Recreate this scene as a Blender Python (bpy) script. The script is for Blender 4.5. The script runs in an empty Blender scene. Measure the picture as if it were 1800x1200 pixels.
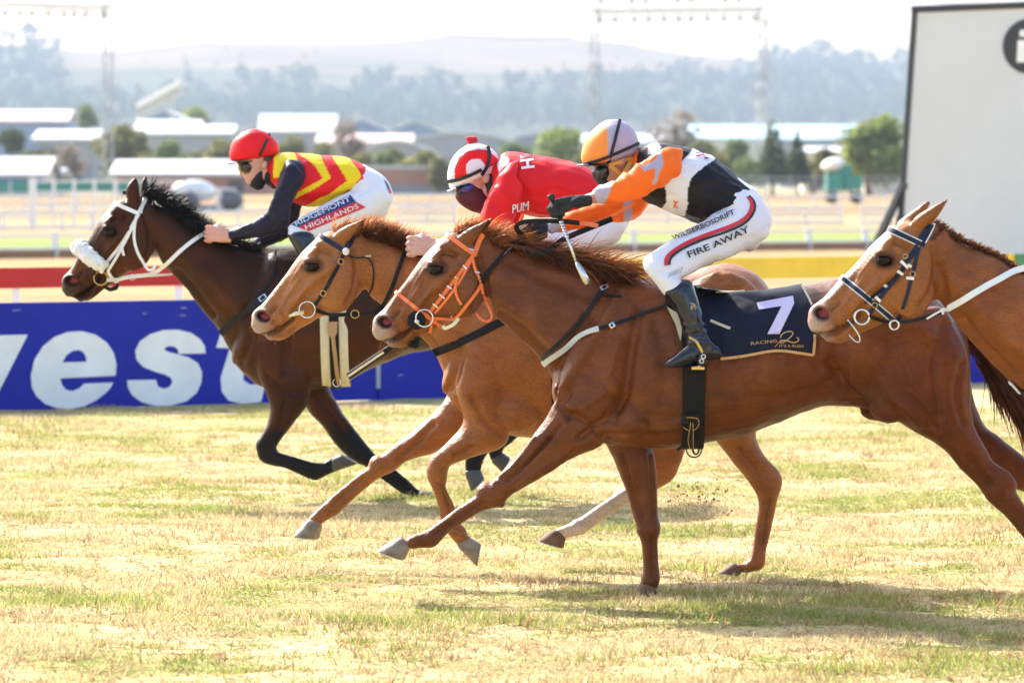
import bpy, bmesh, math, random
import numpy as np
from mathutils import Vector, Matrix
from mathutils.bvhtree import BVHTree
R = math.radians
rng = random.Random(7)
nrg = np.random.default_rng(11)
scene = bpy.context.scene
COL = scene.collection

# ------------------------------------------------------------------ camera
F, CX, CY, HC = 8600.0, 900.0, 600.0, 1.68
PITCH = math.atan(290.0 / F)
cam_d = bpy.data.cameras.new('camera')
cam = bpy.data.objects.new('camera', cam_d); COL.objects.link(cam)
cam.location = (0, 0, HC)
cam.rotation_euler = (math.pi / 2 - PITCH, 0, 0)
cam_d.sensor_width = 36.0
cam_d.lens = 36.0 * F / 1800.0
cam_d.clip_start = 0.5
cam_d.clip_end = 20000
cam_d.dof.use_dof = True
cam_d.dof.focus_distance = 20.6
cam_d.dof.aperture_fstop = 5.6
scene.camera = cam

# ------------------------------------------------------------------ world and sun
SUN_DIR = Vector((-0.78, 1.02, 1.0)).normalized()       # towards the sun: behind the field, a little left
EL = math.asin(SUN_DIR.z)
world = bpy.data.worlds.new('World'); scene.world = world
world.use_nodes = True
wn = world.node_tree.nodes; wl = world.node_tree.links
wn.clear()
sky = wn.new('ShaderNodeTexSky'); sky.sky_type = 'NISHITA'; sky.sun_disc = False
sky.sun_elevation = EL
sky.sun_rotation = math.atan2(SUN_DIR.x, SUN_DIR.y)
sky.air_density = 1.0; sky.dust_density = 3.0; sky.ozone_density = 1.0
bgn = wn.new('ShaderNodeBackground'); bgn.inputs['Strength'].default_value = 0.15
won = wn.new('ShaderNodeOutputWorld')
wl.new(sky.outputs[0], bgn.inputs[0]); wl.new(bgn.outputs[0], won.inputs[0])
sun_d = bpy.data.lights.new('sun', 'SUN'); sun_d.energy = 3.6; sun_d.angle = R(0.5); sun_d.color = (1.0, 0.95, 0.87)
sun = bpy.data.objects.new('sun', sun_d); COL.objects.link(sun)
sun.rotation_euler = (-SUN_DIR).to_track_quat('-Z', 'Y').to_euler()
sun.location = (-20, 40, 40)

scene.view_settings.view_transform = 'Standard'
scene.view_settings.look = 'None'
scene.view_settings.exposure = 1.62
scene.view_settings.gamma = 1.0
scene.view_settings.use_curve_mapping = False
scene.render.engine = 'CYCLES'
scene.cycles.use_denoising = True
scene.cycles.max_bounces = 6
scene.cycles.diffuse_bounces = 3
scene.cycles.glossy_bounces = 3
scene.cycles.transparent_max_bounces = 6
scene.cycles.volume_bounces = 1
scene.cycles.use_adaptive_sampling = True
scene.cycles.adaptive_threshold = 0.015
scene.cycles.sample_clamp_indirect = 6.0

# ------------------------------------------------------------------ picture point <-> place
_cp, _sp = math.cos(PITCH), math.sin(PITCH)
def P(px, py, Y):
    """the point that stands at distance Y from the camera's plane and appears at photo pixel (px, py)"""
    dx = (px - CX) / F; dy = -(py - CY) / F
    fy = _cp + dy * _sp; fz = -_sp + dy * _cp
    t = Y / fy
    return np.array((dx * t, Y, HC + fz * t))
def ray(px, py):
    p = P(px, py, 1.0) - np.array((0, 0, HC))
    return Vector((0, 0, HC)), Vector(p).normalized()
def pix(v):
    v = np.asarray(v, dtype=float)
    x = v[:, 0]; y = v[:, 1]; z = v[:, 2] - HC
    f = y * _cp - z * _sp; u = y * _sp + z * _cp
    return np.stack([CX + F * x / f, CY - F * u / f], 1)
def depth_of_ground(py): return F * HC / (py - 310.0)

# ------------------------------------------------------------------ objects
def tag(o, label=None, cat=None, group=None, kind=None):
    if label: o['label'] = label
    if cat: o['category'] = cat
    if group: o['group'] = group
    if kind: o['kind'] = kind
    return o
def link(name, me, parent=None):
    o = bpy.data.objects.new(name, me); COL.objects.link(o)
    if parent is not None: o.parent = parent
    return o
def empty(name, loc=(0, 0, 0), parent=None):
    o = bpy.data.objects.new(name, None); COL.objects.link(o); o.location = loc
    o.empty_display_size = 0.2
    if parent is not None: o.parent = parent
    return o
def adopt(child, parent):
    """parent while keeping the child's place"""
    child.parent = parent
    bpy_m = Matrix.Translation(parent.location) if parent.parent is None else Matrix.Translation(parent.location)
    child.matrix_parent_inverse = bpy_m.inverted()
    return child
def mesh_of(name, verts, faces, mat=None, smooth=True, parent=None):
    me = bpy.data.meshes.new(name)
    me.from_pydata([tuple(map(float, v)) for v in verts], [], [tuple(int(i) for i in f) for f in faces])
    me.update()
    if smooth: me.polygons.foreach_set('use_smooth', [True] * len(me.polygons))
    if mat: me.materials.append(mat)
    o = link(name, me)
    if parent is not None: adopt(o, parent)
    return o

class MB:
    """collects verts and faces of one mesh"""
    def __init__(s): s.v = []; s.f = []
    def add(s, v, f):
        n = len(s.v); s.v.extend([tuple(map(float, p)) for p in v]); s.f.extend([tuple(int(i) + n for i in q) for q in f]); return s
    def box(s, c, d, rz=0.0, m=None):
        hx, hy, hz = d[0] / 2, d[1] / 2, d[2] / 2
        vs = [(x, y, z) for x in (-hx, hx) for y in (-hy, hy) for z in (-hz, hz)]
        ca, sa = math.cos(rz), math.sin(rz)
        vs = [(c[0] + x * ca - y * sa, c[1] + x * sa + y * ca, c[2] + z) for x, y, z in vs]
        return s.add(vs, [(0, 1, 3, 2), (4, 6, 7, 5), (0, 4, 5, 1), (2, 3, 7, 6), (0, 2, 6, 4), (1, 5, 7, 3)])
    def bar(s, a, b, r, n=8, r2=None, flat=None):
        tube_into(s, [a, b], [r, r if r2 is None else r2], n); return s
    def tube(s, pts, rad, n=8):
        tube_into(s, pts, rad, n); return s
    def build(s, name, mat, parent=None, smooth=False):
        return mesh_of(name, s.v, s.f, mat, smooth, parent)

def frames(pts):
    pts = [np.asarray(p, float) for p in pts]
    T = []
    for i in range(len(pts)):
        a = pts[max(0, i - 1)]; b = pts[min(len(pts) - 1, i + 1)]
        t = b - a; T.append(t / (np.linalg.norm(t) + 1e-12))
    ref = np.array((0, 0, 1.0)) if abs(T[0][2]) < 0.9 else np.array((1.0, 0, 0))
    n = np.cross(T[0], ref); n /= np.linalg.norm(n)
    out = []
    for t in T:
        n = n - t * np.dot(n, t); n /= (np.linalg.norm(n) + 1e-12)
        out.append((t, n, np.cross(t, n)))
    return pts, out
def tube_into(mb, pts, rad, n=8, close=False):
    if np.isscalar(rad): rad = [rad] * len(pts)
    pts, fr = frames(pts)
    v = []; f = []
    for p, (t, a, b), r in zip(pts, fr, rad):
        for k in range(n):
            th = 2 * math.pi * k / n
            v.append(p + a * math.cos(th) * r + b * math.sin(th) * r)
    m = len(pts)
    for i in range(m - 1):
        for k in range(n):
            f.append((i * n + k, i * n + (k + 1) % n, (i + 1) * n + (k + 1) % n, (i + 1) * n + k))
    if close:
        for k in range(n): f.append(((m - 1) * n + k, (m - 1) * n + (k + 1) % n, (k + 1) % n, k))
    else:
        f.append(tuple(range(n))[::-1]); f.append(tuple((m - 1) * n + k for k in range(n)))
    mb.add(v, f)
def ring_into(mb, c, r, axis, tr=0.004, n=24, k=8, up=None):
    axis = np.asarray(axis, float); axis /= np.linalg.norm(axis)
    ref = np.array((0, 0, 1.0)) if abs(axis[2]) < 0.9 else np.array((1.0, 0, 0))
    a = np.cross(axis, ref); a /= np.linalg.norm(a); b = np.cross(axis, a)
    c = np.asarray(c, float)
    v = []; f = []
    for i in range(n):
        t = 2 * math.pi * i / n
        d = a * math.cos(t) + b * math.sin(t)
        for j in range(k):
            s = 2 * math.pi * j / k
            v.append(c + d * (r + tr * math.cos(s)) + axis * tr * math.sin(s))
    for i in range(n):
        for j in range(k):
            f.append((i * k + j, i * k + (j + 1) % k, ((i + 1) % n) * k + (j + 1) % k, ((i + 1) % n) * k + j))
    mb.add(v, f)

def crom(vals, m):
    """Catmull-Rom through rows of vals, m steps per span"""
    A = np.asarray(vals, float); n = len(A)
    if n < 3:
        return np.array([A[0] + (A[-1] - A[0]) * t for t in np.linspace(0, 1, m + 1)])
    Q = np.vstack([2 * A[0] - A[1], A, 2 * A[-1] - A[-2]])
    out = []
    for i in range(n - 1):
        p0, p1, p2, p3 = Q[i:i + 4]
        for k in range(m):
            t = k / m
            out.append(0.5 * ((2 * p1) + (-p0 + p2) * t + (2 * p0 - 5 * p1 + 4 * p2 - p3) * t * t + (-p0 + 3 * p1 - 3 * p2 + p3) * t ** 3))
    out.append(A[-1]); return np.array(out)

def loft_into(mb, st, Yc, m=4, n=20, sq=2.0, cap=0.5, grow=0.0):
    """st rows: (x1,y1, x2,y2, halfwidth, depth offset): photo outline points of one cross-section each"""
    rows = [tuple(s) + ((0.0,) if len(s) == 5 else ()) for s in st]
    S = crom(rows, m)
    v = []; f = []; cs = []
    for x1, y1, x2, y2, w, off in S:
        p1 = P(x1, y1, Yc + off); p2 = P(x2, y2, Yc + off)
        c = (p1 + p2) / 2; a = (p1 - p2) / 2
        la = np.linalg.norm(a); a = a * (la + grow) / max(la, 1e-6); w = max(w, 0.002) + grow
        cs.append(c)
        for k in range(n):
            t = 2 * math.pi * k / n
            ct, s_ = math.cos(t), math.sin(t)
            e = 2.0 / sq
            v.append(c + a * math.copysign(abs(ct) ** e, ct) + np.array((0, w, 0)) * math.copysign(abs(s_) ** e, s_))
    M = len(S)
    for i in range(M - 1):
        for k in range(n):
            f.append((i * n + k, (i + 1) * n + k, (i + 1) * n + (k + 1) % n, i * n + (k + 1) % n))
    # rounded ends
    d0 = cs[0] - cs[1]; d0 /= np.linalg.norm(d0) + 1e-9
    d1 = cs[-1] - cs[-2]; d1 /= np.linalg.norm(d1) + 1e-9
    def rad(i): return min(np.linalg.norm(v[i * n] - cs[i]), np.linalg.norm(v[i * n + n // 4] - cs[i]))
    def add_cap(i, d, flip):
        base = len(v); r = rad(i) * cap; c = cs[i]
        ring = [np.array(v[i * n + k]) for k in range(n)]
        prev = i * n
        for q in (0.5, 0.85):
            sc_ = math.sqrt(1 - q * q); st_ = len(v)
            for k in range(n): v.append(c + (ring[k] - c) * sc_ + d * r * q)
            for k in range(n):
                a_, b_, c_, d_ = prev + k, prev + (k + 1) % n, st_ + (k + 1) % n, st_ + k
                f.append((a_, b_, c_, d_) if flip else (d_, c_, b_, a_))
            prev = st_
        v.append(c + d * r); t = len(v) - 1
        for k in range(n):
            f.append((prev + k, prev + (k + 1) % n, t) if flip else (t, prev + (k + 1) % n, prev + k))
    add_cap(0, d0, True); add_cap(M - 1, d1, False)
    mb.add(v, f)
    return mb

def blob_into(mb, px, py, rx, ry, w, Y, rot=0.0, n=14):
    """ellipsoid given by its photo outline and half-width"""
    c = P(px, py, Y); sc_ = Y / F
    v = []; f = []
    ca, sa = math.cos(rot), math.sin(rot)
    v.append(None)
    rings = n // 2
    verts = []
    for i in range(rings + 1):
        ph = math.pi * i / rings
        for k in range(n):
            th = 2 * math.pi * k / n
            ex = math.cos(ph) * rx; ey = math.sin(ph) * math.cos(th) * ry; ez = math.sin(ph) * math.sin(th)
            X = ex * ca - ey * sa; Yp = ex * sa + ey * ca
            verts.append(c + np.array((X * sc_, ez * w, -Yp * sc_)))
    for i in range(rings):
        for k in range(n):
            f.append((i * n + k, i * n + (k + 1) % n, (i + 1) * n + (k + 1) % n, (i + 1) * n + k))
    mb.add(verts, f)
    return mb

def remesh(mb, name, voxel=0.007, smooth=4, fac=0.5):
    """one continuous skin around all shells of mb"""
    me = bpy.data.meshes.new(name)
    me.from_pydata(mb.v, [], mb.f); me.update()
    bm = bmesh.new(); bm.from_mesh(me)
    bmesh.ops.remove_doubles(bm, verts=bm.verts, dist=1e-5)
    bmesh.ops.recalc_face_normals(bm, faces=bm.faces)
    bm.to_mesh(me); bm.free()
    o = bpy.data.objects.new(name, me); COL.objects.link(o)
    md = o.modifiers.new('r', 'REMESH'); md.mode = 'VOXEL'; md.voxel_size = voxel; md.adaptivity = 0.0
    if smooth:
        ms = o.modifiers.new('s', 'SMOOTH'); ms.factor = fac; ms.iterations = smooth
    dg = bpy.context.evaluated_depsgraph_get(); dg.update()
    ev = o.evaluated_get(dg)
    out = bpy.data.meshes.new_from_object(ev, preserve_all_data_layers=False, depsgraph=dg)
    bpy.data.objects.remove(o); bpy.data.meshes.remove(me)
    out.name = name
    return out
def get_v(me):
    a = np.empty(len(me.vertices) * 3, np.float32); me.vertices.foreach_get('co', a); return a.reshape(-1, 3).astype(float)
def set_v(me, v): me.vertices.foreach_set('co', np.asarray(v, np.float32).ravel()); me.update()
def get_n(me):
    a = np.empty(len(me.vertices) * 3, np.float32); me.vertex_normals.foreach_get('vector', a); return a.reshape(-1, 3).astype(float)
def smooth_shade(me): me.polygons.foreach_set('use_smooth', np.ones(len(me.polygons), bool))
def set_col(me, rgb, name='Col'):
    at = me.attributes.get(name) or me.attributes.new(name, 'FLOAT_COLOR', 'POINT')
    c = np.ones((len(me.vertices), 4), np.float32); c[:, :3] = rgb
    at.data.foreach_set('color', c.ravel())
def bvh(me):
    v = get_v(me)
    n = len(me.polygons)
    ls = np.empty(n, np.int32); lt = np.empty(n, np.int32)
    me.polygons.foreach_get('loop_start', ls); me.polygons.foreach_get('loop_total', lt)
    li = np.empty(len(me.loops), np.int32); me.loops.foreach_get('vertex_index', li)
    if n and lt.min() == lt.max():
        polys = li.reshape(n, lt[0]).tolist()
    else:
        polys = [li[a:a + b].tolist() for a, b in zip(ls, lt)]
    return BVHTree.FromPolygons(v.tolist(), polys)
def seg_dist(q, pl):
    """distance of points q (N,2) to polyline pl"""
    pl = np.asarray(pl, float); d = np.full(len(q), 1e9)
    for a, b in zip(pl[:-1], pl[1:]):
        ab = b - a; t = np.clip(((q - a) @ ab) / (ab @ ab + 1e-9), 0, 1)
        d = np.minimum(d, np.linalg.norm(q - (a + t[:, None] * ab), axis=1))
    return d
def in_poly(q, poly):
    poly = np.asarray(poly, float); x = q[:, 0]; y = q[:, 1]; inside = np.zeros(len(q), bool)
    j = len(poly) - 1
    for i in range(len(poly)):
        xi, yi = poly[i]; xj, yj = poly[j]
        with np.errstate(divide='ignore', invalid='ignore'):
            c = ((yi > y) != (yj > y)) & (x < (xj - xi) * (y - yi) / (yj - yi + 1e-12) + xi)
        inside ^= c; j = i
    return inside
def sstep(a, b, x): t = np.clip((x - a) / (b - a), 0, 1); return t * t * (3 - 2 * t)
def vnoise(v, scale, seed=0):
    """smooth value noise on points"""
    r = np.random.default_rng(seed); g = r.random((32, 32, 32))
    p = v * scale + 100.0; i = np.floor(p).astype(int); f = p - i; f = f * f * (3 - 2 * f)
    out = 0
    for dx in (0, 1):
        for dy in (0, 1):
            for dz in (0, 1):
                w = (f[:, 0] if dx else 1 - f[:, 0]) * (f[:, 1] if dy else 1 - f[:, 1]) * (f[:, 2] if dz else 1 - f[:, 2])
                out = out + w * g[(i[:, 0] + dx) % 32, (i[:, 1] + dy) % 32, (i[:, 2] + dz) % 32]
    return out

# ------------------------------------------------------------------ materials
def mat(name, col=(0.5, 0.5, 0.5), rough=0.6, metal=0.0, spec=0.5, var=0.0, vscale=20.0, bump=0.0, bscale=200.0, attr=None,
        sheen=0.0, stretch=None, coat=0.0, col2=None, trans=0.0, detail=4.0):
    m = bpy.data.materials.new(name); m.use_nodes = True
    nt = m.node_tree; nd = nt.nodes; ln = nt.links; bs = nd['Principled BSDF']
    bs.inputs['Roughness'].default_value = rough; bs.inputs['Metallic'].default_value = metal
    bs.inputs['Specular IOR Level'].default_value = spec
    bs.inputs['Sheen Weight'].default_value = sheen
    bs.inputs['Coat Weight'].default_value = coat
    if trans: bs.inputs['Transmission Weight'].default_value = trans
    tc = nd.new('ShaderNodeTexCoord'); mp = nd.new('ShaderNodeMapping'); ln.new(tc.outputs['Object'], mp.inputs[0])
    if stretch: mp.inputs['Scale'].default_value = stretch
    src = None
    if attr:
        at = nd.new('ShaderNodeAttribute'); at.attribute_name = attr; src = at.outputs['Color']
    if var > 0 or col2 is not None:
        nz = nd.new('ShaderNodeTexNoise'); nz.inputs['Scale'].default_value = vscale; nz.inputs['Detail'].default_value = detail
        ln.new(mp.outputs[0], nz.inputs['Vector'])
        mx = nd.new('ShaderNodeMix'); mx.data_type = 'RGBA'
        if col2 is not None:
            mr = nd.new('ShaderNodeMapRange'); mr.inputs[1].default_value = 0.35; mr.inputs[2].default_value = 0.65
            ln.new(nz.outputs[0], mr.inputs[0]); ln.new(mr.outputs[0], mx.inputs[0])
            mx.inputs[6].default_value = (*col, 1); mx.inputs[7].default_value = (*col2, 1)
            if src: ln.new(src, mx.inputs[6])
        else:
            mx.blend_type = 'MULTIPLY'; mx.inputs[0].default_value = 1.0
            cr = nd.new('ShaderNodeMapRange'); cr.inputs[1].default_value = 0.25; cr.inputs[2].default_value = 0.75
            cr.inputs[3].default_value = 1 - var; cr.inputs[4].default_value = 1 + var
            ln.new(nz.outputs[0], cr.inputs[0]); ln.new(cr.outputs[0], mx.inputs[7])
            mx.inputs[6].default_value = (*col, 1)
            if src: ln.new(src, mx.inputs[6])
        ln.new(mx.outputs[2], bs.inputs['Base Color'])
    elif src: ln.new(src, bs.inputs['Base Color'])
    else: bs.inputs['Base Color'].default_value = (*col, 1)
    if bump > 0:
        nb = nd.new('ShaderNodeTexNoise'); nb.inputs['Scale'].default_value = bscale; nb.inputs['Detail'].default_value = 3
        ln.new(mp.outputs[0], nb.inputs['Vector'])
        bp = nd.new('ShaderNodeBump'); bp.inputs['Strength'].default_value = bump; bp.inputs['Distance'].default_value = 0.01
        ln.new(nb.outputs[0], bp.inputs['Height']); ln.new(bp.outputs[0], bs.inputs['Normal'])
    return m
M = {}
def lerp(a, b, t): return np.asarray(a) * (1 - t[:, None]) + np.asarray(b) * t[:, None]
# ================================================================== ground
def ramp_node(nt, stops):
    r = nt.nodes.new('ShaderNodeValToRGB'); e = r.color_ramp.elements
    while len(e) > 1: e.remove(e[-1])
    e[0].position = stops[0][0]; e[0].color = (*stops[0][1], 1)
    for p, c in stops[1:]:
        x = e.new(p); x.color = (*c, 1)
    return r
STRAW, STRAW2, GREEN, BROWN = (.45, .355, .17), (.53, .43, .235), (.25, .275, .065), (.31, .195, .095)
def turf_material():
    m = bpy.data.materials.new('dry_turf'); m.use_nodes = True
    nt = m.node_tree; nd, ln = nt.nodes, nt.links; bs = nd['Principled BSDF']
    bs.inputs['Roughness'].default_value = .95; bs.inputs['Specular IOR Level'].default_value = .1
    geo = nd.new('ShaderNodeNewGeometry')
    def noise(scale, det, mul=(1, 1, 1)):
        mp = nd.new('ShaderNodeMapping'); mp.inputs['Scale'].default_value = mul
        ln.new(geo.outputs['Position'], mp.inputs[0])
        n = nd.new('ShaderNodeTexNoise'); n.inputs['Scale'].default_value = scale; n.inputs['Detail'].default_value = det
        ln.new(mp.outputs[0], n.inputs['Vector']); return n.outputs[0]
    def mixc(f, a, b):
        x = nd.new('ShaderNodeMix'); x.data_type = 'RGBA'
        if isinstance(f, (int, float)): x.inputs[0].default_value = f
        else: ln.new(f, x.inputs[0])
        for i, c in ((6, a), (7, b)):
            if isinstance(c, tuple): x.inputs[i].default_value = (*c, 1)
            else: ln.new(c, x.inputs[i])
        return x.outputs[2]
    def rng_(f, a, b):
        r = nd.new('ShaderNodeMapRange'); r.inputs[1].default_value = a; r.inputs[2].default_value = b; ln.new(f, r.inputs[0]); return r.outputs[0]
    c = mixc(rng_(noise(3.0, 6, (.6, 1, 1)), .42, .58), STRAW, STRAW2)
    c = mixc(rng_(noise(1.1, 5, (.8, 1, 1)), .52, .68), c, GREEN)
    c = mixc(rng_(noise(2.3, 7, (.5, 1, 1)), .58, .72), c, BROWN)
    fine = noise(45, 5, (.5, 1, 1))
    c2 = nd.new('ShaderNodeMix'); c2.data_type = 'RGBA'; c2.blend_type = 'MULTIPLY'; c2.inputs[0].default_value = 1
    mr = nd.new('ShaderNodeMapRange'); mr.inputs[1].default_value = .25; mr.inputs[2].default_value = .75; mr.inputs[3].default_value = .62; mr.inputs[4].default_value = 1.3
    ln.new(fine, mr.inputs[0]); ln.new(c, c2.inputs[6]); ln.new(mr.outputs[0], c2.inputs[7])
    near_c = c2.outputs[2]
    # the infield beyond: mown strips, sand track, dry grass
    sp = nd.new('ShaderNodeSeparateXYZ'); ln.new(geo.outputs['Position'], sp.inputs[0])
    yy = nd.new('ShaderNodeMath'); yy.operation = 'MULTIPLY_ADD'; yy.inputs[1].default_value = .0; yy.inputs[2].default_value = 0
    tilt = nd.new('ShaderNodeMath'); tilt.operation = 'MULTIPLY_ADD'; tilt.inputs[1].default_value = -.6
    ln.new(sp.outputs['X'], tilt.inputs[0]); ln.new(sp.outputs['Y'], tilt.inputs[2])
    wob = nd.new('ShaderNodeMath'); wob.operation = 'MULTIPLY_ADD'; wob.inputs[1].default_value = 14; 
    ln.new(noise(.06, 3), wob.inputs[0]); ln.new(tilt.outputs[0], wob.inputs[2])
    sub = nd.new('ShaderNodeMath'); sub.operation = 'SUBTRACT'; sub.inputs[1].default_value = 7; ln.new(wob.outputs[0], sub.inputs[0])
    lg = nd.new('ShaderNodeMath'); lg.operation = 'LOGARITHM'; lg.inputs[1].default_value = 10; ln.new(sub.outputs[0], lg.inputs[0])
    def L(y): return (math.log10(y) - 1.5) / 1.5
    dv = rng_(lg.outputs[0], 1.5, 3.0)
    sandc, dry, grn, pale = (.24, .145, .07), (.32, .225, .105), (.20, .25, .06), (.36, .265, .14)
    rp = ramp_node(nt, [(0, STRAW2), (L(52), (.50, .40, .20)), (L(62), dry), (L(78), dry), (L(88), grn), (L(98), dry), (L(108), dry), (L(118), grn), (L(135), grn), (L(143), dry), (L(185), pale), (L(240), sandc), (L(290), pale), (L(330), sandc), (L(430), dry), (L(600), (.34, .33, .2)), (1.0, (.3, .3, .2))])
    ln.new(dv, rp.inputs[0])
    far = nd.new('ShaderNodeMix'); far.data_type = 'RGBA'; far.blend_type = 'MULTIPLY'; far.inputs[0].default_value = 1
    mr2 = nd.new('ShaderNodeMapRange'); mr2.inputs[1].default_value = .3; mr2.inputs[2].default_value = .7; mr2.inputs[3].default_value = .8; mr2.inputs[4].default_value = 1.15
    ln.new(noise(.35, 6, (.3, 1, 1)), mr2.inputs[0]); ln.new(rp.outputs[0], far.inputs[6]); ln.new(mr2.outputs[0], far.inputs[7])
    c = mixc(rng_(sp.outputs['Y'], 36, 46), near_c, far.outputs[2])
    ln.new(c, bs.inputs['Base Color'])
    bp = nd.new('ShaderNodeBump'); bp.inputs['Strength'].default_value = .8; bp.inputs['Distance'].default_value = .03
    ln.new(noise(28, 6, (.6, 1, 1)), bp.inputs['Height']); ln.new(bp.outputs[0], bs.inputs['Normal'])
    return m
M['turf'] = turf_material()
def ground():
    # one sheet: dense with small undulations near the camera, coarse to the horizon
    ys = np.concatenate([np.linspace(-150, 14, 8), np.arange(14.2, 40, .16), np.geomspace(40, 7000, 62)[1:]])
    xs = np.concatenate([-np.geomspace(6.5, 4000, 24)[::-1], np.arange(-6.4, 6.41, .16), np.geomspace(6.5, 4000, 24)])
    X, Yg = np.meshgrid(xs, ys); v = np.stack([X.ravel(), Yg.ravel(), np.zeros(X.size)], 1)
    nearm = (np.abs(v[:, 0]) < 6.45) & (v[:, 1] > 14) & (v[:, 1] < 39)
    v[:, 2] = np.where(nearm, (vnoise(v, 1.1, 41) - .5) * .03 + (vnoise(v, 3.7, 42) - .5) * .03, 0)
    W = len(xs); f = [(j * W + i, j * W + i + 1, (j + 1) * W + i + 1, (j + 1) * W + i) for j in range(len(ys) - 1) for i in range(W - 1)]
    o = mesh_of('ground', v, f, M['turf']); tag(o, kind='structure')
    return o
ground()

def leaf_mat(name, c1, c2):
    m = mat(name, attr='Col', rough=.7, spec=.15); nt = m.node_tree; out = [n for n in nt.nodes if n.type == 'OUTPUT_MATERIAL'][0]
    at = [n for n in nt.nodes if n.type == 'ATTRIBUTE'][0]; t = nt.nodes.new('ShaderNodeBsdfTranslucent'); nt.links.new(at.outputs['Color'], t.inputs[0])
    mx = nt.nodes.new('ShaderNodeMixShader'); mx.inputs[0].default_value = .5
    nt.links.new(nt.nodes['Principled BSDF'].outputs[0], mx.inputs[1]); nt.links.new(t.outputs[0], mx.inputs[2]); nt.links.new(mx.outputs[0], out.inputs[0]); return m
# short turf: every blade a sliver of mesh, lying mostly along the run of the course
def grass_patch(name, label, n, ymin, ymax, seed, lying):
    r = np.random.default_rng(seed)
    Yb = ymin + (ymax - ymin) * r.random(n) ** 1.0
    Xb = (r.random(n) * 2 - 1) * (Yb * .113 + .8)
    p = np.stack([Xb, Yb, np.zeros(n)], 1)
    z0 = (vnoise(p, 1.1, 41) - .5) * .03 + (vnoise(p, 3.7, 42) - .5) * .03
    q = p.copy(); q[:, 0] *= .85
    g = vnoise(q, 1.3, 51) * .6 + vnoise(q, 4.5, 52) * .4
    b = vnoise(q, 2.1, 53) * .6 + vnoise(q, 6.5, 54) * .4
    tall = vnoise(q, 2.6, 55)
    keep = r.random(n) > sstep(.55, .72, b) * .75
    p, g, b, tall, z0 = p[keep], g[keep], b[keep], tall[keep], z0[keep]; n = len(p)
    gm = sstep(.45, .60, g + r.normal(0, .05, n))
    c = lerp(STRAW2, (.25, .30, .06), gm)
    c = lerp(c, (.60, .48, .26), (r.random(n) < .38).astype(float) * (1 - gm * .7))
    c = lerp(c, (.34, .21, .10), (r.random(n) < .08 + .45 * sstep(.48, .66, b)).astype(float))
    c *= (.85 + .3 * r.random(n))[:, None]
    if lying:
        L = .035 + .055 * r.random(n); th = r.normal(0, .55, n) + (r.random(n) < .5) * math.pi
        up = np.abs(r.normal(.10, .16, n)); 
    else:
        L = (.016 + .030 * r.random(n)) * (.7 + .7 * sstep(.35, .75, tall)) ; th = r.random(n) * 2 * math.pi
        up = .6 + 1.2 * r.random(n)
    d = np.stack([np.cos(th), np.sin(th) * (.6 if lying else 1), up], 1); d /= np.linalg.norm(d, axis=1)[:, None]
    w = (.0016 + .0018 * r.random(n))
    sd = np.stack([-np.sin(th), np.cos(th), np.zeros(n)], 1); sd += r.normal(0, .3, (n, 3)); sd /= np.linalg.norm(sd, axis=1)[:, None]
    base = p.copy(); base[:, 2] = z0 - .002
    tip = base + d * L[:, None]
    V = np.stack([base - sd * w[:, None] * 1.25, base + sd * w[:, None] * 1.25, tip], 1).reshape(-1, 3)
    me = bpy.data.meshes.new(name)
    me.vertices.add(n * 3); me.vertices.foreach_set('co', V.astype(np.float32).ravel())
    me.loops.add(n * 3); me.loops.foreach_set('vertex_index', np.arange(n * 3, dtype=np.int32))
    me.polygons.add(n); me.polygons.foreach_set('loop_start', (np.arange(n) * 3).astype(np.int32))
    me.update(calc_edges=True)
    set_col(me, np.repeat(c, 3, 0))
    me.materials.append(M['blade'])
    o = link(name, me); tag(o, label, 'grass', kind='stuff'); return o
M['blade'] = leaf_mat('grass_blade', None, None)
grass_patch('cut_straw', 'dry straw-coloured clippings lying on the racecourse turf', 210000, 15.2, 33, 61, True)
grass_patch('turf_grass', 'short green and yellow grass of the racecourse', 330000, 15.2, 35.5, 62, False)

# ================================================================== hills
SKYL = [(-600, 96), (-300, 84), (0, 80), (60, 76), (120, 82), (200, 84), (260, 77), (400, 73), (700, 76), (1000, 73), (1100, 80), (1170, 92), (1250, 101), (1345, 104), (1420, 100), (1500, 112), (1600, 116), (1800, 112), (2100, 100), (2500, 96)]
YH = 6000.0
def hill_height(x, y):
    px = CX + F * x / y
    sy = np.interp(px, [a for a, b in SKYL], [b for a, b in SKYL])
    top = HC + (310 - sy) / F * YH
    t = np.clip((y - 3000) / (YH - 3000), 0, 1)
    return top * t ** 1.15
def hills():
    xs = np.linspace(-1500, 1600, 190); ys = np.linspace(2900, 6900, 90)
    X, Yg = np.meshgrid(xs, ys); x = X.ravel() * (Yg.ravel() / YH) * 1.15; y = Yg.ravel()
    z = hill_height(x, y); p = np.stack([x, y, z], 1)
    z = z + ((vnoise(p, .004, 71) - .5) * 21 + (vnoise(p, .013, 72) - .5) * 7) * np.clip((y - 3000) / 900, 0, 1)
    z = np.where(y > YH, z - (y - YH) * .06, z)
    v = np.stack([x, y, z - .5], 1); W = len(xs)
    f = [(j * W + i, j * W + i + 1, (j + 1) * W + i + 1, (j + 1) * W + i) for j in range(len(ys) - 1) for i in range(W - 1)]
    m = mat('dry_hillside', attr='Col', rough=.95, spec=.05, var=.25, vscale=.012, detail=8)
    o = mesh_of('hills', v, f, m); tag(o, kind='structure')
    q = pix(v); n = vnoise(v * np.array((.5, 1, 1)), .012, 73)
    scrub = np.clip(sstep(112, 150, q[:, 1] + (n - .5) * 70) + sstep(140, 60, q[:, 0]) + sstep(1240, 1330, q[:, 0]), 0, 1)
    set_col(o.data, lerp((.22, .155, .10), (.075, .08, .045), scrub)); return o
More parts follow.
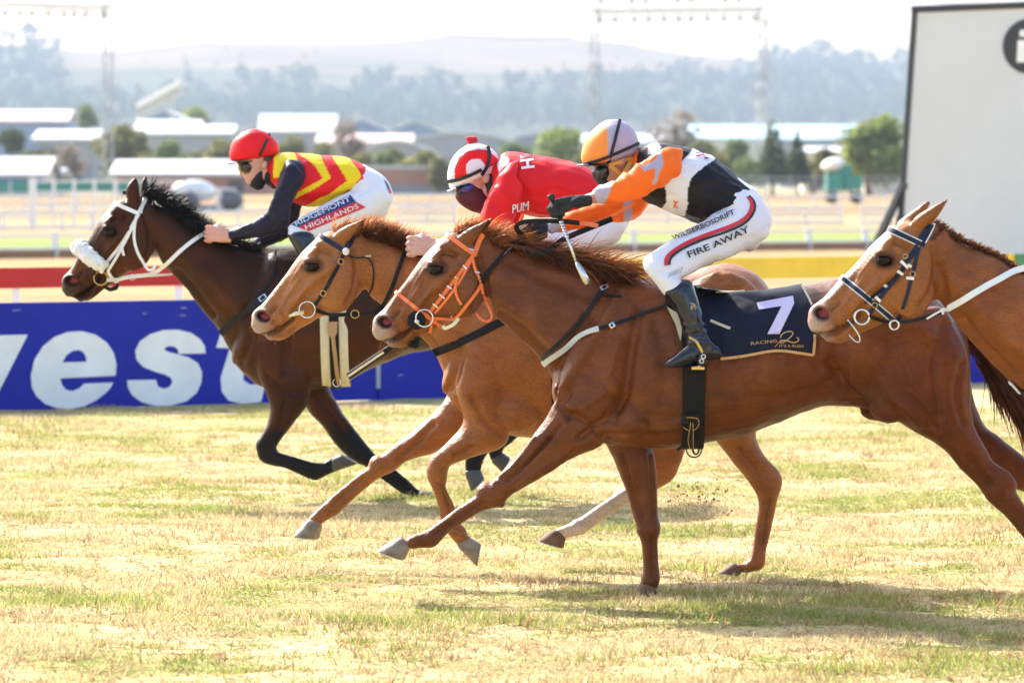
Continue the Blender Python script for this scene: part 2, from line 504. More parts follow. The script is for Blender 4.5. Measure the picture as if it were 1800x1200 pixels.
hill_o = hills()
T_hill = bvh(hill_o.data)

# ================================================================== trees
def leaf_cloud(r, lobes, n, size):
    """n leaf cards spread through the outer part of the lobes; returns verts, faces, and a 0-1 tint for each card"""
    lob = np.array(lobes, float)          # cx,cy,cz,rx,ry,rz
    wv = lob[:, 3] * lob[:, 4] * lob[:, 5]; wv = wv ** .8; wv /= wv.sum()
    k = r.choice(len(lob), n, p=wv)
    d = r.normal(0, 1, (n, 3)); d /= np.linalg.norm(d, axis=1)[:, None]
    rad = .45 + .62 * r.random(n) ** .6
    c = lob[k, :3] + d * lob[k, 3:6] * rad[:, None]
    a = r.normal(0, 1, (n, 3)); a /= np.linalg.norm(a, axis=1)[:, None]
    b = np.cross(a, r.normal(0, 1, (n, 3))); b /= np.linalg.norm(b, axis=1)[:, None]
    s = size * (.5 + r.random(n))[:, None]
    V = np.stack([c - a * s, c + b * s * .6, c + a * s, c - b * s * .6], 1).reshape(-1, 3)
    Fc = (np.arange(n)[:, None] * 4 + np.arange(4)).tolist()
    tint = np.repeat(r.random(n), 4)
    return V, Fc, tint
M['leaf'] = leaf_mat('foliage', None, None)
M['bark'] = mat('bark', (.16, .12, .09), rough=.9, var=.3, vscale=3)
def cloud_obj(name, V, Fc, tint, c1, c2, parent=None):
    o = mesh_of(name, V, Fc, M['leaf'], False, parent)
    set_col(o.data, lerp(c1, c2, tint)); return o
def tree(name, label, px, ytop, hw, ycrown, Y, c1, c2, seed, n=1500, leaf=.26, group=None, sparse=False, conif=False):
    r = np.random.default_rng(seed); s = Y / F
    x = P(px, 310, Y)[0]; top = P(px, ytop, Y)[2]; low = max(.3, P(px, ycrown, Y)[2]); R_ = hw * s
    root = empty(name, (x, Y, 0)); tag(root, label, 'tree', group)
    lobes = []
    H_ = top - low
    if conif:
        for i in range(9):
            t = i / 8; rr = R_ * (1.05 - .85 * t) * (.85 + .3 * r.random())
            lobes.append((x + r.normal(0, .1) * R_, Y + r.normal(0, .15) * R_, low + H_ * (.06 + .86 * t), rr, rr, H_ * .13))
    else:
        for i in range(13):
            a = r.random() * 6.28; q = r.random() ** .5 * .62; h = r.random()
            prof = math.sin(math.pi * min(1, .18 + .75 * h)) ** .6
            rr = R_ * (.30 + .20 * r.random())
            lobes.append((x + math.cos(a) * q * R_ * prof * 1.1, Y + math.sin(a) * q * R_, low + H_ * (.12 + .72 * h), rr * 1.15, rr, min(rr, H_ * .24) * .95))
        lobes.append((x, Y, low + H_ * .5, R_ * .6, R_ * .6, H_ * .36))
    V, Fc, tint = leaf_cloud(r, lobes, n if not sparse else n // 3, leaf)
    o = cloud_obj('crown', V, Fc, tint, c1, c2, root)
    mb = MB(); tr = max(.12, R_ * .08)
    mb.tube([(x, Y, -.2), (x + r.normal(0, .1), Y, low * .6 + .3), (x + r.normal(0, .2), Y, low + H_ * .45), (x + r.normal(0, .3), Y, low + H_ * .8)], [tr * 1.3, tr, tr * .6, tr * .15], 8)
    mb.build('trunk', M['bark'], root, True)
    for i in range(7 if not sparse else 13):
        a = r.random() * 6.28; h0 = low + H_ * (.05 + .35 * r.random()); L = R_ * (.6 + .4 * r.random()); rise = H_ * (.15 + .3 * r.random())
        b = MB(); p0 = np.array((x, Y, h0)); p2 = p0 + np.array((math.cos(a) * L, math.sin(a) * L, rise)); p1 = (p0 + p2) / 2 + np.array((0, 0, -.1 * L))
        b.tube([p0, p1, p2], [tr * .5, tr * .3, tr * .08], 6)
        b.build('limb', M['bark'], root, True)
    return root
G_OL = ((.13, .14, .055), (.24, .23, .085)); G_GR = ((.10, .14, .05), (.19, .24, .08)); G_LT = ((.18, .24, .06), (.30, .35, .10)); G_DK = ((.06, .085, .045), (.12, .15, .07)); G_BR = ((.17, .135, .11), (.27, .22, .17))
TREES = [  # name, label, px, ytop, half width, crown bottom, depth, palette, seed, extra
    ('olive_tree', 'broad olive-green tree behind the long white roof, left of the red cap', 216, 217, 56, 316, 520, G_OL, 1, {}),
    ('bush_tree', 'dark rounded tree at the left edge above the cream sheds', 22, 226, 32, 268, 600, G_DK, 2, {}),
    ('bare_tree', 'grey-brown leafless tree beside the cream sheds', 118, 250, 42, 316, 540, G_BR, 3, dict(sparse=True)),
    ('green_tree', 'small green tree behind the sheds, left of the tall floodlight mast', 156, 180, 24, 228, 900, G_GR, 4, {}),
    ('green_tree', 'pale green tree just right of the conveyor boom', 348, 186, 34, 232, 950, G_LT, 5, {}),
    ('green_tree', 'green tree behind the long white roof, right of the broad olive tree', 296, 248, 34, 300, 540, G_GR, 6, {}),
    ('hazy_tree', 'pale green-grey tree partly hidden by the red cap', 395, 240, 46, 305, 560, G_OL, 7, {}),
    ('hazy_tree', 'green-grey tree rising over the yellow and red silks', 515, 240, 42, 310, 560, G_OL, 8, {}),
    ('bare_tree', 'tall leafless grey tree right of the yellow and red silks', 615, 203, 42, 300, 560, G_BR, 9, dict(sparse=True)),
    ('hazy_tree', 'small dull green tree in front of the curved white roof', 690, 258, 24, 298, 560, G_OL, 10, {}),
    ('hazy_tree', 'round dull green tree left of the striped red and white cap', 745, 264, 36, 304, 540, G_OL, 11, {}),
    ('green_tree', 'bright green tree between the striped cap and the orange cap', 985, 230, 52, 300, 560, G_LT, 12, {}),
    ('bare_tree', 'brown leafless tree right of the orange cap', 1190, 198, 56, 290, 640, G_BR, 13, dict(sparse=True)),
    ('green_tree', 'green tree above the rider in black and white', 1290, 246, 44, 314, 560, G_GR, 14, {}),
    ('dark_tree', 'tall dark green conifer at the right-hand floodlight mast', 1358, 214, 34, 318, 430, G_DK, 15, dict(conif=True)),
    ('dark_tree', 'shorter dark green conifer right of the tall one', 1402, 234, 24, 318, 440, G_DK, 16, dict(conif=True)),
    ('leafy_tree', 'large light green tree left of the white board', 1528, 204, 72, 316, 420, G_LT, 17, dict(n=2600)),
    ('olive_tree', 'low olive tree under the large light green one', 1455, 258, 26, 312, 445, G_OL, 18, {}),
    ('hazy_tree', 'grey-green clump just left of the red cap, behind the long roof', 345, 262, 36, 312, 640, G_OL, 31, {}),
    ('hazy_tree', 'dull tree showing above the chevron rider\'s back', 565, 250, 30, 312, 600, G_OL, 32, {}),
    ('green_tree', 'soft green tree right of the striped cap\'s pompom', 905, 246, 36, 312, 620, G_GR, 33, {}),
    ('hazy_tree', 'grey-green tree directly behind the orange cap', 1085, 240, 44, 312, 640, G_OL, 34, {}),
    ('hazy_tree', 'olive clump left of the green tree above the black and white rider', 1238, 250, 38, 314, 600, G_OL, 35, {}),
    ('green_tree', 'small pale tree between the long white shed and the tall bare tree', 470, 214, 26, 250, 900, G_GR, 36, {}),
    ('hazy_tree', 'grey-green tree at the left edge below the wooded hill', 60, 262, 46, 300, 640, G_OL, 19, {}),
]
for nm, lb, px, yt, hw, yc, Y, pal, sd, kw in TREES:
    tree(nm, lb, px, yt, hw, yc, Y, pal[0], pal[1], sd + 100, leaf=max(.2, hw * Y / F * .11), group='trees behind the racecourse', **kw)

ORD = 'first second third fourth fifth sixth seventh eighth ninth tenth eleventh twelfth thirteenth fourteenth fifteenth sixteenth seventeenth eighteenth nineteenth twentieth twenty-first twenty-second'.split()
r_row = random.Random(44)
for i, x in enumerate([14, 92, 262, 318, 372, 438, 500, 548, 640, 672, 722, 770, 846, 955, 1020, 1072, 1130, 1262, 1318, 1432, 1500, 1560]):
    tree('low_tree', ORD[i] + ' low hazy tree from the left edge in the row before the sheds', x + r_row.uniform(-8, 8), 274 + r_row.uniform(-10, 10), 26 + r_row.uniform(-4, 10), 334, 468 + r_row.uniform(-16, 40), *(G_OL if i % 3 else G_GR), 300 + i, n=520, leaf=.34, group='low trees in front of the sheds')

# the wood on the hills: one far mass
def far_wood():
    r = np.random.default_rng(91); V, Fc, tint = [], [], []
    spots = []
    for (x0, x1, y0, y1, n, hmin, hmax) in [(-200, 115, 96, 235, 300, 12, 24), (80, 330, 172, 235, 110, 10, 20), (300, 560, 168, 235, 140, 10, 20), (320, 560, 150, 170, 12, 20, 28), (560, 1080, 168, 235, 300, 10, 20), (640, 1100, 150, 172, 30, 16, 26), (1040, 1330, 150, 235, 190, 12, 22), (1170, 1360, 118, 150, 60, 8, 16), (1340, 1620, 108, 235, 320, 12, 24), (1600, 2000, 114, 235, 130, 12, 24), (240, 1150, 90, 140, 26, 4, 8)]:
        for _ in range(n): spots.append((x0 + (x1 - x0) * r.random(), y0 + (y1 - y0) * r.random(), hmin + (hmax - hmin) * r.random()))
    for (x, y, h) in [(5, 84, 22), (20, 82, 24), (45, 79, 30), (58, 80, 26), (75, 83, 22), (100, 86, 16), (142, 86, 20), (152, 86, 22), (165, 87, 14), (228, 80, 8), (1402, 104, 16), (1425, 102, 20), (1442, 102, 24), (1455, 104, 22), (1470, 107, 18), (1345, 105, 14), (1380, 104, 14), (1543, 114, 10), (1040, 77, 9), (1000, 76, 5)]: spots.append((x, y, h))
    for px, py, h in spots:
        o_, d_ = ray(px, py)
        hit, nn, i_, dist = T_hill.ray_cast(o_, d_)
        if hit is None: continue
        c = np.array(hit); rr = h * (.25 + .2 * r.random()); slim = r.random() < .3
        if slim: rr *= .6
        lobes = [(c[0] + r.normal(0, .3) * rr, c[1], c[2] + h * (.3 + .6 * r.random()), rr * (.5 + .4 * r.random()), rr * .7, h * .22) for _ in range(6)]
        v_, f_, t_ = leaf_cloud(r, lobes, 34, h * .135)
        b = len(V); V.extend(v_.tolist()); Fc.extend([[k + b for k in q] for q in f_]); tint.extend(t_)
    o = cloud_obj('hillside_wood', V, Fc, np.array(tint), (.035, .055, .04), (.075, .10, .06))
    tag(o, 'blue-grey woodland covering the distant hills', 'woodland', kind='stuff')
far_wood()

# ================================================================== sheds of the industrial estate
M['roof_white'] = mat('white_sheet_roof', (.55, .56, .57), rough=.45, var=.05, vscale=.4)
M['roof_pink'] = mat('faded_red_roof', (.60, .44, .40), rough=.6, var=.1, vscale=.3)
M['roof_blue'] = mat('pale_blue_roof', (.42, .62, .74), rough=.5, var=.08, vscale=.3)
M['roof_grey'] = mat('grey_roof', (.42, .46, .52), rough=.5, var=.08, vscale=.3)
M['wall_blue'] = mat('blue_grey_wall', (.22, .28, .40), rough=.7, var=.1, vscale=.3)
M['wall_cream'] = mat('cream_wall', (.70, .64, .52), rough=.8, var=.08, vscale=.3)
M['wall_grey'] = mat('grey_wall', (.33, .32, .34), rough=.8, var=.12, vscale=.3)
M['wall_brick'] = mat('far_brick_wall', (.42, .21, .15), rough=.85, var=.15, vscale=.5)
M['green_panel'] = mat('green_panel', (.05, .27, .21), rough=.6, var=.12, vscale=.5)
M['blue_band'] = mat('blue_band', (.04, .10, .50), rough=.5)
M['dark_glass'] = mat('far_window', (.05, .06, .08), rough=.15)
def shed(label, x0, x1, yr, ye, Y, roof, wall, gable=False, depth=18.0, doors=0, name='industrial_shed', vault=False, band=None):
    a = P(x0, 310, Y)[0]; b = P(x1, 310, Y)[0]; zr = P(0, yr, Y)[2]; ze = P(0, ye, Y)[2]
    root = empty(name, ((a + b) / 2, Y, 0)); tag(root, label, 'building')
    w = MB(); w.box(((a + b) / 2, Y + depth / 2, ze / 2 - .1), (b - a, depth, ze + .2)); w.build('wall', M[wall], root)
    r_ = MB(); e = .5
    if gable or vault:
        n = 12 if vault else 2
        top = []
        for i in range(n + 1):
            t = i / n; x = a - e + (b - a + 2 * e) * t
            h = ze + (zr - ze) * (math.sin(math.pi * t) ** .8 if vault else 1 - abs(2 * t - 1))
            top.append((x, h))
        for y_ in (Y - .6, Y + depth + .4): 
            for x, h in top: r_.v.append((x, y_, h + .05))
        k = n + 1
        for i in range(n): r_.f.append((i, i + 1, k + i + 1, k + i))
        for i in range(2 * k): pass
        base = len(r_.v)
        for (x, y_, h) in list(r_.v): r_.v.append((x, y_, h + .35))
        for i in range(n): r_.f.append((base + i, base + k + i, base + k + i + 1, base + i + 1))
        for i in range(n): r_.f.append((i, base + i, base + i + 1, i + 1)); r_.f.append((k + i, k + i + 1, base + k + i + 1, base + k + i))
        r_.f.append((0, k, base + k, base)); r_.f.append((n, base + n, base + k + n, k + n))
        # end wall under the roof
        g = MB(); g.v = [(x, Y - .05, h) for x, h in top] + [(x, Y - .05, ze - .02) for x, h in top]
        g.f = [(i, k + i, k + i + 1, i + 1) for i in range(n)]; g.build('gable', M[wall], root)
    else:
        ym = Y + depth / 2
        pr = [(Y - e, ze - .1), (ym, zr), (Y + depth + e, ze - .1)]
        for x in (a - e, b + e):
            for y_, z in pr: r_.v += [(x, y_, z), (x, y_, z + .3)]
        r_.f += [(0, 2, 8, 6), (2, 4, 10, 8), (1, 7, 9, 3), (3, 9, 11, 5), (0, 6, 7, 1), (4, 5, 11, 10), (0, 1, 3, 2), (2, 3, 5, 4), (6, 8, 9, 7), (8, 10, 11, 9)]
        for x in (a + .05, b - .05):
            g = MB(); g.v += [(x, Y + .1, ze - .2), (x, ym, zr - .05), (x, Y + depth - .1, ze - .2)]; g.f.append((0, 1, 2)); g.build('gable', M[wall], root)
    r_.build('roof', M[roof], root)
    if band:
        bn = MB(); bn.box(((a + b) / 2, Y - .09, ze - .7), (b - a, .12, .9)); bn.build('fascia', M[band], root)
    for i in range(doors):
        x = a + (b - a) * (i + .7) / (doors + .4)
        d = MB(); hd_ = min(3.2, ze * .75); d.box((x, Y - .04, hd_ / 2), ((b - a) / (doors + 2) * .5, .1, hd_)); d.build('door', M['dark_glass'], root)
    return root
shed('shed with faded red roof and blue-grey wall at the left edge', -60, 117, 195, 214, 820, 'roof_pink', 'wall_blue', doors=2)
shed('shed with bright white roof behind the bare tree at left', 62, 168, 231, 246, 640, 'roof_white', 'wall_grey', doors=2)
shed('cream shed with blue fascia at the left edge behind the green panels', -60, 76, 281, 309, 440, 'roof_white', 'wall_cream', band='blue_band', depth=14)
shed('grey flat lean-to beside the cream shed at left', 48, 102, 301, 309, 452, 'roof_grey', 'wall_grey', depth=8)
shed('long low building with white roof and brick wall behind the bay horse', 202, 470, 286, 308, 445, 'roof_white', 'wall_brick', depth=15, doors=3)
shed('blue-grey gabled shed under the conveyor boom', 258, 322, 197, 212, 860, 'roof_white', 'wall_blue', gable=True)
shed('white roofed shed behind the olive tree', 240, 345, 213, 231, 760, 'roof_white', 'wall_grey')
shed('low grey shed left of the red cap with a white roof edge', 262, 405, 222, 236, 700, 'roof_white', 'wall_grey')
shed('long white-roofed shed above the red cap', 458, 585, 203, 232, 800, 'roof_white', 'wall_grey', doors=2)
shed('pink-roofed low shed behind the tall bare tree', 560, 720, 238, 252, 700, 'roof_pink', 'wall_grey')
shed('blue-grey gabled shed, wider one right of the tall bare tree', 688, 772, 215, 234, 850, 'roof_white', 'wall_blue', gable=True)
shed('smaller blue-grey gabled shed behind the tall bare tree', 596, 680, 212, 232, 870, 'roof_white', 'wall_blue', gable=True)
shed('shed with curved white roof left of the striped cap', 622, 772, 251, 286, 620, 'roof_white', 'wall_grey', vault=True)
shed('long white-edged vaulted shed behind the striped cap', 715, 900, 236, 252, 780, 'roof_white', 'wall_grey', vault=True)
shed('low white-edged vaulted shed between the striped and orange caps', 890, 1030, 236, 252, 800, 'roof_white', 'wall_grey', vault=True)
shed('white shed roof behind the orange cap', 1000, 1160, 238, 252, 760, 'roof_white', 'wall_grey')
shed('shed with pale blue roof left of the dark conifers', 1215, 1345, 222, 245, 760, 'roof_blue', 'wall_cream')
shed('shed with pale blue roof between the conifers and the large tree', 1370, 1530, 222, 246, 740, 'roof_blue', 'wall_grey')
shed('pale building with a white roof behind the green utility cart', 1412, 1490, 262, 270, 520, 'roof_white', 'wall_cream', depth=10)
shed('white building half hidden by the white board at right', 1530, 1640, 272, 284, 470, 'roof_white', 'wall_cream', depth=10)
# brick boundary wall with pale coping
def brick_wall():
    Y = 480; a = P(560, 310, Y)[0]; b = P(1000, 310, Y)[0]; z = P(0, 297, Y)[2]
    root = empty('boundary_wall', ((a + b) / 2, Y, 0)); tag(root, 'red brick boundary wall with pale coping behind the riders', 'wall')
    MB().box(((a + b) / 2, Y, z / 2), (b - a, .4, z)).build('brickwork', M['wall_brick'], root)
    MB().box(((a + b) / 2, Y, z + .16), (b - a + .3, .7, .30)).build('coping', M['roof_white'], root)
    MB().box(((a + b) / 2, Y - .25, .35), (b - a, .1, .8)).build('plinth', M['wall_grey'], root)
brick_wall()
# conveyor boom
def conveyor():
    Y = 840; root = empty('conveyor_boom', P(245, 312, Y)); tag(root, 'pale sloping conveyor boom rising above the sheds at left', 'conveyor')
    a, b = P(242, 208, Y), P(318, 166, Y)
    mb = MB(); up = np.array((0, 0, 1.0))
    for dz in (0, 1.6):
        for dy in (-.7, .7): mb.bar(a + up * dz + (0, dy, 0), b + up * dz + (0, dy, 0), .14, 6)
    mb.build('frame', M['wall_cream'], root)
    n = 9
    for i in range(n):
        p = a + (b - a) * i / (n - 1); s_ = MB(); s_.box(p + np.array((0, 0, .8)), (.3, 1.7, 1.7)); s_.build('bay', M['wall_cream'], root)
    MB().box((a + b) / 2 + np.array((0, 0, .2)), (.2, .2, .2)).build('joint', M['wall_cream'], root)
    bt = MB(); bt.tube([a + up * 1.75, b + up * 1.75], [.8, .8], 4); bt.build('belt_cover', M['wall_cream'], root)
    lg = MB(); lg.bar((b[0] - 1.5, Y, 0), b - np.array((1.5, 0, .5)), .25, 6); lg.build('leg', M['wall_cream'], root)
conveyor()

# ================================================================== floodlight gantries
M['galv'] = mat('galvanised_steel', (.42, .42, .42), rough=.5, metal=.3, var=.1, vscale=3)
M['lamp_head'] = mat('floodlight_head', (.12, .13, .14), rough=.5)
def mast(label, px, ytop, Y, w=.85):
    x = P(px, 310, Y)[0]; zt = P(px, ytop, Y)[2]
    root = empty('floodlight_mast', (x, Y, 0)); tag(root, label, 'mast', 'lattice masts across the infield')
    h = w / 2
    for sx in (-h, h):
        for sy in (-h, h):
            mb = MB(); mb.bar((x + sx, Y + sy, 0), (x + sx * .9, Y + sy * .9, zt), .065, 6); mb.build('leg', M['galv'], root)
    n = int(zt / .9)
    br = MB()
    for i in range(n):
        z0, z1 = zt * i / n, zt * (i + 1) / n; s_ = 1 if i % 2 else -1
        for sy in (-h, h): br.bar((x - s_ * h, Y + sy, z0), (x + s_ * h, Y + sy, z1), .042, 4)
        for sx in (-h, h): br.bar((x + sx, Y - s_ * h, z0), (x + sx, Y + s_ * h, z1), .042, 4)
    br.build('bracing', M['galv'], root)
    return x, zt
def beam(label, x0, x1, y0, y1, Y, nl):
    a = P(x0, y0, Y); b = P(x1, y1, Y); root = empty('floodlight_gantry', ((a[0] + b[0]) / 2, Y, a[2])); tag(root, label, 'gantry', 'gantry beams with floodlights')
    mb = MB()
    for dz in (0, -.42):
        for dy in (-.25, .25): mb.bar(a + np.array((0, dy, dz)), b + np.array((0, dy, dz)), .085, 6)
    mb.build('chord', M['galv'], root)
    br = MB(); n = 26
    for i in range(n):
        p = a + (b - a) * i / n; q = a + (b - a) * (i + 1) / n; s_ = i % 2
        br.bar(p + np.array((0, -.25, -.42 * s_)), q + np.array((0, -.25, -.42 * (1 - s_))), .05, 4)
    br.build('lacing', M['galv'], root)
    for i in range(nl):
        p = a + (b - a) * (i + .5) / nl
        for up in (1, -1):
            if up == 1 and i % 3 == 1: continue
            l = MB(); c = p + np.array((rng.uniform(-.3, .3), -.3, .75 if up > 0 else -1.05))
            l.box(c, (.55, .35, .34)); l.bar(c + np.array((0, 0, -.1 * up)), p + np.array((0, -.2, 0 if up > 0 else -.42)), .03, 4); l.build('floodlight', M['lamp_head'], root)
YM = 470
mast('lattice mast at left, above the bay horse, carrying a gantry beam', 191, 4, YM); mast('lattice mast rising behind the orange cap', 1045, 12, YM); mast('lattice mast beside the dark green conifer', 1340, 10, YM)
beam('floodlight gantry beam at the top left corner', -140, 191, 0, 9, YM, 14); beam('floodlight gantry beam spanning the two masts right of centre', 1045, 1340, 17, 13, YM, 11)
def wire(label, pts, Y):
    mb = MB(); L = crom([P(x, y, Y) for x, y in pts], 8); mb.tube(list(L), .04, 5); o = mb.build('overhead_wire', M['lamp_head'], None, True); tag(o, label, 'wire', 'overhead wires')
wire('thin overhead wire running from the left gantry across the sky', [(-60, 8), (190, 22), (520, 48), (900, 66), (1045, 63)], 468)
wire('thin overhead wire climbing towards the white board', [(1045, 63), (1200, 53), (1345, 42), (1610, 14), (1900, -20)], 468)

# ================================================================== rails and boards of the course
M['white_paint'] = mat('white_paint', (.80, .80, .78), rough=.45, var=.04, vscale=3)
M['red_paint'] = mat('red_rail_paint', (.50, .030, .022), rough=.5, spec=.2, var=.12, vscale=4)
M['yellow_paint'] = mat('yellow_rail_paint', (.84, .56, .05), rough=.5, spec=.2, var=.08, vscale=4)
M['green_paint'] = mat('green_rail_end', (.05, .22, .08), rough=.5)
M['brown_board'] = mat('brown_board', (.36, .18, .10), rough=.75, var=.15, vscale=2)
M['blue_board'] = mat('blue_board', (.014, .024, .33), rough=.5, spec=.15, var=.10, vscale=2.5, bump=.05, bscale=30)
M['letter_white'] = mat('white_vinyl', (.80, .80, .80), rough=.45, var=.10, vscale=5)
M['dark_frame'] = mat('black_frame', (.03, .03, .035), rough=.5)
M['grey_post'] = mat('grey_post', (.35, .37, .42), rough=.6)
# blue advertising board: stands along a line that recedes to the right
B0 = np.array((-3.66, 34.98)); BD = np.array((3.13, 2.05)); BD = BD / np.linalg.norm(BD); BNRM = np.array((BD[1], -BD[0]))
BH = .772
def on_board(px, py, out=.0):
    o_, d_ = ray(px, py); d2 = np.array((d_.x, d_.y))
    t = np.dot(B0 + BNRM * out, BNRM) / np.dot(d2, BNRM)
    return np.array((d_.x * t, d_.y * t, HC + d_.z * t))
def ad_board():
    root = empty('advertising_board', (B0[0], B0[1], 0)); tag(root, 'long blue advertising board with large white letters along the turf', 'board')
    ang = math.atan2(BD[1], BD[0])
    seams = [-3.0, .0 - .95, 3.48 - .2, 3.48 + 2.44, 3.48 + 4.88, 3.48 + 7.32]
    seams = [on_board(660, 650)[0]]; s0 = np.dot(np.array(on_board(664, 650)[:2]) - B0, BD)
    edges = [s0 - 7.2, s0 - 4.8, s0 - .0, s0 + 2.4, s0 + 4.8, s0 + 7.2, s0 + 9.6]
    for i, (a, b) in enumerate(zip(edges[:-1], edges[1:])):
        c = B0 + BD * (a + b) / 2 - BNRM * .02
        MB().box((c[0], c[1], BH / 2 + .004 * (i % 2)), (b - a - .012, .04, BH), ang).build('panel', M['blue_board'], root)
        p = B0 + BD * b - BNRM * .07
        MB().box((p[0], p[1], BH / 2 - .03), (.06, .05, BH), ang).build('post', M['grey_post'], root)
    # pale joint strip seen between the horses
    c = B0 + BD * s0 + BNRM * .006
    MB().box((c[0], c[1], .30), (.035, .01, .42), ang).build('joint_strip', M['grey_post'], root)
    for sx_, sy_, ln_ in [(22, 546, 14), (318, 542, 10), (316, 555, 10), (250, 552, 8), (120, 602, 9), (640, 610, 9), (700, 660, 8)]:
        a_ = on_board(sx_, sy_, .003); b_ = on_board(sx_ + ln_, sy_ - .3, .003)
        v_ = [a_, b_, b_ + (0, 0, .006), a_ + (0, 0, .006)]; mesh_of('scuff', v_, [(0, 1, 2, 3)], M['grey_post'], False, root)
    z4 = lambda L: [(x / 2.5, 280 + y / 2.5) for x, y in L]
    letters = [
        ([z4([(122, 770), (-38, 1086), (-150, 1090), (-235, 778), (-112, 776), (-85, 950), (0, 773)])], 0),
        ([z4([(508, 950), (512, 900), (500, 850), (470, 805), (420, 770), (360, 755), (300, 758), (240, 780), (190, 820), (152, 880), (136, 950), (140, 1000), (160, 1040), (200, 1075), (250, 1092), (310, 1096), (370, 1085), (420, 1060), (460, 1030), (485, 1005), (497, 980), (370, 985), (350, 1005), (320, 1018), (290, 1012), (272, 990), (265, 962)]),
          z4([(275, 892), (290, 862), (318, 842), (345, 837), (365, 845), (378, 866), (381, 889)])], 1),
        ([z4([(903, 852), (900, 820), (880, 790), (840, 762), (780, 748), (720, 750), (660, 768), (615, 800), (595, 840), (600, 880), (630, 912), (680, 932), (725, 945), (752, 960), (758, 980), (745, 1000), (720, 1008), (695, 998), (685, 968), (560, 970), (562, 1000), (580, 1035), (620, 1065), (680, 1082), (750, 1082), (820, 1062), (865, 1025), (885, 980), (888, 935), (870, 895), (830, 870), (780, 856), (740, 846), (722, 836), (727, 826), (745, 820), (768, 823), (783, 836), (785, 855)])], 2),
        ([[(412, 545), (455, 543), (447, 580), (485, 579), (479, 610), (440, 611), (428, 655), (428, 668), (440, 676), (467, 673), (459, 706), (425, 709), (402, 704), (390, 688), (388, 664), (404, 612), (380, 611), (389, 583), (403, 582)]], 3)]
    for polys, i in letters:
        cu = bpy.data.curves.new('letter', 'CURVE'); cu.dimensions = '2D'; cu.fill_mode = 'BOTH'
        for pl in polys:
            sp = cu.splines.new('POLY'); sp.points.add(len(pl) - 1); sp.use_cyclic_u = True
            for k, (x, y) in enumerate(pl): sp.points[k].co = (x * .01, -y * .01, 0, 1)
        o = bpy.data.objects.new('letter', cu); COL.objects.link(o)
        dg = bpy.context.evaluated_depsgraph_get(); me = bpy.data.meshes.new_from_object(o.evaluated_get(dg)); bpy.data.objects.remove(o)
        v = get_v(me); nv = np.array([on_board(x * 100, -y * 100, .004) for x, y, _ in v]); set_v(me, nv)
        me.materials.clear(); me.materials.append(M['letter_white'])
        # real thickness
        bm = bmesh.new(); bm.from_mesh(me); r_ = bmesh.ops.extrude_face_region(bm, geom=bm.faces[:])
        for e in r_['geom']:
            if isinstance(e, bmesh.types.BMVert): e.co -= Vector((BNRM[0], BNRM[1], 0)) * .003
        bmesh.ops.recalc_face_normals(bm, faces=bm.faces); bm.to_mesh(me); bm.free()
        lo = link('letter', me); adopt(lo, root)
ad_board()

def rail_line(pa, pb, ya, yb):
    """world points of a line seen at photo points pa, pb when it runs at distances ya, yb"""
    return P(pa[0], pa[1], ya), P(pb[0], pb[1], yb)
def plank(name, a, b, h, th, mat_, root):
    """upright board whose top edge runs from a to b"""
    a = np.array(a); b = np.array(b); d = (b - a); d2 = np.array((d[1], -d[0], 0)); d2 = d2 / np.linalg.norm(d2) * th / 2
    z = np.array((0, 0, -h)); v = [a - d2, b - d2, b + d2, a + d2, a - d2 + z, b - d2 + z, b + d2 + z, a + d2 + z]
    return mesh_of(name, v, [(0, 1, 2, 3), (7, 6, 5, 4), (0, 4, 5, 1), (1, 5, 6, 2), (2, 6, 7, 3), (3, 7, 4, 0)], mat_, False, root)
def post_at(p, w, mat_, root, name='post', top=0.0):
    return MB().box((p[0], p[1], (p[2] + top) / 2 - .02), (w, w, p[2] + top + .04)).build(name, mat_, root)
# running rail: red boards, then yellow
def running_rail():
    Yl, Yr = 38.5, 44.6
    L = lambda t: (P(-120, 472.5, 38.1) * (1 - t) + P(1797, 446.5, 44.6) * t)
    for nm, lb, t0, t1, m_, h in [('running_rail', 'red board rail behind the blue advertising board', 0, .40, 'red_paint', .162), ('running_rail', 'yellow board rail behind the horses at right', .405, 1.0, 'yellow_paint', .185)]:
        root = empty(nm, (*L((t0 + t1) / 2)[:2], 0)); tag(root, lb, 'rail')
        n = 3
        for i in range(n):
            a = L(t0 + (t1 - t0) * i / n); b = L(t0 + (t1 - t0) * ((i + 1) / n) - .0008)
            plank('board', a, b, h, .03, M[m_], root)
            p = (a * .5 + b * .5) + np.array((.0, .05, -.01)); post_at(p, .06, M['white_paint'], root)
        if m_ == 'yellow_paint':
            a = L(.992); b = L(1.0); plank('end_cap', a + np.array((0, -.02, .004)), b + np.array((.03, -.02, .004)), h + .008, .035, M['green_paint'], root)
running_rail()
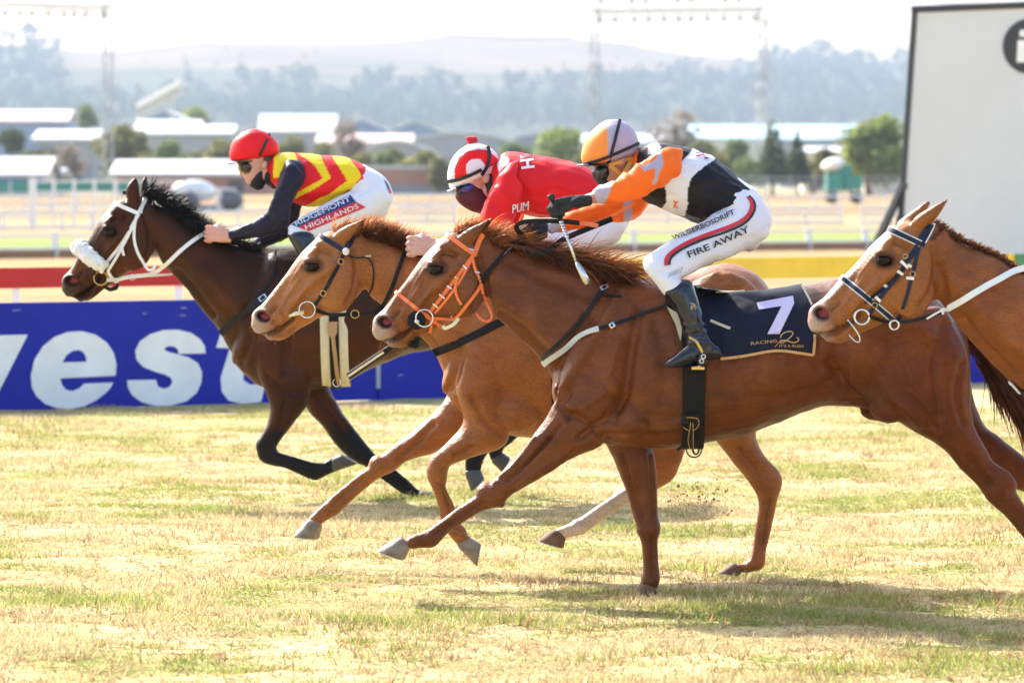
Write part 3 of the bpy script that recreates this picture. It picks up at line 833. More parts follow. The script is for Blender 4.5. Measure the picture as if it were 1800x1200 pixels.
# white fence with a brown lower board
def infield_fence():
    root = empty('infield_fence', (0, 105, 0)); tag(root, 'white post and rail fence with brown lower board across the infield', 'fence')
    Y0, Y1_ = 99.0, 112.0
    a, b = P(-150, 413.5, Y0), P(1620, 403, Y1_); plank('rail', a, b, .055, .05, M['white_paint'], root)
    a2, b2 = P(-150, 437, Y0), P(1620, 421, Y1_)
    plank('cap', a2, b2, .045, .07, M['white_paint'], root)
    plank('board', a2 - np.array((0, 0, .05)), b2 - np.array((0, 0, .05)), .17, .04, M['brown_board'], root)
    n = 17
    for i in range(n):
        t = i / (n - 1); p = a * (1 - t) + b * t + np.array((0, .06, .05)); post_at(p, .14, M['white_paint'], root)
infield_fence()
def hurdle(label, x0, x1, ytop, ybot, Y, bars=3):
    root = empty('white_hurdle', (*P((x0 + x1) / 2, 310, Y)[:2], 0)); tag(root, label, 'fence panel', 'white barred panels in the infield')
    zt, zb = P(0, ytop, Y)[2], P(0, ybot, Y)[2]
    for i in range(bars):
        z = zt + (zb - zt) * i / (bars - 1); a = P(x0, 310, Y); b = P(x1, 310, Y); a[2] = b[2] = z
        plank('bar', a, b, .11, .04, M['white_paint'], root)
    for x in (x0, (x0 + x1) / 2, x1):
        p = P(x, 310, Y); p[2] = zt + .03; post_at(p + np.array((0, .05, 0)), .08, M['white_paint'], root)
hurdle('white three-bar panel right of the rider in black and white', 1352, 1480, 363, 388, 165); hurdle('white three-bar panel left of the white board', 1516, 1640, 363, 388, 165)
hurdle('white three-bar panel between the two right-hand riders', 1112, 1236, 359, 384, 170); hurdle('white three-bar panel behind the red silks', 870, 1050, 360, 386, 170); hurdle('white three-bar panel right of the yellow and red silks', 700, 800, 362, 386, 172)
# long low white rails farther out
def far_rail(label, x0, x1, ytop, Y, mat_='white_paint', n=14, h=.10, two=True):
    root = empty('far_rail', (*P((x0 + x1) / 2, 310, Y)[:2], 0)); tag(root, label, 'rail')
    a, b = P(x0, ytop, Y), P(x1, ytop - 3, Y * 1.01); plank('rail', a, b, h, .06, M[mat_], root)
    if two: plank('rail', a - np.array((0, 0, .45)), b - np.array((0, 0, .45)), h, .06, M[mat_], root)
    for i in range(n):
        t = i / (n - 1); post_at(a * (1 - t) + b * t + np.array((0, .08, .04)), .09, M[mat_], root)
far_rail('white double rail low across the infield at left', -100, 470, 372, 150, n=12)
far_rail('white double rail crossing behind the middle rider', 600, 1110, 341, 235, n=14)
far_rail('white far rail on the sandy track at right', 1180, 1640, 345, 230, n=12, two=False)
far_rail('grey far rail along the trees at right', 1180, 1640, 312, 380, 'grey_post', n=12)
far_rail('pale rail along the sandy track at far left', -100, 320, 345, 240, n=10)
# pale gate frame and green panels at the left
def pen():
    Y = 172; root = empty('tubular_pen', (*P(130, 310, Y)[:2], 0)); tag(root, 'white tubular pen frame with tall corner post at left', 'pen')
    zt = P(0, 316, Y)[2]
    for i, (x, w) in enumerate([(57, .24), (94, .10), (130, .10), (166, .10), (202, .10), (238, .10)]):
        p = P(x, 310, Y); p[2] = zt + (.02 if i else .06); post_at(p, w, M['white_paint'], root)
    for y in (317, 336, 357, 371):
        a = P(57, y, Y); b = P(330, y, Y); a[1] -= .09; b[1] -= .09; plank('rail', a, b, .07, .05, M['white_paint'], root)
    q = P(10, 310, Y)
    for y in (374, 386): plank('rail', P(-60, y - 4, Y), P(50, y - 6, Y), .06, .05, M['white_paint'], root)
pen()
def green_stand():
    Y = 395; root = empty('green_hoarding', (*P(100, 310, Y)[:2], 0)); tag(root, 'green panelled hoarding in front of the cream shed at left', 'hoarding')
    edges = [-60, -20, 18, 55, 95, 130, 165, 205, 240, 270]
    zt, zb = P(0, 317, Y)[2], P(0, 338, Y)[2]
    for a, b in zip(edges[:-1], edges[1:]):
        A, B = P(a + 2, 310, Y)[0], P(b - 2, 310, Y)[0]; MB().box(((A + B) / 2, Y, (zt + zb) / 2), (B - A, .08, zt - zb)).build('panel', M['green_panel'], root)
        MB().box((P(b, 310, Y)[0], Y, zt / 2), (.12, .12, zt)).build('post', M['white_paint'], root)
green_stand()
# mixer truck
def mixer():
    Y = 235; root = empty('mixer_truck', (*P(360, 310, Y)[:2], 0)); tag(root, 'white concrete mixer truck on the track behind the bay horse', 'truck')
    s = Y / F
    g0 = 0
    def X(px): return P(px, 310, Y)[0]
    def Z(py): return P(0, py, Y)[2]
    dr = MB(); pts = []; rad = []
    for px, py, r_ in [(302, 336, 6), (312, 335, 13), (330, 334, 18), (352, 335, 19), (368, 338, 15), (378, 341, 9)]:
        pts.append(P(px, py, Y)); rad.append(r_ * s)
    dr.tube(pts, rad, 18); dr.build('drum', M['white_paint'], root, True)
    cb = MB(); cab = [(380, 330), (412, 331), (424, 345), (426, 368), (380, 368)]
    d = 1.1
    v = [P(x, y, Y - d) for x, y in cab] + [P(x, y, Y + d) for x, y in cab]; n = len(cab)
    cb.add(v, [tuple(range(n))[::-1], tuple(range(n, 2 * n))] + [(i, (i + 1) % n, n + (i + 1) % n, n + i) for i in range(n)]); cb.build('cab', M['white_paint'], root)
    w = MB(); v = [P(x, y, Y - d - .02) for x, y in [(390, 335), (410, 335), (419, 346), (390, 347)]]; w.add(v, [(0, 1, 2, 3)]); w.build('window', M['dark_glass'], root)
    MB().box(((X(300) + X(426)) / 2, Y, Z(366)), (X(426) - X(300), 1.6, .35)).build('chassis', M['grey_post'], root)
    for px in (316, 332, 408):
        for sd in (-1, 1):
            wh = MB(); c = np.array((X(px), Y + sd * 1.0, .5)); wh.tube([c - (0, .15, 0), c + (0, .15, 0)], .5, 16); wh.build('wheel', M['lamp_head'], root, True)
mixer()
# green utility cart with white canopy
def cart():
    Y = 300; root = empty('utility_cart', (*P(1482, 310, Y)[:2], 0)); tag(root, 'green tractor-like cart with white canopy on the sand track', 'cart')
    def X(px): return P(px, 310, Y)[0]
    def Z(py): return P(0, py, Y)[2]
    def bx(n, x0, x1, y0, y1, d, m_): MB().box(((X(x0) + X(x1)) / 2, Y, (Z(y0) + Z(y1)) / 2), (X(x1) - X(x0), d, Z(y0) - Z(y1))).build(n, M[m_], root)
    bx('body', 1452, 1482, 304, 334, 1.6, 'green_panel'); bx('bin', 1484, 1514, 308, 334, 1.8, 'green_panel'); bx('hood', 1474, 1496, 290, 308, 1.2, 'green_panel')
    cn = MB(); blob_into(cn, 1464, 290, 21, 12, 1.1, Y, rot=-.25); cn.build('canopy', M['white_paint'], root, True)
    bx('strut', 1456, 1458, 292, 306, .08, 'grey_post')
    for px in (1462, 1506):
        for sd in (-1, 1):
            wh = MB(); c = np.array((X(px), Y + sd * .8, .4)); wh.tube([c - (0, .15, 0), c + (0, .15, 0)], .4, 14); wh.build('wheel', M['lamp_head'], root, True)
cart()
# big white board with black frame
def big_board():
    Y = 58.0; root = empty('notice_board', (*P(1740, 310, Y)[:2], 0)); tag(root, 'tall white notice board in a black frame at the right edge', 'sign')
    M['board_face'] = mat('white_board_face', (.60, .61, .63), rough=.7, var=.04, vscale=1.2)
    q = [(1608, 18), (1960, 5), (1930, 520), (1574, 520)]
    v = [P(x, y, Y - .03) for x, y in q] + [P(x, y, Y + .03) for x, y in q]
    mesh_of('face', v, [(3, 2, 1, 0), (4, 5, 6, 7), (0, 1, 5, 4), (1, 2, 6, 5), (2, 3, 7, 6), (3, 0, 4, 7)], M['board_face'], False, root)
    def bar(n, a, b, w):
        m_ = MB(); pa, pb = P(*a, Y - .04), P(*b, Y - .04); m_.tube([pa, pb], w * Y / F * .75, 4); m_.build(n, M['dark_frame'], root)
    bar('frame', (1608, 16), (1574, 520), 7); bar('frame', (1602, 17), (1960, 3), 8)
    bar('strut', (1590, 322), (1535, 440), 10); bar('post', (1584, 380), (1568, 690), 11); bar('post', (1900, 400), (1895, 690), 11)
    disc = MB(); c = P(1812, 82, Y - .045); n = 48; r_ = 49 * Y / F
    vv = [c + np.array((math.cos(t) * r_, 0, math.sin(t) * r_)) for t in np.linspace(0, 2 * math.pi, n, endpoint=False)]
    vv += [p + np.array((0, .012, 0)) for p in vv]
    disc.add(vv, [tuple(range(n)), tuple(range(2 * n - 1, n - 1, -1))] + [(i, n + i, n + (i + 1) % n, (i + 1) % n) for i in range(n)]); disc.build('disc', M['dark_frame'], root)
    for pl in ([(1793, 53), (1812, 53), (1811, 65), (1792, 65)], [(1789, 71), (1811, 71), (1809, 110), (1787, 110)]):
        vv = [P(x, y, Y - .053) for x, y in pl]; mesh_of('letter_stroke', vv + [p + np.array((0, .006, 0)) for p in vv], [(3, 2, 1, 0), (4, 5, 6, 7), (0, 1, 5, 4), (1, 2, 6, 5), (2, 3, 7, 6), (3, 0, 4, 7)], M['letter_white'], False, root)
big_board()

# ================================================================== the haze that fades the hills
def haze():
    mb = MB(); mb.box((0, 3500, 118), (8800, 7400, 240)); o = mb.build('haze', None)
    m = bpy.data.materials.new('haze'); m.use_nodes = True; nt = m.node_tree; nt.nodes.clear()
    out = nt.nodes.new('ShaderNodeOutputMaterial'); pv = nt.nodes.new('ShaderNodeVolumePrincipled')
    pv.inputs['Color'].default_value = (.42, .50, .62, 1); pv.inputs['Density'].default_value = HAZE; pv.inputs['Anisotropy'].default_value = .0
    nt.links.new(pv.outputs[0], out.inputs['Volume'])
    o.data.materials.append(m); tag(o, 'thin pale summer haze over the racecourse', 'haze', kind='stuff')
HAZE = .00016
haze()
# ================================================================== horses
# outline points are read off the photograph; every section gets its own half-width and depth offset in metres
EYE3, NOS3 = np.array((765.5, 472.0)), np.array((677.0, 568.0))
HEAD = [  # poll to muzzle: face line, jaw line, half-width
    (852, 408, 872, 500, .060), (818, 407, 858, 520, .080), (785, 413, 840, 538, .090), (753, 440, 812, 555, .093),
    (733, 466, 783, 567, .078), (714, 493, 758, 579, .063), (697, 514, 739, 586, .054), (677, 540, 724, 590, .052),
    (663, 553, 703, 596, .055), (656, 563, 684, 600, .048), (656, 575, 671, 598, .032)]
CHIN = [(765, 560, 765, 578, .030), (742, 566, 742, 590, .034), (722, 578, 722, 604, .037), (706, 588, 707, 611, .037), (691, 594, 688, 607, .031), (680, 596, 678, 602, .018)]
EAR = [(803, 420, 836, 434, .026), (812, 408, 844, 424, .030), (828, 398, 852, 413, .024), (848, 390, 859, 401, .014), (864, 382, 867, 384, .004)]
def smooth_line(p): return crom(p, 5)
def head_map(eye, nos):
    eye = np.array(eye, float); nos = np.array(nos, float)
    a = NOS3 - EYE3; b = nos - eye
    k = complex(*b) / complex(*a)
    def f(x, y):
        z = complex(x - EYE3[0], y - EYE3[1]) * k
        return eye[0] + z.real, eye[1] + z.imag
    return f, abs(k)
def map_rows(rows, f):
    out = []
    for r in rows:
        a = f(r[0], r[1]); b = f(r[2], r[3]); out.append((*a, *b) + tuple(r[4:]))
    return out

def build_horse(name, label, Yc, eye, nos, neck, trunk, limbs, extra, strokes, colour, mat_coat, hoof_col, ear=EAR, ears_up=None, voxel=0.0065, chin_drop=0.0, earspread=.045, veins=()):
    f, k = head_map(eye, nos)
    wk = (Yc / 19.4) * k            # real size of this head against the traced one
    mb = MB()
    hd = [(*r[:4], r[4] * wk) for r in map_rows(HEAD, f)]
    loft_into(mb, hd, Yc, m=4, n=22, sq=2.3, cap=.5)
    loft_into(mb, [(*r[:4], r[4] * wk) for r in map_rows(CHIN, f)], Yc, m=3, n=14, cap=.6)
    for s in (-1, 1):
        x, y = f(816, 512); blob_into(mb, x, y, 36 * k, 50 * k, .030 * wk, Yc + s * .068 * wk, rot=0.25)     # cheek
        x, y = f(768, 458); blob_into(mb, x, y, 24 * k, 15 * k, .032 * wk, Yc + s * .074 * wk, rot=-.9)      # brow
        x, y = f(690, 570); blob_into(mb, x, y, 26 * k, 20 * k, .026 * wk, Yc + s * .038 * wk, rot=-.6)      # nostril wing
        if ears_up is None:
            e = [(*r[:4], r[4] * wk, s * (earspread + .01 * i) * wk) for i, r in enumerate(map_rows(ear, f))]
        else:
            e = [(*r[:4], r[4], r[5]) for r in ears_up[0 if s < 0 else 1]]
        loft_into(mb, e, Yc, m=4, n=12, cap=.3)
    loft_into(mb, neck, Yc, m=5, n=26, sq=2.0)
    loft_into(mb, trunk, Yc, m=5, n=36, sq=2.15, cap=.35)
    for st in limbs: loft_into(mb, st, Yc, m=4, n=18, sq=2.1, cap=.5)
    for e in extra: blob_into(mb, *e[:5], Yc + e[5], rot=e[6] if len(e) > 6 else 0.0, n=16)
    me = remesh(mb, name, voxel, 5, .55)
    v = get_v(me); nrm = get_n(me); q = pix(v); off = v[:, 1] - Yc
    mpp = Yc / F                     # metres per photo pixel here
    d = np.zeros(len(v))
    # head relief in the traced head's own pixel frame
    kk = 1.0 / k
    z = (q[:, 0] - eye[0] + 1j * (q[:, 1] - eye[1])) / (k * complex(*(np.array(nos) - np.array(eye))) / (k * complex(*(NOS3 - EYE3)))) / 1.0
    z = (q[:, 0] - eye[0] + 1j * (q[:, 1] - eye[1])) / (complex(*(np.array(nos, float) - np.array(eye, float))) / complex(*(NOS3 - EYE3)))
    h = np.stack([z.real + EYE3[0], z.imag + EYE3[1]], 1)
    inhead = (h[:, 0] < 872) & (h[:, 0] > 640) & (h[:, 1] > 372) & (h[:, 1] < 620) & (np.abs(off) < .16)
    side = np.abs(nrm[:, 1])
    def stroke(pl, w, amp, q_=None, mask=None, sidey=True):
        nonlocal d
        qq = h if q_ is None else q_
        g = np.exp(-(seg_dist(qq, pl) / w) ** 2) * amp * 2.3
        if sidey: g = g * sstep(.15, .6, side)
        if mask is not None: g = g * mask
        d += g
    hm = inhead.astype(float)
    stroke([(805, 470), (770, 500), (740, 530), (722, 552)], 6, .006 * wk, mask=hm)                 # facial crest
    stroke([(790, 500), (760, 525), (735, 552)], 6, -.004 * wk, mask=hm)
    stroke([(800, 448), (783, 440), (778, 452)], 6, -.010 * wk, mask=hm)                            # hollow above the eye
    stroke([(757, 463), (772, 463), (783, 470)], 4, .005 * wk, mask=hm)                             # upper lid
    stroke([(757, 483), (770, 486), (782, 480)], 4, .003 * wk, mask=hm)
    stroke([(842, 445), (850, 480), (845, 515), (832, 540)], 6, -.007 * wk, mask=hm)                # behind the jaw
    stroke([(720, 505), (702, 535), (692, 552)], 7, -.004 * wk, mask=hm)
    stroke([(740, 500), (720, 530)], 3, .003 * wk, mask=hm)
    stroke([(760, 505), (735, 545), (715, 565)], 2.5, .0028 * wk, mask=hm)                           # a vein
    stroke([(669, 600), (688, 598), (710, 588), (731, 572), (738, 562)], 2.8, -.012 * wk, mask=hm)   # mouth
    stroke([(674, 608), (690, 606), (706, 601)], 4, .006 * wk, mask=hm)                              # lower lip
    stroke([(665, 592), (683, 590), (705, 580)], 4, .004 * wk, mask=hm)                              # upper lip
    stroke([(726, 600), (732, 590)], 5, -.008 * wk, mask=hm)                                         # chin groove
    stroke([(700, 548), (690, 556), (694, 572), (704, 584)], 3.5, -.006 * wk, mask=hm)               # fold behind the nostril
    stroke([(716, 540), (704, 556), (712, 572)], 3, .003 * wk, mask=hm)
    for vn in ([(790, 492), (772, 505), (752, 520), (738, 540)], [(772, 505), (760, 522), (757, 540)], [(748, 470), (735, 490), (722, 512)], [(815, 470), (806, 500), (810, 530)]):
        stroke(crom(vn, 5), 1.8, .0016 * wk, mask=hm)
    stroke([(838, 430), (852, 410), (863, 388)], 4, -.006 * wk, mask=hm, sidey=True)
    # nostril: a real hollow
    hx, hy = h[:, 0] - 677, h[:, 1] - 567
    dn = np.hypot((hx * .92 + hy * .39) / 14.5, (hy * .92 - hx * .39) / 10.5)
    nm = inhead & (dn < 1.9) & (side > .1)
    rim = np.exp(-((dn - 1.1) / .22) ** 2) * nm
    d += rim * .0060 * wk
    v = v + nrm * d[:, None]
    dep = np.where(nm, sstep(1.0, .5, dn), 0) * .034 * wk
    v[:, 1] -= np.sign(off) * dep
    # eye socket
    de = np.hypot((h[:, 0] - 766) / 12.5, (h[:, 1] - 473) / 9.0)
    em = inhead & (de < 1.4) & (side > .1)
    v[:, 1] -= np.sign(off) * np.where(em, sstep(1.05, .6, de), 0) * .012 * wk
    # body relief
    d = np.zeros(len(v)); 
    for pl, w, amp, smin, smax in strokes:
        msk = (off > smin) & (off < smax)
        stroke(pl, w, amp, q_=q, mask=msk.astype(float))
    und = (vnoise(v, 13, 3) - .5) * .010 + (vnoise(v, 34, 4) - .5) * .0032
    for a_, b_, w_, am_ in veins: und += np.exp(-(seg_dist(q, smooth_line(a_)) / w_) ** 2) * am_ * sstep(.2, .6, side) * ((off > b_[0]) & (off < b_[1]))
    legs = sstep(.30, .55, v[:, 2])
    und *= legs * .7 + .3
    und[inhead] *= .55
    v = v + nrm * (d + und)[:, None]
    set_v(me, v)
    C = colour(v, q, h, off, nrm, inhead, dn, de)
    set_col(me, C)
    me.materials.append(mat_coat); smooth_shade(me)
    o = link(name, me)
    tag(o, label, 'horse', 'racehorses in the gallop')
    # eyes
    for s in (-1, 1):
        e = MB(); blob_into(e, *f(766, 473), 12.0 * k, 9.2 * k, .017 * wk, Yc + s * .0905 * wk, rot=-.15)
        eo = e.build('eye', M['eye'], o, smooth=True)
        vv = get_v(eo.data)
        # sit the ball in the socket by the actual surface
    return o, me, f, k, wk

def hooves(o, Yc, sets, m_hoof):
    for st in sets:
        a, b = np.array(st[0], float), np.array(st[1], float)
        m2 = st[2] if len(st) > 2 else m_hoof
        up = a + (a - b) * .22; up[4] = a[4] * .72; am = (a[:2] + a[2:4]) / 2
        up[:2] = (up[:2] - (up[:2] + up[2:4]) / 2) * .7 + (up[:2] + up[2:4]) / 2; up[2:4] = 2 * ((a + (a - b) * .22)[:2] + (a + (a - b) * .22)[2:4]) / 2 - up[:2]
        a2 = a.copy(); a2[:2] = am + (a[:2] - am) * .90; a2[2:4] = am + (a[2:4] - am) * .90; a2[4] *= .88
        mid = a2 + (b - a2) * .5; b2 = b.copy(); b2[4] *= .88
        mb = MB(); loft_into(mb, [tuple(up), tuple(a2), tuple(mid), tuple(b2)], Yc, m=4, n=22, sq=2.25, cap=.04)
        me = remesh(mb, 'hoof', .0045, 4, .5)
        me.materials.append(m2); smooth_shade(me); ho = link('hoof', me); adopt(ho, o)
        # worn plate under the wall
        n = 22; p1, p2 = P(b2[0], b2[1], Yc + b2[5]), P(b2[2], b2[3], Yc + b2[5]); c = (p1 + p2) / 2; ax = (p1 - p2) / 2
        q1, q2 = P(a[0], a[1], Yc + a[5]), P(a[2], a[3], Yc + a[5]); dn_ = c - (q1 + q2) / 2; dn_ -= ax * (dn_ @ ax) / (ax @ ax); dn_ = dn_ / np.linalg.norm(dn_) * .006; sv, sf = [], []
        for t in range(n):
            th = 2 * math.pi * t / n; e = ax * math.cos(th) * .93 + np.array((0, b2[4] * .93, 0)) * math.sin(th)
            sv += [c + e - dn_ * .6, c + e + dn_ * .5, c + e * .70 + dn_ * .5, c + e * .70 - dn_ * .6]
        for t in range(n):
            if t in (n // 2, n // 2 - 1): continue
            x_, y_ = 4 * t, 4 * ((t + 1) % n)
            for k_ in range(4): sf.append((x_ + k_, y_ + k_, y_ + (k_ + 1) % 4, x_ + (k_ + 1) % 4))
        so_ = mesh_of('horseshoe', sv, sf, M['shoe'], False); so_.parent = ho

def hair(name, roots, dirs, length, mat_, parent, n_per=1, width=.0022, seg=7, grav=-.25, wild=.25, seed=1, clump=0.0, curl=.0, lenvar=.5):
    """strands: tapered ribbons that start on root points and bend with gravity and wind"""
    r = np.random.default_rng(seed)
    V = []; Fc = []
    for (p, d, L) in zip(roots, dirs, length):
        cl = r.normal(0, clump, 3)
        for _ in range(n_per):
            dd = np.array(d) + cl + r.normal(0, wild, 3)
            dd /= np.linalg.norm(dd)
            L_ = L * (1 - lenvar * r.random())
            pos = np.array(p) + r.normal(0, .006, 3)
            side = np.cross(dd, r.normal(0, 1, 3)); side /= np.linalg.norm(side)
            bend = r.normal(0, .18 + curl, 3)
            base = len(V)
            w0 = width * (.6 + .8 * r.random())
            for i in range(seg + 1):
                t = i / seg
                w = w0 * (1 - t) ** .7 + .0003
                V.append(pos - side * w); V.append(pos + side * w)
                step = dd + np.array((0, 0, grav)) * t * 1.6 + bend * t
                step /= np.linalg.norm(step)
                pos = pos + step * (L_ / seg)
            for i in range(seg):
                a = base + 2 * i
                Fc.append((a, a + 1, a + 3, a + 2))
    return mesh_of(name, V, Fc, mat_, True, parent)


def coat(name, rough=.40, spec=.28):
    m = mat(name, attr='Col', rough=rough, spec=spec, var=.16, vscale=9, bump=.45, bscale=150, detail=6, sheen=.0)
    # fine hair lies along the body: stretch the relief
    for n in m.node_tree.nodes:
        if n.type == 'MAPPING': n.inputs['Scale'].default_value = (.35, 1, 1); mp = n
    nt = m.node_tree; bs = nt.nodes['Principled BSDF']; src = bs.inputs['Base Color'].links[0].from_socket
    nz = nt.nodes.new('ShaderNodeTexNoise'); nz.inputs['Scale'].default_value = 190; nz.inputs['Detail'].default_value = 3; nt.links.new(mp.outputs[0], nz.inputs['Vector'])
    mr = nt.nodes.new('ShaderNodeMapRange'); mr.inputs[1].default_value = .3; mr.inputs[2].default_value = .7; mr.inputs[3].default_value = .80; mr.inputs[4].default_value = 1.2; nt.links.new(nz.outputs[0], mr.inputs[0])
    mx = nt.nodes.new('ShaderNodeMix'); mx.data_type = 'RGBA'; mx.blend_type = 'MULTIPLY'; mx.inputs[0].default_value = 1; nt.links.new(src, mx.inputs[6]); nt.links.new(mr.outputs[0], mx.inputs[7]); nt.links.new(mx.outputs[2], bs.inputs['Base Color'])
    return m
def hairmat(name, c, tr=.45):
    m = mat(name, c, rough=.5, spec=.3, var=.35, vscale=30); nt = m.node_tree; out = [n for n in nt.nodes if n.type == 'OUTPUT_MATERIAL'][0]; bs = nt.nodes['Principled BSDF']
    t = nt.nodes.new('ShaderNodeBsdfTranslucent'); t.inputs[0].default_value = (*[min(1, x * 1.6) for x in c], 1)
    mx = nt.nodes.new('ShaderNodeMixShader'); mx.inputs[0].default_value = tr
    nt.links.new(bs.outputs[0], mx.inputs[1]); nt.links.new(t.outputs[0], mx.inputs[2]); nt.links.new(mx.outputs[0], out.inputs[0]); return m
M['coat'] = coat('horse_coat')
M['coat_dark'] = coat('dark_horse_coat', rough=.34, spec=.14)
M['eye'] = mat('eye', (.010, .004, .002), rough=.12, spec=.22)
M['hoof'] = mat('hoof_horn', (.22, .165, .115), rough=.6, var=.45, vscale=22, bump=.4, bscale=120)
M['hoof_dirt'] = mat('soiled_hoof_horn', (.15, .08, .045), rough=.8, var=.4, vscale=25)
M['hoof_dark'] = mat('dark_hoof_horn', (.06, .052, .046), rough=.5, var=.3, vscale=40)
M['shoe'] = mat('worn_aluminium', (.45, .44, .43), rough=.45, metal=.8, var=.2, vscale=60)
M['mane_red'] = hairmat('chestnut_hair', (.31, .115, .040))
M['mane_black'] = hairmat('black_hair', (.010, .008, .008), .1)
M['mane_brown'] = hairmat('dark_chestnut_hair', (.12, .042, .016))

def face_common(C, h, inhead, dn, de, nose, dark, nose_amt=.75):
    t = np.where(inhead, sstep(700, 660, h[:, 0] - (h[:, 1] - 568) * .25), 0) * nose_amt
    C = lerp(C, nose, t)
    t = np.where(inhead, sstep(2.2, 1.05, de), 0); C = lerp(C, dark, t * .85)
    t = np.where(inhead, sstep(1.12, .72, dn), 0); C = lerp(C, (.03, .012, .012), t); t = np.where(inhead, sstep(.62, .3, np.hypot((h[:, 0] - 680) / 16, (h[:, 1] - 566) / 12)), 0); C = lerp(C, (.34, .055, .06), t)
    t = np.where(inhead, np.exp(-(seg_dist(h, [(838, 430), (852, 410), (863, 388)]) / 4.0) ** 2), 0); C = lerp(C, dark, t * .6)
    t = np.where(inhead, np.exp(-(seg_dist(h, [(671, 600), (690, 597), (712, 587), (733, 573)]) / 2.4) ** 2), 0); C = lerp(C, dark, t * .7)
    return C
CH = np.array((.145, .036, .0050)); CH_D = np.array((.066, .0140, .0024)); CH_L = np.array((.27, .085, .0175))
def col_chest(base=CH, dark=CH_D, light=CH_L, blaze=None, sock=None, dark_legs=0.0):
    def c(v, q, h, off, nrm, inhead, dn, de):
        n1 = vnoise(v, 5, 21); n2 = vnoise(v, 14, 22)
        C = lerp(base, dark, np.clip(n1 * 1.3 - .45, 0, 1) * .55)
        C = lerp(C, light, np.clip(n2 * 1.2 - .5, 0, 1) * .45)
        vs = v * np.array((.45, 1, 1)); C = C * (.80 + .40 * vnoise(vs, 75, 23) * .6 + .40 * vnoise(vs, 38, 24) * .4)[:, None]
        t = np.where(inhead, sstep(860, 800, h[:, 0]), 0) * .5; C = lerp(C, light, t)  # head colour lightened to stand in for light bounced onto the faces
        C = face_common(C, h, inhead, dn, de, (.40, .29, .235), (.02, .008, .006), .85)
        if blaze is not None:
            for pl, w, hw in blaze:
                t = np.where(inhead & (np.abs(off) < hw), sstep(w, w * .55, seg_dist(h, pl) + (vnoise(v, 60, 5) - .5) * 4), 0)
                C = lerp(C, (.72, .66, .60), t)
        if sock is not None:
            for pl, w, smin, smax in sock:
                t = np.where((off > smin) & (off < smax), sstep(w, w * .8, seg_dist(q, pl) + (vnoise(v, 50, 6) - .5) * 5), 0)
                C = lerp(C, np.array((.52, .42, .33)), t * (.75 + .25 * vnoise(v, 30, 9)))
        return C
    return c

# ---------------------------------------------------------------- the leading chestnut with number 7
Y3 = 19.4
neck3 = [(846, 414, 866, 535, .070), (862, 423, 868, 552, .074), (905, 437, 890, 572, .084), (958, 453, 915, 598, .100), (1022, 469, 940, 622, .125), (1080, 486, 960, 648, .150), (1122, 493, 985, 690, .165), (1150, 520, 1030, 720, .17)]
trunk3 = [(1000, 600, 980, 712, .135), (1022, 545, 1005, 748, .185), (1060, 505, 1050, 775, .215), (1115, 493, 1115, 788, .235), (1185, 504, 1188, 787, .258), (1255, 513, 1258, 776, .277), (1325, 514, 1335, 756, .283), (1395, 505, 1405, 726, .274), (1455, 493, 1468, 714, .262), (1525, 485, 1535, 722, .268), (1590, 495, 1595, 742, .262), (1645, 524, 1648, 752, .215), (1685, 568, 1688, 730, .135)]
near_fore3 = [(1062, 560, 1130, 590, .050, -.150), (1015, 625, 1105, 660, .075, -.150), (983, 690, 1085, 735, .090, -.150), (962, 730, 1055, 785, .090, -.150), (940, 759, 1000, 806, .076, -.145), (916, 795, 947, 843, .060, -.14), (886, 826, 899, 869, .050, -.135), (865, 845, 882, 889, .046, -.13), (848, 858, 862, 894, .043, -.13), (832, 873, 843, 900, .034, -.13), (803, 893, 815, 917, .027, -.13), (773, 915, 787, 937, .028, -.13), (753, 929, 764, 961, .035, -.13), (736, 936, 743, 962, .029, -.13), (715, 945, 722, 964, .033, -.13)]
off_fore3 = [(1030, 650, 1110, 690, .08, .14), (1035, 730, 1125, 760, .088, .14), (1066, 782, 1150, 795, .082, .13), (1086, 827, 1156, 838, .065, .13), (1100, 864, 1156, 878, .052, .13), (1112, 905, 1157, 907, .047, .13), (1120, 928, 1161, 927, .047, .13), (1126, 951, 1157, 948, .040, .13), (1130, 986, 1158, 986, .030, .13), (1128, 1015, 1160, 1018, .037, .13), (1122, 1029, 1154, 1036, .032, .13)]
near_hind3 = [(1490, 590, 1665, 545, .085, -.175), (1510, 665, 1702, 620, .105, -.170), (1550, 722, 1707, 700, .105, -.165), (1612, 760, 1712, 748, .085, -.155), (1655, 785, 1731, 785, .068, -.15), (1688, 823, 1749, 814, .056, -.145), (1716, 852, 1777, 832, .050, -.14), (1737, 880, 1787, 862, .047, -.14), (1766, 906, 1797, 880, .036, -.14), (1806, 955, 1832, 936, .030, -.14), (1838, 1000, 1866, 978, .037, -.14), (1862, 1016, 1884, 998, .030, -.14)]
off_hind3 = [(1510, 590, 1665, 545, .085, .16), (1540, 660, 1702, 620, .10, .16), (1610, 705, 1710, 690, .09, .15), (1675, 770, 1728, 745, .065, .14), (1715, 800, 1757, 769, .055, .14), (1755, 838, 1797, 800, .050, .14), (1782, 858, 1822, 825, .046, .14), (1808, 870, 1833, 846, .034, .14), (1860, 925, 1880, 904, .029, .14), (1888, 960, 1912, 935, .036, .14), (1912, 975, 1930, 955, .030, .14)]
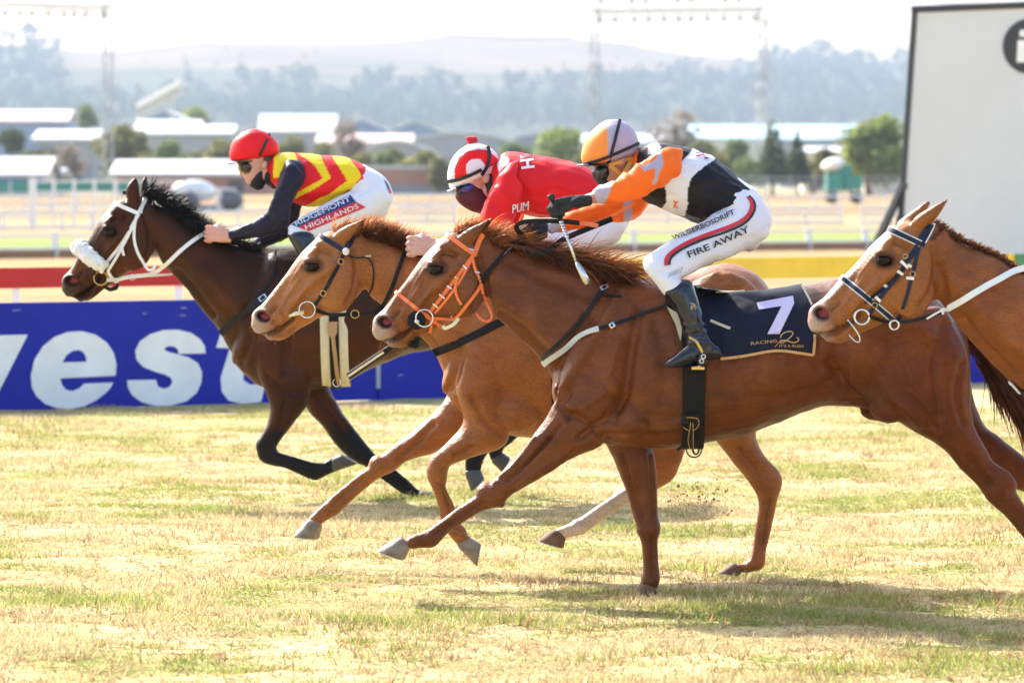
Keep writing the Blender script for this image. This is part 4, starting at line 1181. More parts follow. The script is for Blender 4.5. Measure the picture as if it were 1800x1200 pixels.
extra3 = [(858, 868, 22, 22, .050, -.13, .5), (756, 945, 15, 17, .038, -.13, .3), (1140, 929, 22, 22, .051, .13, 0), (1143, 1017, 17, 15, .040, .13, 0), (1765, 852, 24, 22, .048, -.14, .5), (880, 884, 8, 9, .03, -.13, 0), (1048, 640, 52, 88, .060, -.165, .55), (1048, 640, 52, 88, .060, .165, .55), (1090, 735, 50, 38, .05, -.185, .2), (1008, 690, 34, 45, .055, -.105, 0), (1008, 690, 34, 45, .055, .105, 0),
          (1500, 545, 60, 36, .06, -.19, -.1), (1500, 545, 60, 36, .06, .19, -.1), (1610, 620, 78, 80, .075, -.185, .2), (1610, 620, 78, 80, .075, .185, .2), (1560, 715, 34, 30, .05, -.19, .4), (1540, 728, 30, 12, .04, 0, .2)]
near = (-9, -.02)
strokes3 = [([(1095, 515), (1060, 570), (1015, 640), (985, 690)], 9, .008, -9, 9), ([(1125, 540), (1110, 610), (1100, 680), (1080, 740)], 11, -.012, -9, 9),
    ([(1030, 560), (1000, 610), (975, 650)], 9, -.009, -9, 9), ([(1100, 700), (1060, 740), (1020, 770)], 8, -.010, *near), ([(1075, 765), (1150, 770), (1200, 765)], 9, -.007, *near),
    ([(1000, 725), (1040, 745), (1070, 780)], 7, -.009, *near), ([(880, 555), (915, 580), (955, 622)], 8, -.009, -9, 9), ([(870, 520), (930, 560), (985, 615)], 12, .007, -9, 9),
    ([(900, 462), (960, 490), (1040, 520)], 14, -.006, -9, 9), ([(1460, 640), (1490, 690), (1520, 715)], 12, -.014, *near), ([(1440, 560), (1470, 600), (1480, 660)], 14, -.010, *near),
    ([(1660, 570), (1640, 650), (1650, 730)], 9, -.008, *near), ([(1560, 600), (1590, 680), (1640, 750)], 10, -.007, *near), ([(1330, 700), (1420, 690), (1470, 668)], 10, -.006, *near),
    ([(965, 770), (930, 808), (893, 842)], 5, -.008, *near), ([(1000, 790), (950, 825), (910, 852)], 4, .004, *near), ([(870, 850), (862, 880)], 6, .004, *near), ([(845, 885), (795, 917), (765, 938)], 3.5, -.006, *near),
    ([(1120, 860), (1128, 905)], 6, -.006, -9, 9), ([(1147, 945), (1147, 1010)], 3.5, -.006, .02, 9), ([(1700, 800), (1740, 850)], 6, -.006, *near), ([(1745, 835), (1765, 870)], 6, .004, *near)] + \
    [([(1225 + 26 * i, 560 + 6 * i), (1215 + 27 * i, 640 + 4 * i), (1235 + 25 * i, 720 - 5 * i)], 6, .0035, *near) for i in range(7)]
VEINS3 = [([(1110, 745), (1160, 735), (1230, 742), (1310, 732), (1380, 705)], (-9, -.02), 2.0, .0030), ([(1230, 742), (1270, 755), (1320, 748)], (-9, -.02), 1.6, .0024), ([(1010, 735), (980, 765), (945, 800), (915, 825)], (-9, -.02), 2.2, .0035),
    ([(1600, 690), (1640, 730), (1670, 780), (1700, 815)], (-9, -.02), 2.2, .0032), ([(1560, 640), (1600, 690)], (-9, -.02), 2.0, .0024), ([(1030, 600), (1050, 650), (1045, 700), (1060, 735)], (-9, -.02), 2.0, .0026), ([(1140, 620), (1165, 660), (1150, 720)], (-9, -.02), 2.0, .002),
    ([(1480, 590), (1500, 630), (1490, 680)], (-9, -.02), 2.0, .0024), ([(1130, 800), (1138, 850), (1135, 900)], (-9, 9), 2.0, .003)]
strokes3 += [([(1085, 600), (1070, 660), (1095, 700)], 9, .007, *near), ([(1060, 690), (1025, 715), (1000, 715)], 8, .006, *near), ([(1150, 560), (1170, 620), (1165, 700)], 14, -.006, *near), ([(1120, 745), (1170, 752), (1200, 740)], 8, .006, *near),
    ([(1400, 560), (1430, 590), (1440, 650)], 10, -.006, *near), ([(1520, 560), (1580, 560), (1640, 590)], 14, .006, *near), ([(1540, 640), (1570, 700), (1620, 745)], 9, .006, *near), ([(1690, 640), (1680, 700), (1695, 745)], 6, -.006, *near), ([(940, 770), (905, 812), (882, 838)], 4, .005, *near), ([(985, 745), (955, 785), (925, 812)], 4, -.005, *near),
    ([(1095, 800), (1108, 850), (1118, 895)], 4, -.006, -9, 9), ([(1143, 800), (1147, 850), (1148, 900)], 4, -.005, -9, 9), ([(1000, 690), (985, 712), (1000, 735)], 6, -.008, *near), ([(975, 660), (985, 690), (980, 712)], 5, .005, -9, 9)]
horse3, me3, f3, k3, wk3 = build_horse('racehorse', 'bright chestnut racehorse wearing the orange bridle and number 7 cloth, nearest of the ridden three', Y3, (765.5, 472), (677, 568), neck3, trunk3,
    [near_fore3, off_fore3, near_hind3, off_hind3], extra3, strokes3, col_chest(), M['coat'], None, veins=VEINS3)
hooves(horse3, Y3, [[(694, 945, 722, 964, .046, -.13), (661, 967, 711, 984, .062, -.13)], [(1121, 1027, 1156, 1034, .044, .13), (1110, 1050, 1156, 1053, .056, .13), M['hoof_dirt']],
    [(1866, 1018, 1890, 996, .044, -.14), (1885, 1052, 1925, 1018, .060, -.14)], [(1914, 978, 1936, 952, .044, .14), (1935, 1010, 1972, 975, .060, .14)]], M['hoof'])

# ---------------------------------------------------------------- the second chestnut, black bridle
Y2 = 20.75
neck2 = [(630, 410, 655, 525, .070), (645, 416, 664, 530, .074), (680, 424, 685, 545, .084), (725, 438, 715, 570, .100), (780, 455, 742, 594, .125), (835, 470, 765, 625, .150), (880, 480, 785, 665, .165), (905, 500, 820, 700, .17)]
trunk2 = [(812, 585, 785, 692, .135), (830, 535, 808, 722, .185), (862, 490, 850, 752, .215), (915, 480, 912, 768, .235), (980, 487, 985, 768, .258), (1045, 496, 1052, 757, .277), (1110, 495, 1122, 735, .283), (1165, 487, 1180, 705, .274), (1215, 476, 1230, 690, .262), (1272, 463, 1278, 692, .268), (1318, 475, 1320, 692, .25), (1346, 498, 1345, 680, .19), (1366, 535, 1364, 640, .11)]
near_fore2 = [(850, 560, 915, 590, .050, -.15), (812, 620, 895, 650, .075, -.15), (800, 680, 890, 728, .088, -.15), (815, 738, 893, 778, .082, -.15), (787, 776, 842, 800, .070, -.145), (764, 795, 800, 816, .055, -.14), (751, 814, 790, 823, .048, -.14), (750, 836, 786, 846, .045, -.14), (759, 857, 784, 856, .036, -.14), (769, 887, 797, 885, .028, -.14), (777, 919, 809, 920, .030, -.14), (789, 940, 821, 938, .036, -.14), (803, 957, 828, 945, .030, -.14)]
off_fore2 = [(800, 640, 870, 680, .08, .12), (782, 700, 845, 738, .085, .12), (758, 729, 812, 772, .080, .12), (724, 758, 760, 798, .064, .12), (694, 781, 716, 809, .053, .12), (673, 797, 698, 824, .047, .12), (652, 812, 684, 833, .045, .12), (644, 822, 666, 841, .038, .12), (617, 843, 634, 866, .028, .12), (590, 865, 607, 890, .029, .12), (578, 875, 595, 904, .035, .12), (559, 893, 577, 913, .029, .12), (543, 909, 565, 921, .032, .12)]
near_hind2 = [(1180, 575, 1345, 545, .085, -.17), (1195, 645, 1368, 610, .10, -.165), (1220, 710, 1352, 690, .095, -.155), (1258, 773, 1330, 762, .076, -.15), (1286, 811, 1343, 797, .060, -.145), (1312, 841, 1368, 824, .050, -.14), (1328, 866, 1376, 846, .048, -.14), (1333, 888, 1367, 879, .042, -.14), (1328, 922, 1357, 926, .032, -.14), (1322, 968, 1347, 968, .030, -.14), (1309, 988, 1343, 996, .036, -.14), (1292, 990, 1312, 1007, .030, -.14)]
off_hind2 = [(1180, 575, 1335, 545, .085, .16), (1160, 645, 1300, 640, .10, .16), (1142, 705, 1245, 715, .09, .15), (1140, 755, 1216, 762, .07, .14), (1138, 795, 1205, 790, .056, .14), (1122, 832, 1195, 820, .050, .14), (1108, 848, 1176, 848, .044, .14), (1090, 861, 1118, 878, .036, .14), (1070, 875, 1090, 894, .030, .14), (1034, 899, 1049, 922, .030, .14), (1012, 914, 1025, 938, .036, .14), (990, 924, 1002, 944, .030, .14), (972, 931, 992, 946, .032, .14)]
extra2 = [(768, 825, 20, 20, .050, -.14, 0), (805, 935, 16, 15, .038, -.14, 0), (668, 818, 21, 19, .049, .12, .5), (586, 888, 15, 17, .037, .12, .4), (1352, 846, 24, 22, .050, -.14, .4), (1327, 990, 16, 14, .039, -.14, 0), (1016, 926, 15, 16, .038, .14, .4), (1160, 832, 26, 18, .048, .14, -.2), (862, 640, 46, 80, .060, -.160, .55), (862, 640, 46, 80, .060, .160, .55), (905, 725, 44, 36, .05, -.18, .2), (822, 672, 30, 42, .055, -.095, 0), (822, 672, 30, 42, .055, .10, 0), (1270, 545, 70, 70, .075, -.175, .2), (1270, 545, 70, 70, .075, .175, .2)]
strokes2 = [([(785, 690), (800, 660), (812, 620)], 7, -.010, -9, 9), ([(830, 700), (850, 740), (880, 765)], 7, -.008, *near), ([(700, 548), (735, 575), (765, 610)], 8, -.009, -9, 9), ([(690, 520), (740, 545), (800, 590)], 11, .006, -9, 9),
    ([(760, 745), (725, 785), (700, 805)], 5, -.008, .02, 9), ([(640, 838), (605, 868), (585, 888)], 3.5, -.006, .02, 9), ([(830, 785), (800, 800)], 4, -.008, *near), ([(778, 850), (790, 890), (800, 925)], 3.5, -.007, *near),
    ([(1300, 790), (1335, 835)], 6, -.007, *near), ([(1352, 880), (1340, 960)], 3.5, -.006, *near), ([(1262, 490), (1300, 520)], 12, -.006, -9, 9)]
sock2 = [([(1086, 880), (1032, 912), (1000, 935)], 24, .02, 9)]
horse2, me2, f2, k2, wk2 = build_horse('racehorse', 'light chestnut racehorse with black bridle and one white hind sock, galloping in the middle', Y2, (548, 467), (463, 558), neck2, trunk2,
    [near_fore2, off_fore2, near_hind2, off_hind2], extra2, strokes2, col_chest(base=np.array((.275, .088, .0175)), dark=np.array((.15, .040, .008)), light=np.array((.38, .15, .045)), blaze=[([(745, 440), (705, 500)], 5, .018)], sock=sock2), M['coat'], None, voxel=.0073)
hooves(horse2, Y2, [[(806, 965, 830, 944, .045, -.14), (838, 995, 845, 955, .060, -.14)], [(536, 914, 568, 926, .046, .12), (514, 942, 561, 947, .062, .12)],
    [(1283, 989, 1306, 1004, .044, -.14), (1260, 1006, 1300, 1011, .054, -.14), M['hoof_dirt']], [(967, 931, 996, 946, .045, .14), (944, 949, 991, 963, .058, .14), M['hoof_dirt']]], M['hoof'])

# ---------------------------------------------------------------- the dark bay on the far side
Y1 = 25.4
neck1 = [(256, 346, 282, 455, .070), (268, 356, 288, 465, .074), (300, 370, 302, 480, .084), (338, 392, 326, 505, .100), (382, 420, 350, 540, .122), (425, 435, 380, 575, .145), (462, 443, 402, 610, .165), (485, 455, 428, 640, .17)]
trunk1 = [(425, 560, 414, 640, .135), (440, 505, 432, 660, .185), (470, 447, 468, 682, .215), (530, 442, 530, 688, .235), (592, 448, 595, 676, .258), (655, 453, 656, 648, .277), (720, 452, 725, 620, .283), (785, 442, 790, 612, .274), (848, 433, 850, 620, .265), (900, 446, 900, 625, .24), (935, 480, 932, 605, .16), (950, 512, 947, 575, .09)]
near_fore1 = [(470, 520, 530, 540, .05, -.14), (445, 590, 535, 620, .075, -.14), (452, 650, 545, 680, .085, -.14), (473, 705, 542, 708, .072, -.135), (471, 738, 520, 739, .060, -.13), (459, 763, 498, 767, .050, -.13), (449, 782, 486, 786, .046, -.13), (459, 810, 488, 794, .043, -.13), (478, 818, 492, 795, .036, -.13), (498, 822, 503, 798, .030, -.13), (522, 832, 524, 804, .027, -.13), (545, 842, 549, 811, .029, -.13), (558, 844, 567, 812, .034, -.13), (577, 834, 574, 808, .029, -.13), (590, 829, 584, 804, .030, -.13)]
off_fore1 = [(490, 600, 560, 620, .08, .12), (515, 660, 578, 680, .083, .12), (540, 718, 592, 708, .070, .12), (567, 750, 611, 737, .058, .12), (590, 781, 636, 769, .050, .12), (612, 803, 658, 796, .047, .12), (637, 816, 670, 808, .040, .12), (669, 841, 690, 821, .029, .12), (697, 861, 710, 837, .028, .12), (706, 867, 722, 847, .034, .12), (720, 871, 731, 857, .028, .12), (732, 877, 740, 863, .030, .12)]
near_hind1 = [(755, 530, 925, 520, .085, -.16), (762, 610, 905, 600, .10, -.16), (788, 668, 885, 668, .085, -.15), (825, 700, 892, 700, .065, -.14), (853, 726, 908, 720, .050, -.14), (850, 755, 888, 760, .038, -.14), (834, 785, 863, 790, .029, -.14), (819, 803, 851, 808, .034, -.14), (817, 826, 846, 826, .029, -.14)]
off_hind1 = [(775, 530, 925, 520, .085, .16), (800, 610, 925, 600, .10, .16), (840, 655, 925, 660, .085, .15), (880, 690, 940, 690, .065, .14), (905, 715, 955, 712, .050, .14), (898, 740, 930, 748, .038, .14), (876, 768, 900, 778, .029, .14), (858, 788, 886, 788, .033, .14), (862, 808, 884, 797, .029, .14)]
extra1 = [(470, 795, 18, 19, .048, -.13, 0), (560, 828, 13, 15, .036, -.13, .3), (634, 800, 20, 16, .048, .12, .4), (712, 855, 12, 11, .036, .12, .4), (492, 580, 40, 65, .06, -.155, .5), (492, 580, 40, 65, .06, .155, .5), (452, 610, 25, 36, .055, -.095, 0), (452, 610, 25, 36, .055, .095, 0), (865, 520, 55, 60, .07, -.17, .2)]
strokes1 = [([(520, 500), (505, 580), (500, 650)], 8, -.010, -9, 9), ([(470, 660), (500, 690), (530, 690)], 6, -.008, *near), ([(430, 540), (440, 600), (425, 640)], 7, -.007, -9, 9), ([(310, 478), (340, 510), (375, 555)], 7, -.009, -9, 9), ([(320, 450), (370, 490), (420, 540)], 10, .006, -9, 9),
    ([(500, 705), (488, 760)], 4, -.007, *near), ([(490, 808), (550, 826)], 3, -.005, *near), ([(560, 700), (600, 760)], 4, -.006, .02, 9)]
BAY = np.array((.040, .0115, .0036)); BAY_R = np.array((.125, .032, .0065)); BAY_B = np.array((.011, .009, .0085))
def col_bay(v, q, h, off, nrm, inhead, dn, de):
    n1 = vnoise(v, 4, 31); n2 = vnoise(v, 12, 32)
    C = lerp(BAY, BAY_R, np.clip(n1 * 1.5 - .5, 0, 1) * .6)
    C = lerp(C, BAY_B, np.clip(n2 * 1.3 - .55, 0, 1) * .5)
    low = sstep(735, 772, q[:, 1] + (vnoise(v, 25, 33) - .5) * 30)
    C = lerp(C, BAY_B, low)
    crest = np.exp(-(seg_dist(q, [(262, 352), (338, 394), (425, 436), (480, 446), (700, 452), (850, 436)]) / 26) ** 2) * .75
    C = lerp(C, BAY_B, crest)
    C = face_common(C, h, inhead, dn, de, (.035, .024, .02), (.012, .007, .006), .8)
    t = np.where(inhead, np.exp(-(seg_dist(h, [(700, 520), (690, 540)]) / 16) ** 2), 0); C = lerp(C, (.16, .055, .02), t * .7)
    return C
ears1 = ([(228, 364, 250, 368, .030, -.05), (222, 345, 247, 350, .036, -.055), (222, 330, 246, 334, .034, -.06), (230, 317, 244, 320, .02, -.06), (239, 310, 241, 311, .004, -.06)],
         [(243, 360, 264, 362, .030, .05), (246, 340, 264, 344, .036, .055), (248, 324, 261, 328, .03, .06), (252, 314, 259, 317, .018, .06), (255, 308, 257, 309, .004, .06)])
horse1, me1, f1, k1, wk1 = build_horse('racehorse', 'dark bay racehorse with white bridle and fluffy white noseband, in front on the far side', Y1, (192.5, 407), (126.5, 495.5), neck1, trunk1,
    [near_fore1, off_fore1, near_hind1, off_hind1], extra1, strokes1, col_bay, M['coat_dark'], None, ears_up=ears1, voxel=.008)
hooves(horse1, Y1, [[(592, 829, 586, 801, .046, -.13), (629, 815, 598, 797, .060, -.13)], [(733, 880, 743, 861, .044, .12), (754, 886, 760, 864, .058, .12)],
    [(816, 834, 847, 826, .045, -.14), (828, 864, 852, 841, .060, -.14)], [(864, 814, 886, 795, .044, .14), (884, 832, 897, 804, .058, .14)]], M['hoof_dark'])

# ---------------------------------------------------------------- the chestnut whose head enters on the right
Y4 = 18.5
s41 = (Y1 / Y4)
def to4(x, y): return 1822 + (x - 412) * s41, 310 + (y - 310) * s41
def rows4(rows): return map_rows(rows, to4)
neck4 = [(1640, 393, 1640, 512, .070), (1655, 402, 1652, 530, .074), (1690, 427, 1674, 557, .086), (1738, 446, 1700, 592, .104), (1795, 478, 1735, 632, .128), (1850, 494, 1780, 674, .150), (1890, 500, 1815, 715, .165), (1925, 520, 1850, 760, .17)]
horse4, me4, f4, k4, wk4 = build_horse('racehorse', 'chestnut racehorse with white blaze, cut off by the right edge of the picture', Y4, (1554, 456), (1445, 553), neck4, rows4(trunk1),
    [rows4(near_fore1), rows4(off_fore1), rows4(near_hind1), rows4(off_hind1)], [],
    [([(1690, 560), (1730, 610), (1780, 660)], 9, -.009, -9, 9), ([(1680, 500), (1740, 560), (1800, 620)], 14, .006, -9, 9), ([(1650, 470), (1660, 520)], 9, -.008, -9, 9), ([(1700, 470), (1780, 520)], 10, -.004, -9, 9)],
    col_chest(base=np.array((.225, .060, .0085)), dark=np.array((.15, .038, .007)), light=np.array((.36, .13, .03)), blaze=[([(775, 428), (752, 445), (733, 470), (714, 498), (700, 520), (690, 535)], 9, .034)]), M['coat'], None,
    ears_up=([(1602, 390, 1632, 402, .028, -.05), (1612, 378, 1643, 388, .032, -.055), (1630, 368, 1653, 374, .026, -.06), (1650, 357, 1661, 362, .014, -.06), (1665, 349, 1667, 351, .004, -.06)],
             [(1575, 392, 1605, 400, .028, .05), (1590, 380, 1618, 384, .030, .055), (1608, 368, 1630, 368, .024, .06), (1624, 356, 1637, 358, .014, .06), (1635, 350, 1638, 352, .004, .06)]), voxel=.0092)
hooves(horse4, Y4, [[(*to4(592, 829), *to4(586, 801), .046, -.13), (*to4(629, 815), *to4(598, 797), .060, -.13)], [(*to4(733, 880), *to4(743, 861), .044, .12), (*to4(754, 886), *to4(760, 864), .058, .12)],
    [(*to4(816, 834), *to4(847, 826), .045, -.14), (*to4(828, 864), *to4(852, 841), .060, -.14)], [(*to4(864, 814), *to4(886, 795), .044, .14), (*to4(884, 832), *to4(897, 804), .058, .14)]], M['hoof'])
T = {n: bvh(m_) for n, m_ in (('h1', me1), ('h2', me2), ('h3', me3), ('h4', me4))}
# ================================================================== straps, bands, decals
def resample(pts, step):
    pts = np.asarray(pts, float); out = [pts[0]]
    for a, b in zip(pts[:-1], pts[1:]):
        n = max(1, int(np.linalg.norm(b - a) / step))
        for i in range(1, n + 1): out.append(a + (b - a) * i / n)
    return np.array(out)
def smooth_px(pts, m=6): return crom(pts, m) if len(pts) > 2 else np.asarray(pts, float)
def hit(T_, px, py, fall):
    o_, d_ = ray(px, py); h, n, i, dist = T_.ray_cast(o_, d_)
    if h is None or abs(h.y - fall) > .6: return P(px, py, fall), np.array((0, -1.0, 0)), False
    n = np.array(n); h = np.array(h)
    if n[1] > 0: n = -n
    return h, n, True
def ribbon(points, normals, width, thick):
    """strap of rectangular section along points; normals point off the surface"""
    pts = np.asarray(points, float); nr = np.asarray(normals, float)
    v = []; f = []; n = len(pts)
    for i in range(n):
        t = pts[min(n - 1, i + 1)] - pts[max(0, i - 1)]; t /= np.linalg.norm(t) + 1e-9
        s = np.cross(nr[i], t); s /= np.linalg.norm(s) + 1e-9
        u = np.cross(t, s); u /= np.linalg.norm(u) + 1e-9
        w = width[i] if not np.isscalar(width) else width
        for a, b in ((-1, 0), (1, 0), (1, 1), (-1, 1)): v.append(pts[i] + s * a * w / 2 + u * b * thick)
    for i in range(n - 1):
        for k in range(4): f.append((4 * i + k, 4 * i + (k + 1) % 4, 4 * i + 4 + (k + 1) % 4, 4 * i + 4 + k))
    f.append((3, 2, 1, 0)); f.append(tuple(4 * (n - 1) + k for k in range(4)))
    return v, f
def smooth_rows(a, it=2):
    a = np.array(a)
    for _ in range(it):
        b = a.copy(); b[1:-1] = (a[:-2] + 2 * a[1:-1] + a[2:]) / 4; a = b
    return a
def strap(name, T_, pts, wpx, mat_, parent, Y, lift=.002, thick=.004, mirror=None, fall=None, curve=True, step=4):
    L = resample(smooth_px(pts) if curve else pts, step)
    H, N = [], []
    depth = fall if fall is not None else Y - .08
    ok_any = False
    for x, y in L:
        h, n, ok = hit(T_, x, y, depth)
        if ok: depth = h[1]; ok_any = True
        H.append(h); N.append(n)
    H = smooth_rows(H, 7); N = smooth_rows(N, 10); N /= np.linalg.norm(N, axis=1)[:, None]
    H = H + N * lift
    v, f = ribbon(H, N, wpx * Y / F, thick)
    o = mesh_of(name, v, f, mat_, False, parent)
    if mirror is not None:
        v2 = [(p[0], 2 * mirror - p[1], p[2]) for p in v]; mesh_of(name, v2, [q[::-1] for q in f], mat_, False, parent)
    return o
def free_strap(name, pts3, w, mat_, parent, facing=(0, -1, 0), thick=.004, m=6):
    L = crom(pts3, m) if len(pts3) > 2 else np.array(pts3, float)
    N = np.tile(np.array(facing, float), (len(L), 1)); v, f = ribbon(L, N, w, thick); return mesh_of(name, v, f, mat_, False, parent)
def band(name, T_, p0, p1, Y, w, mat_, parent, a0=0, a1=360, lift=.003, thick=.004, n=48, centre=.5, rmax=.45, flare=0.0):
    """strap round a limb, head or trunk in the plane through p0-p1 that runs straight away from the viewer"""
    A, B = P(*p0, Y), P(*p1, Y); c = A + (B - A) * centre; u = A - B; u /= np.linalg.norm(u); yv = np.array((0, -1.0, 0)); wv = np.cross(u, yv)
    pts, nrm = [], []
    closed = abs((a1 - a0) - 360) < 1e-6
    for i in range(n + (0 if closed else 1)):
        th = R(a0 + (a1 - a0) * i / n); d = u * math.cos(th) + yv * math.sin(th)
        h, nn, k, ds = T_.ray_cast(Vector(c), Vector(d), rmax)
        if h is None: p = c + d * np.linalg.norm(A - B) * .5
        else: p = np.array(h)
        pts.append(p + d * lift); nrm.append(d)
    pts = np.array(pts)
    v = []; f = []; m_ = len(pts)
    for i in range(m_):
        for a, b in ((-1, 0), (1, 0), (1, 1), (-1, 1)): v.append(pts[i] + wv * a * w / 2 + nrm[i] * (b * thick + (flare if a == 0 else 0)))
    for i in range(m_ if closed else m_ - 1):
        j = (i + 1) % m_
        for k in range(4): f.append((4 * i + k, 4 * i + (k + 1) % 4, 4 * j + (k + 1) % 4, 4 * j + k))
    if not closed: f.append((3, 2, 1, 0)); f.append(tuple(4 * (m_ - 1) + k for k in range(4)))
    return mesh_of(name, v, f, mat_, False, parent)
def ring(name, px, py, rpx, T_, Y, mat_, parent, tr=.0035, lift=.012, fall=None, tilt=(0, 1, 0), mirror=None):
    h, n, ok = hit(T_, px, py, fall if fall is not None else Y - .07)
    c = P(px, py, h[1] - lift)
    mb = MB(); ring_into(mb, c, rpx * Y / F, tilt, tr); o = mb.build(name, mat_, parent, True)
    if mirror is not None:
        mb = MB(); c2 = c.copy(); c2[1] = 2 * mirror - c[1]; ring_into(mb, c2, rpx * Y / F, tilt, tr); mb.build(name, mat_, parent, True)
    return c
def patch(name, T_, poly, mat_, parent, Y, lift=.004, grid=None, thick=.0):
    """flat print or panel laid on a surface: a photo polygon filled, subdivided and laid on what is behind it"""
    cu = bpy.data.curves.new(name, 'CURVE'); cu.dimensions = '2D'; cu.fill_mode = 'BOTH'
    polys = poly if isinstance(poly[0][0], (tuple, list, np.ndarray)) else [poly]
    for pl in polys:
        pl = resample(list(pl) + [pl[0]], 5)[:-1]
        sp = cu.splines.new('POLY'); sp.points.add(len(pl) - 1); sp.use_cyclic_u = True
        for k, (x, y) in enumerate(pl): sp.points[k].co = (x * .01, -y * .01, 0, 1)
    o = bpy.data.objects.new(name, cu); COL.objects.link(o)
    dg = bpy.context.evaluated_depsgraph_get(); me = bpy.data.meshes.new_from_object(o.evaluated_get(dg)); bpy.data.objects.remove(o)
    bm = bmesh.new(); bm.from_mesh(me)
    for _ in range(3):
        e = [x for x in bm.edges if x.calc_length() > .07]
        if not e: break
        bmesh.ops.subdivide_edges(bm, edges=e, cuts=1); bmesh.ops.triangulate(bm, faces=bm.faces)
    bm.to_mesh(me); bm.free()
    lay(me, T_, Y, lift); me.materials.clear(); me.materials.append(mat_)
    ob = link(name, me); adopt(ob, parent); return ob
def lay(me, T_, Y, lift):
    v = get_v(me); out = []; d = Y - .2
    for x, y, _ in v:
        h, n, ok = hit(T_, x * 100, -y * 100, d)
        if ok: d = h[1]
        o_, dr = ray(x * 100, -y * 100); out.append(h + n * lift * .3 - np.array(dr) * lift)
    set_v(me, out)
    me.polygons.foreach_set('use_smooth', np.ones(len(me.polygons), bool))
def text_on(name, s, p0, p1, h, T_, mat_, parent, Y, lift=.0035, bold=.018, arc=0.0, slant=0.0):
    cu = bpy.data.curves.new(name, 'FONT'); cu.body = s; cu.size = 1.0; cu.offset = bold; cu.resolution_u = 3
    o = bpy.data.objects.new(name, cu); COL.objects.link(o)
    dg = bpy.context.evaluated_depsgraph_get(); me = bpy.data.meshes.new_from_object(o.evaluated_get(dg)); bpy.data.objects.remove(o)
    v = get_v(me); x = (v[:, 0] - v[:, 0].min()) / (np.ptp(v[:, 0]) + 1e-9); y = v[:, 1] / .70
    p0 = np.array(p0, float); p1 = np.array(p1, float); d = p1 - p0; u = d / np.linalg.norm(d); up = np.array((u[1], -u[0]))
    q = p0 + x[:, None] * d + up * (y * h + arc * 4 * x * (1 - x))[:, None] + u * (slant * y * h)[:, None]
    set_v(me, np.stack([q[:, 0] * .01, -q[:, 1] * .01, q[:, 0] * 0], 1)); lay(me, T_, Y, lift)
    me.materials.clear(); me.materials.append(mat_)
    ob = link(name, me); adopt(ob, parent); return ob
def thing(name, label, cat, at, group=None):
    o = empty(name, tuple(at)); tag(o, label, cat, group); return o

M['orange_strap'] = mat('orange_webbing', (.85, .17, .035), rough=.5, var=.08, vscale=60)
M['black_leather'] = mat('black_leather', (.010, .010, .012), rough=.38, spec=.22, bump=.1, bscale=300)
M['navy_leather'] = mat('navy_leather', (.010, .015, .040), rough=.4, spec=.25)
M['white_strap'] = mat('white_webbing', (.80, .78, .74), rough=.5, var=.05, vscale=40)
M['steel'] = mat('polished_steel', (.70, .68, .66), rough=.22, metal=1.0)
M['brass'] = mat('brass', (.62, .42, .14), rough=.3, metal=1.0)
M['rubber'] = mat('black_rubber_grip', (.012, .012, .013), rough=.7, spec=.2, bump=.5, bscale=260)
M['fleece'] = mat('white_sheepskin', (.82, .80, .76), rough=.95, spec=.1, bump=1.0, bscale=90, var=.08, vscale=40)
M['cream_pad'] = mat('cream_felt', (.66, .58, .38), rough=.9, var=.06, vscale=40)
M['grey_elastic'] = mat('grey_elastic', (.55, .57, .54), rough=.7, bump=.3, bscale=200)
M['navy_cloth'] = mat('navy_cloth', (.008, .010, .024), rough=.55, spec=.2, bump=.15, bscale=400, var=.15, vscale=8)
M['gold_trim'] = mat('gold_trim', (.62, .36, .13), rough=.55, var=.1, vscale=60)
M['lilac_print'] = mat('pale_lilac_print', (.70, .62, .82), rough=.55)
M['tan_leather'] = mat('tan_leather', (.42, .24, .10), rough=.5)
M['black_cloth'] = mat('black_cloth', (.010, .010, .011), rough=.7, spec=.2, bump=.2, bscale=300)
M['ivory'] = mat('ivory_plastic', (.75, .68, .45), rough=.4)

# ---------------------------------------------------------------- orange bridle
t3 = T['h3']
b = thing('bridle', 'orange racing bridle with steel bit rings and black rubber reins', 'bridle', P(766, 560, Y3), 'bridles')
so = lambda n, pts, w, **k: strap(n, t3, pts, w, M['orange_strap'], b, Y3, **k)
band('browband', t3, (784, 411), (886, 484), Y3, .017, M['orange_strap'], b, -96, 96, n=30)
so('headpiece', [(850, 411), (842, 424), (833, 448)], 8.5, mirror=Y3)
so('cheekpiece', [(833, 446), (806, 483), (781, 517), (755, 549)], 6, mirror=Y3)
so('cheek_strap', [(831, 450), (812, 488), (795, 515), (764, 549)], 4.5, lift=.006, mirror=Y3)
so('strap_end', [(808, 487), (803, 500), (803, 515), (811, 533)], 4.5, lift=.012)
band('noseband', t3, (696, 513), (772, 571), Y3, .015, M['orange_strap'], b, centre=.5, n=40, lift=.004)
so('throat_lash', [(829, 452), (834, 475), (842, 497), (850, 522), (860, 543), (865, 556), (858, 565), (846, 562), (836, 550)], 4.5, lift=.010, fall=Y3 - .09)
so('rein', [(756, 557), (775, 556), (798, 556), (812, 546), (827, 524), (844, 498)], 5.5, lift=.014, fall=Y3 - .10)
ringc = ring('bit_ring', 746, 559, 15, t3, Y3, M['steel'], b, tr=.0035, lift=.024, mirror=Y3)
for s in (-1, 1):
    mb = MB(); c = P(732, 563, Y3 + s * .062); mb.tube([c + (0, s * .004, 0), c + (0, s * .012, 0), c + (0, s * .014, 0)], [.037, .036, .030], 24); mb.build('bit_guard', M['rubber'], b, True)
mb = MB(); blob_into(mb, 733, 565, 5, 4.5, .012, Y3 - .085); mb.build('bit_knob', M['steel'], b, True)
so('chin_strap', [(757, 558), (757, 572), (755, 584)], 5, lift=.006)
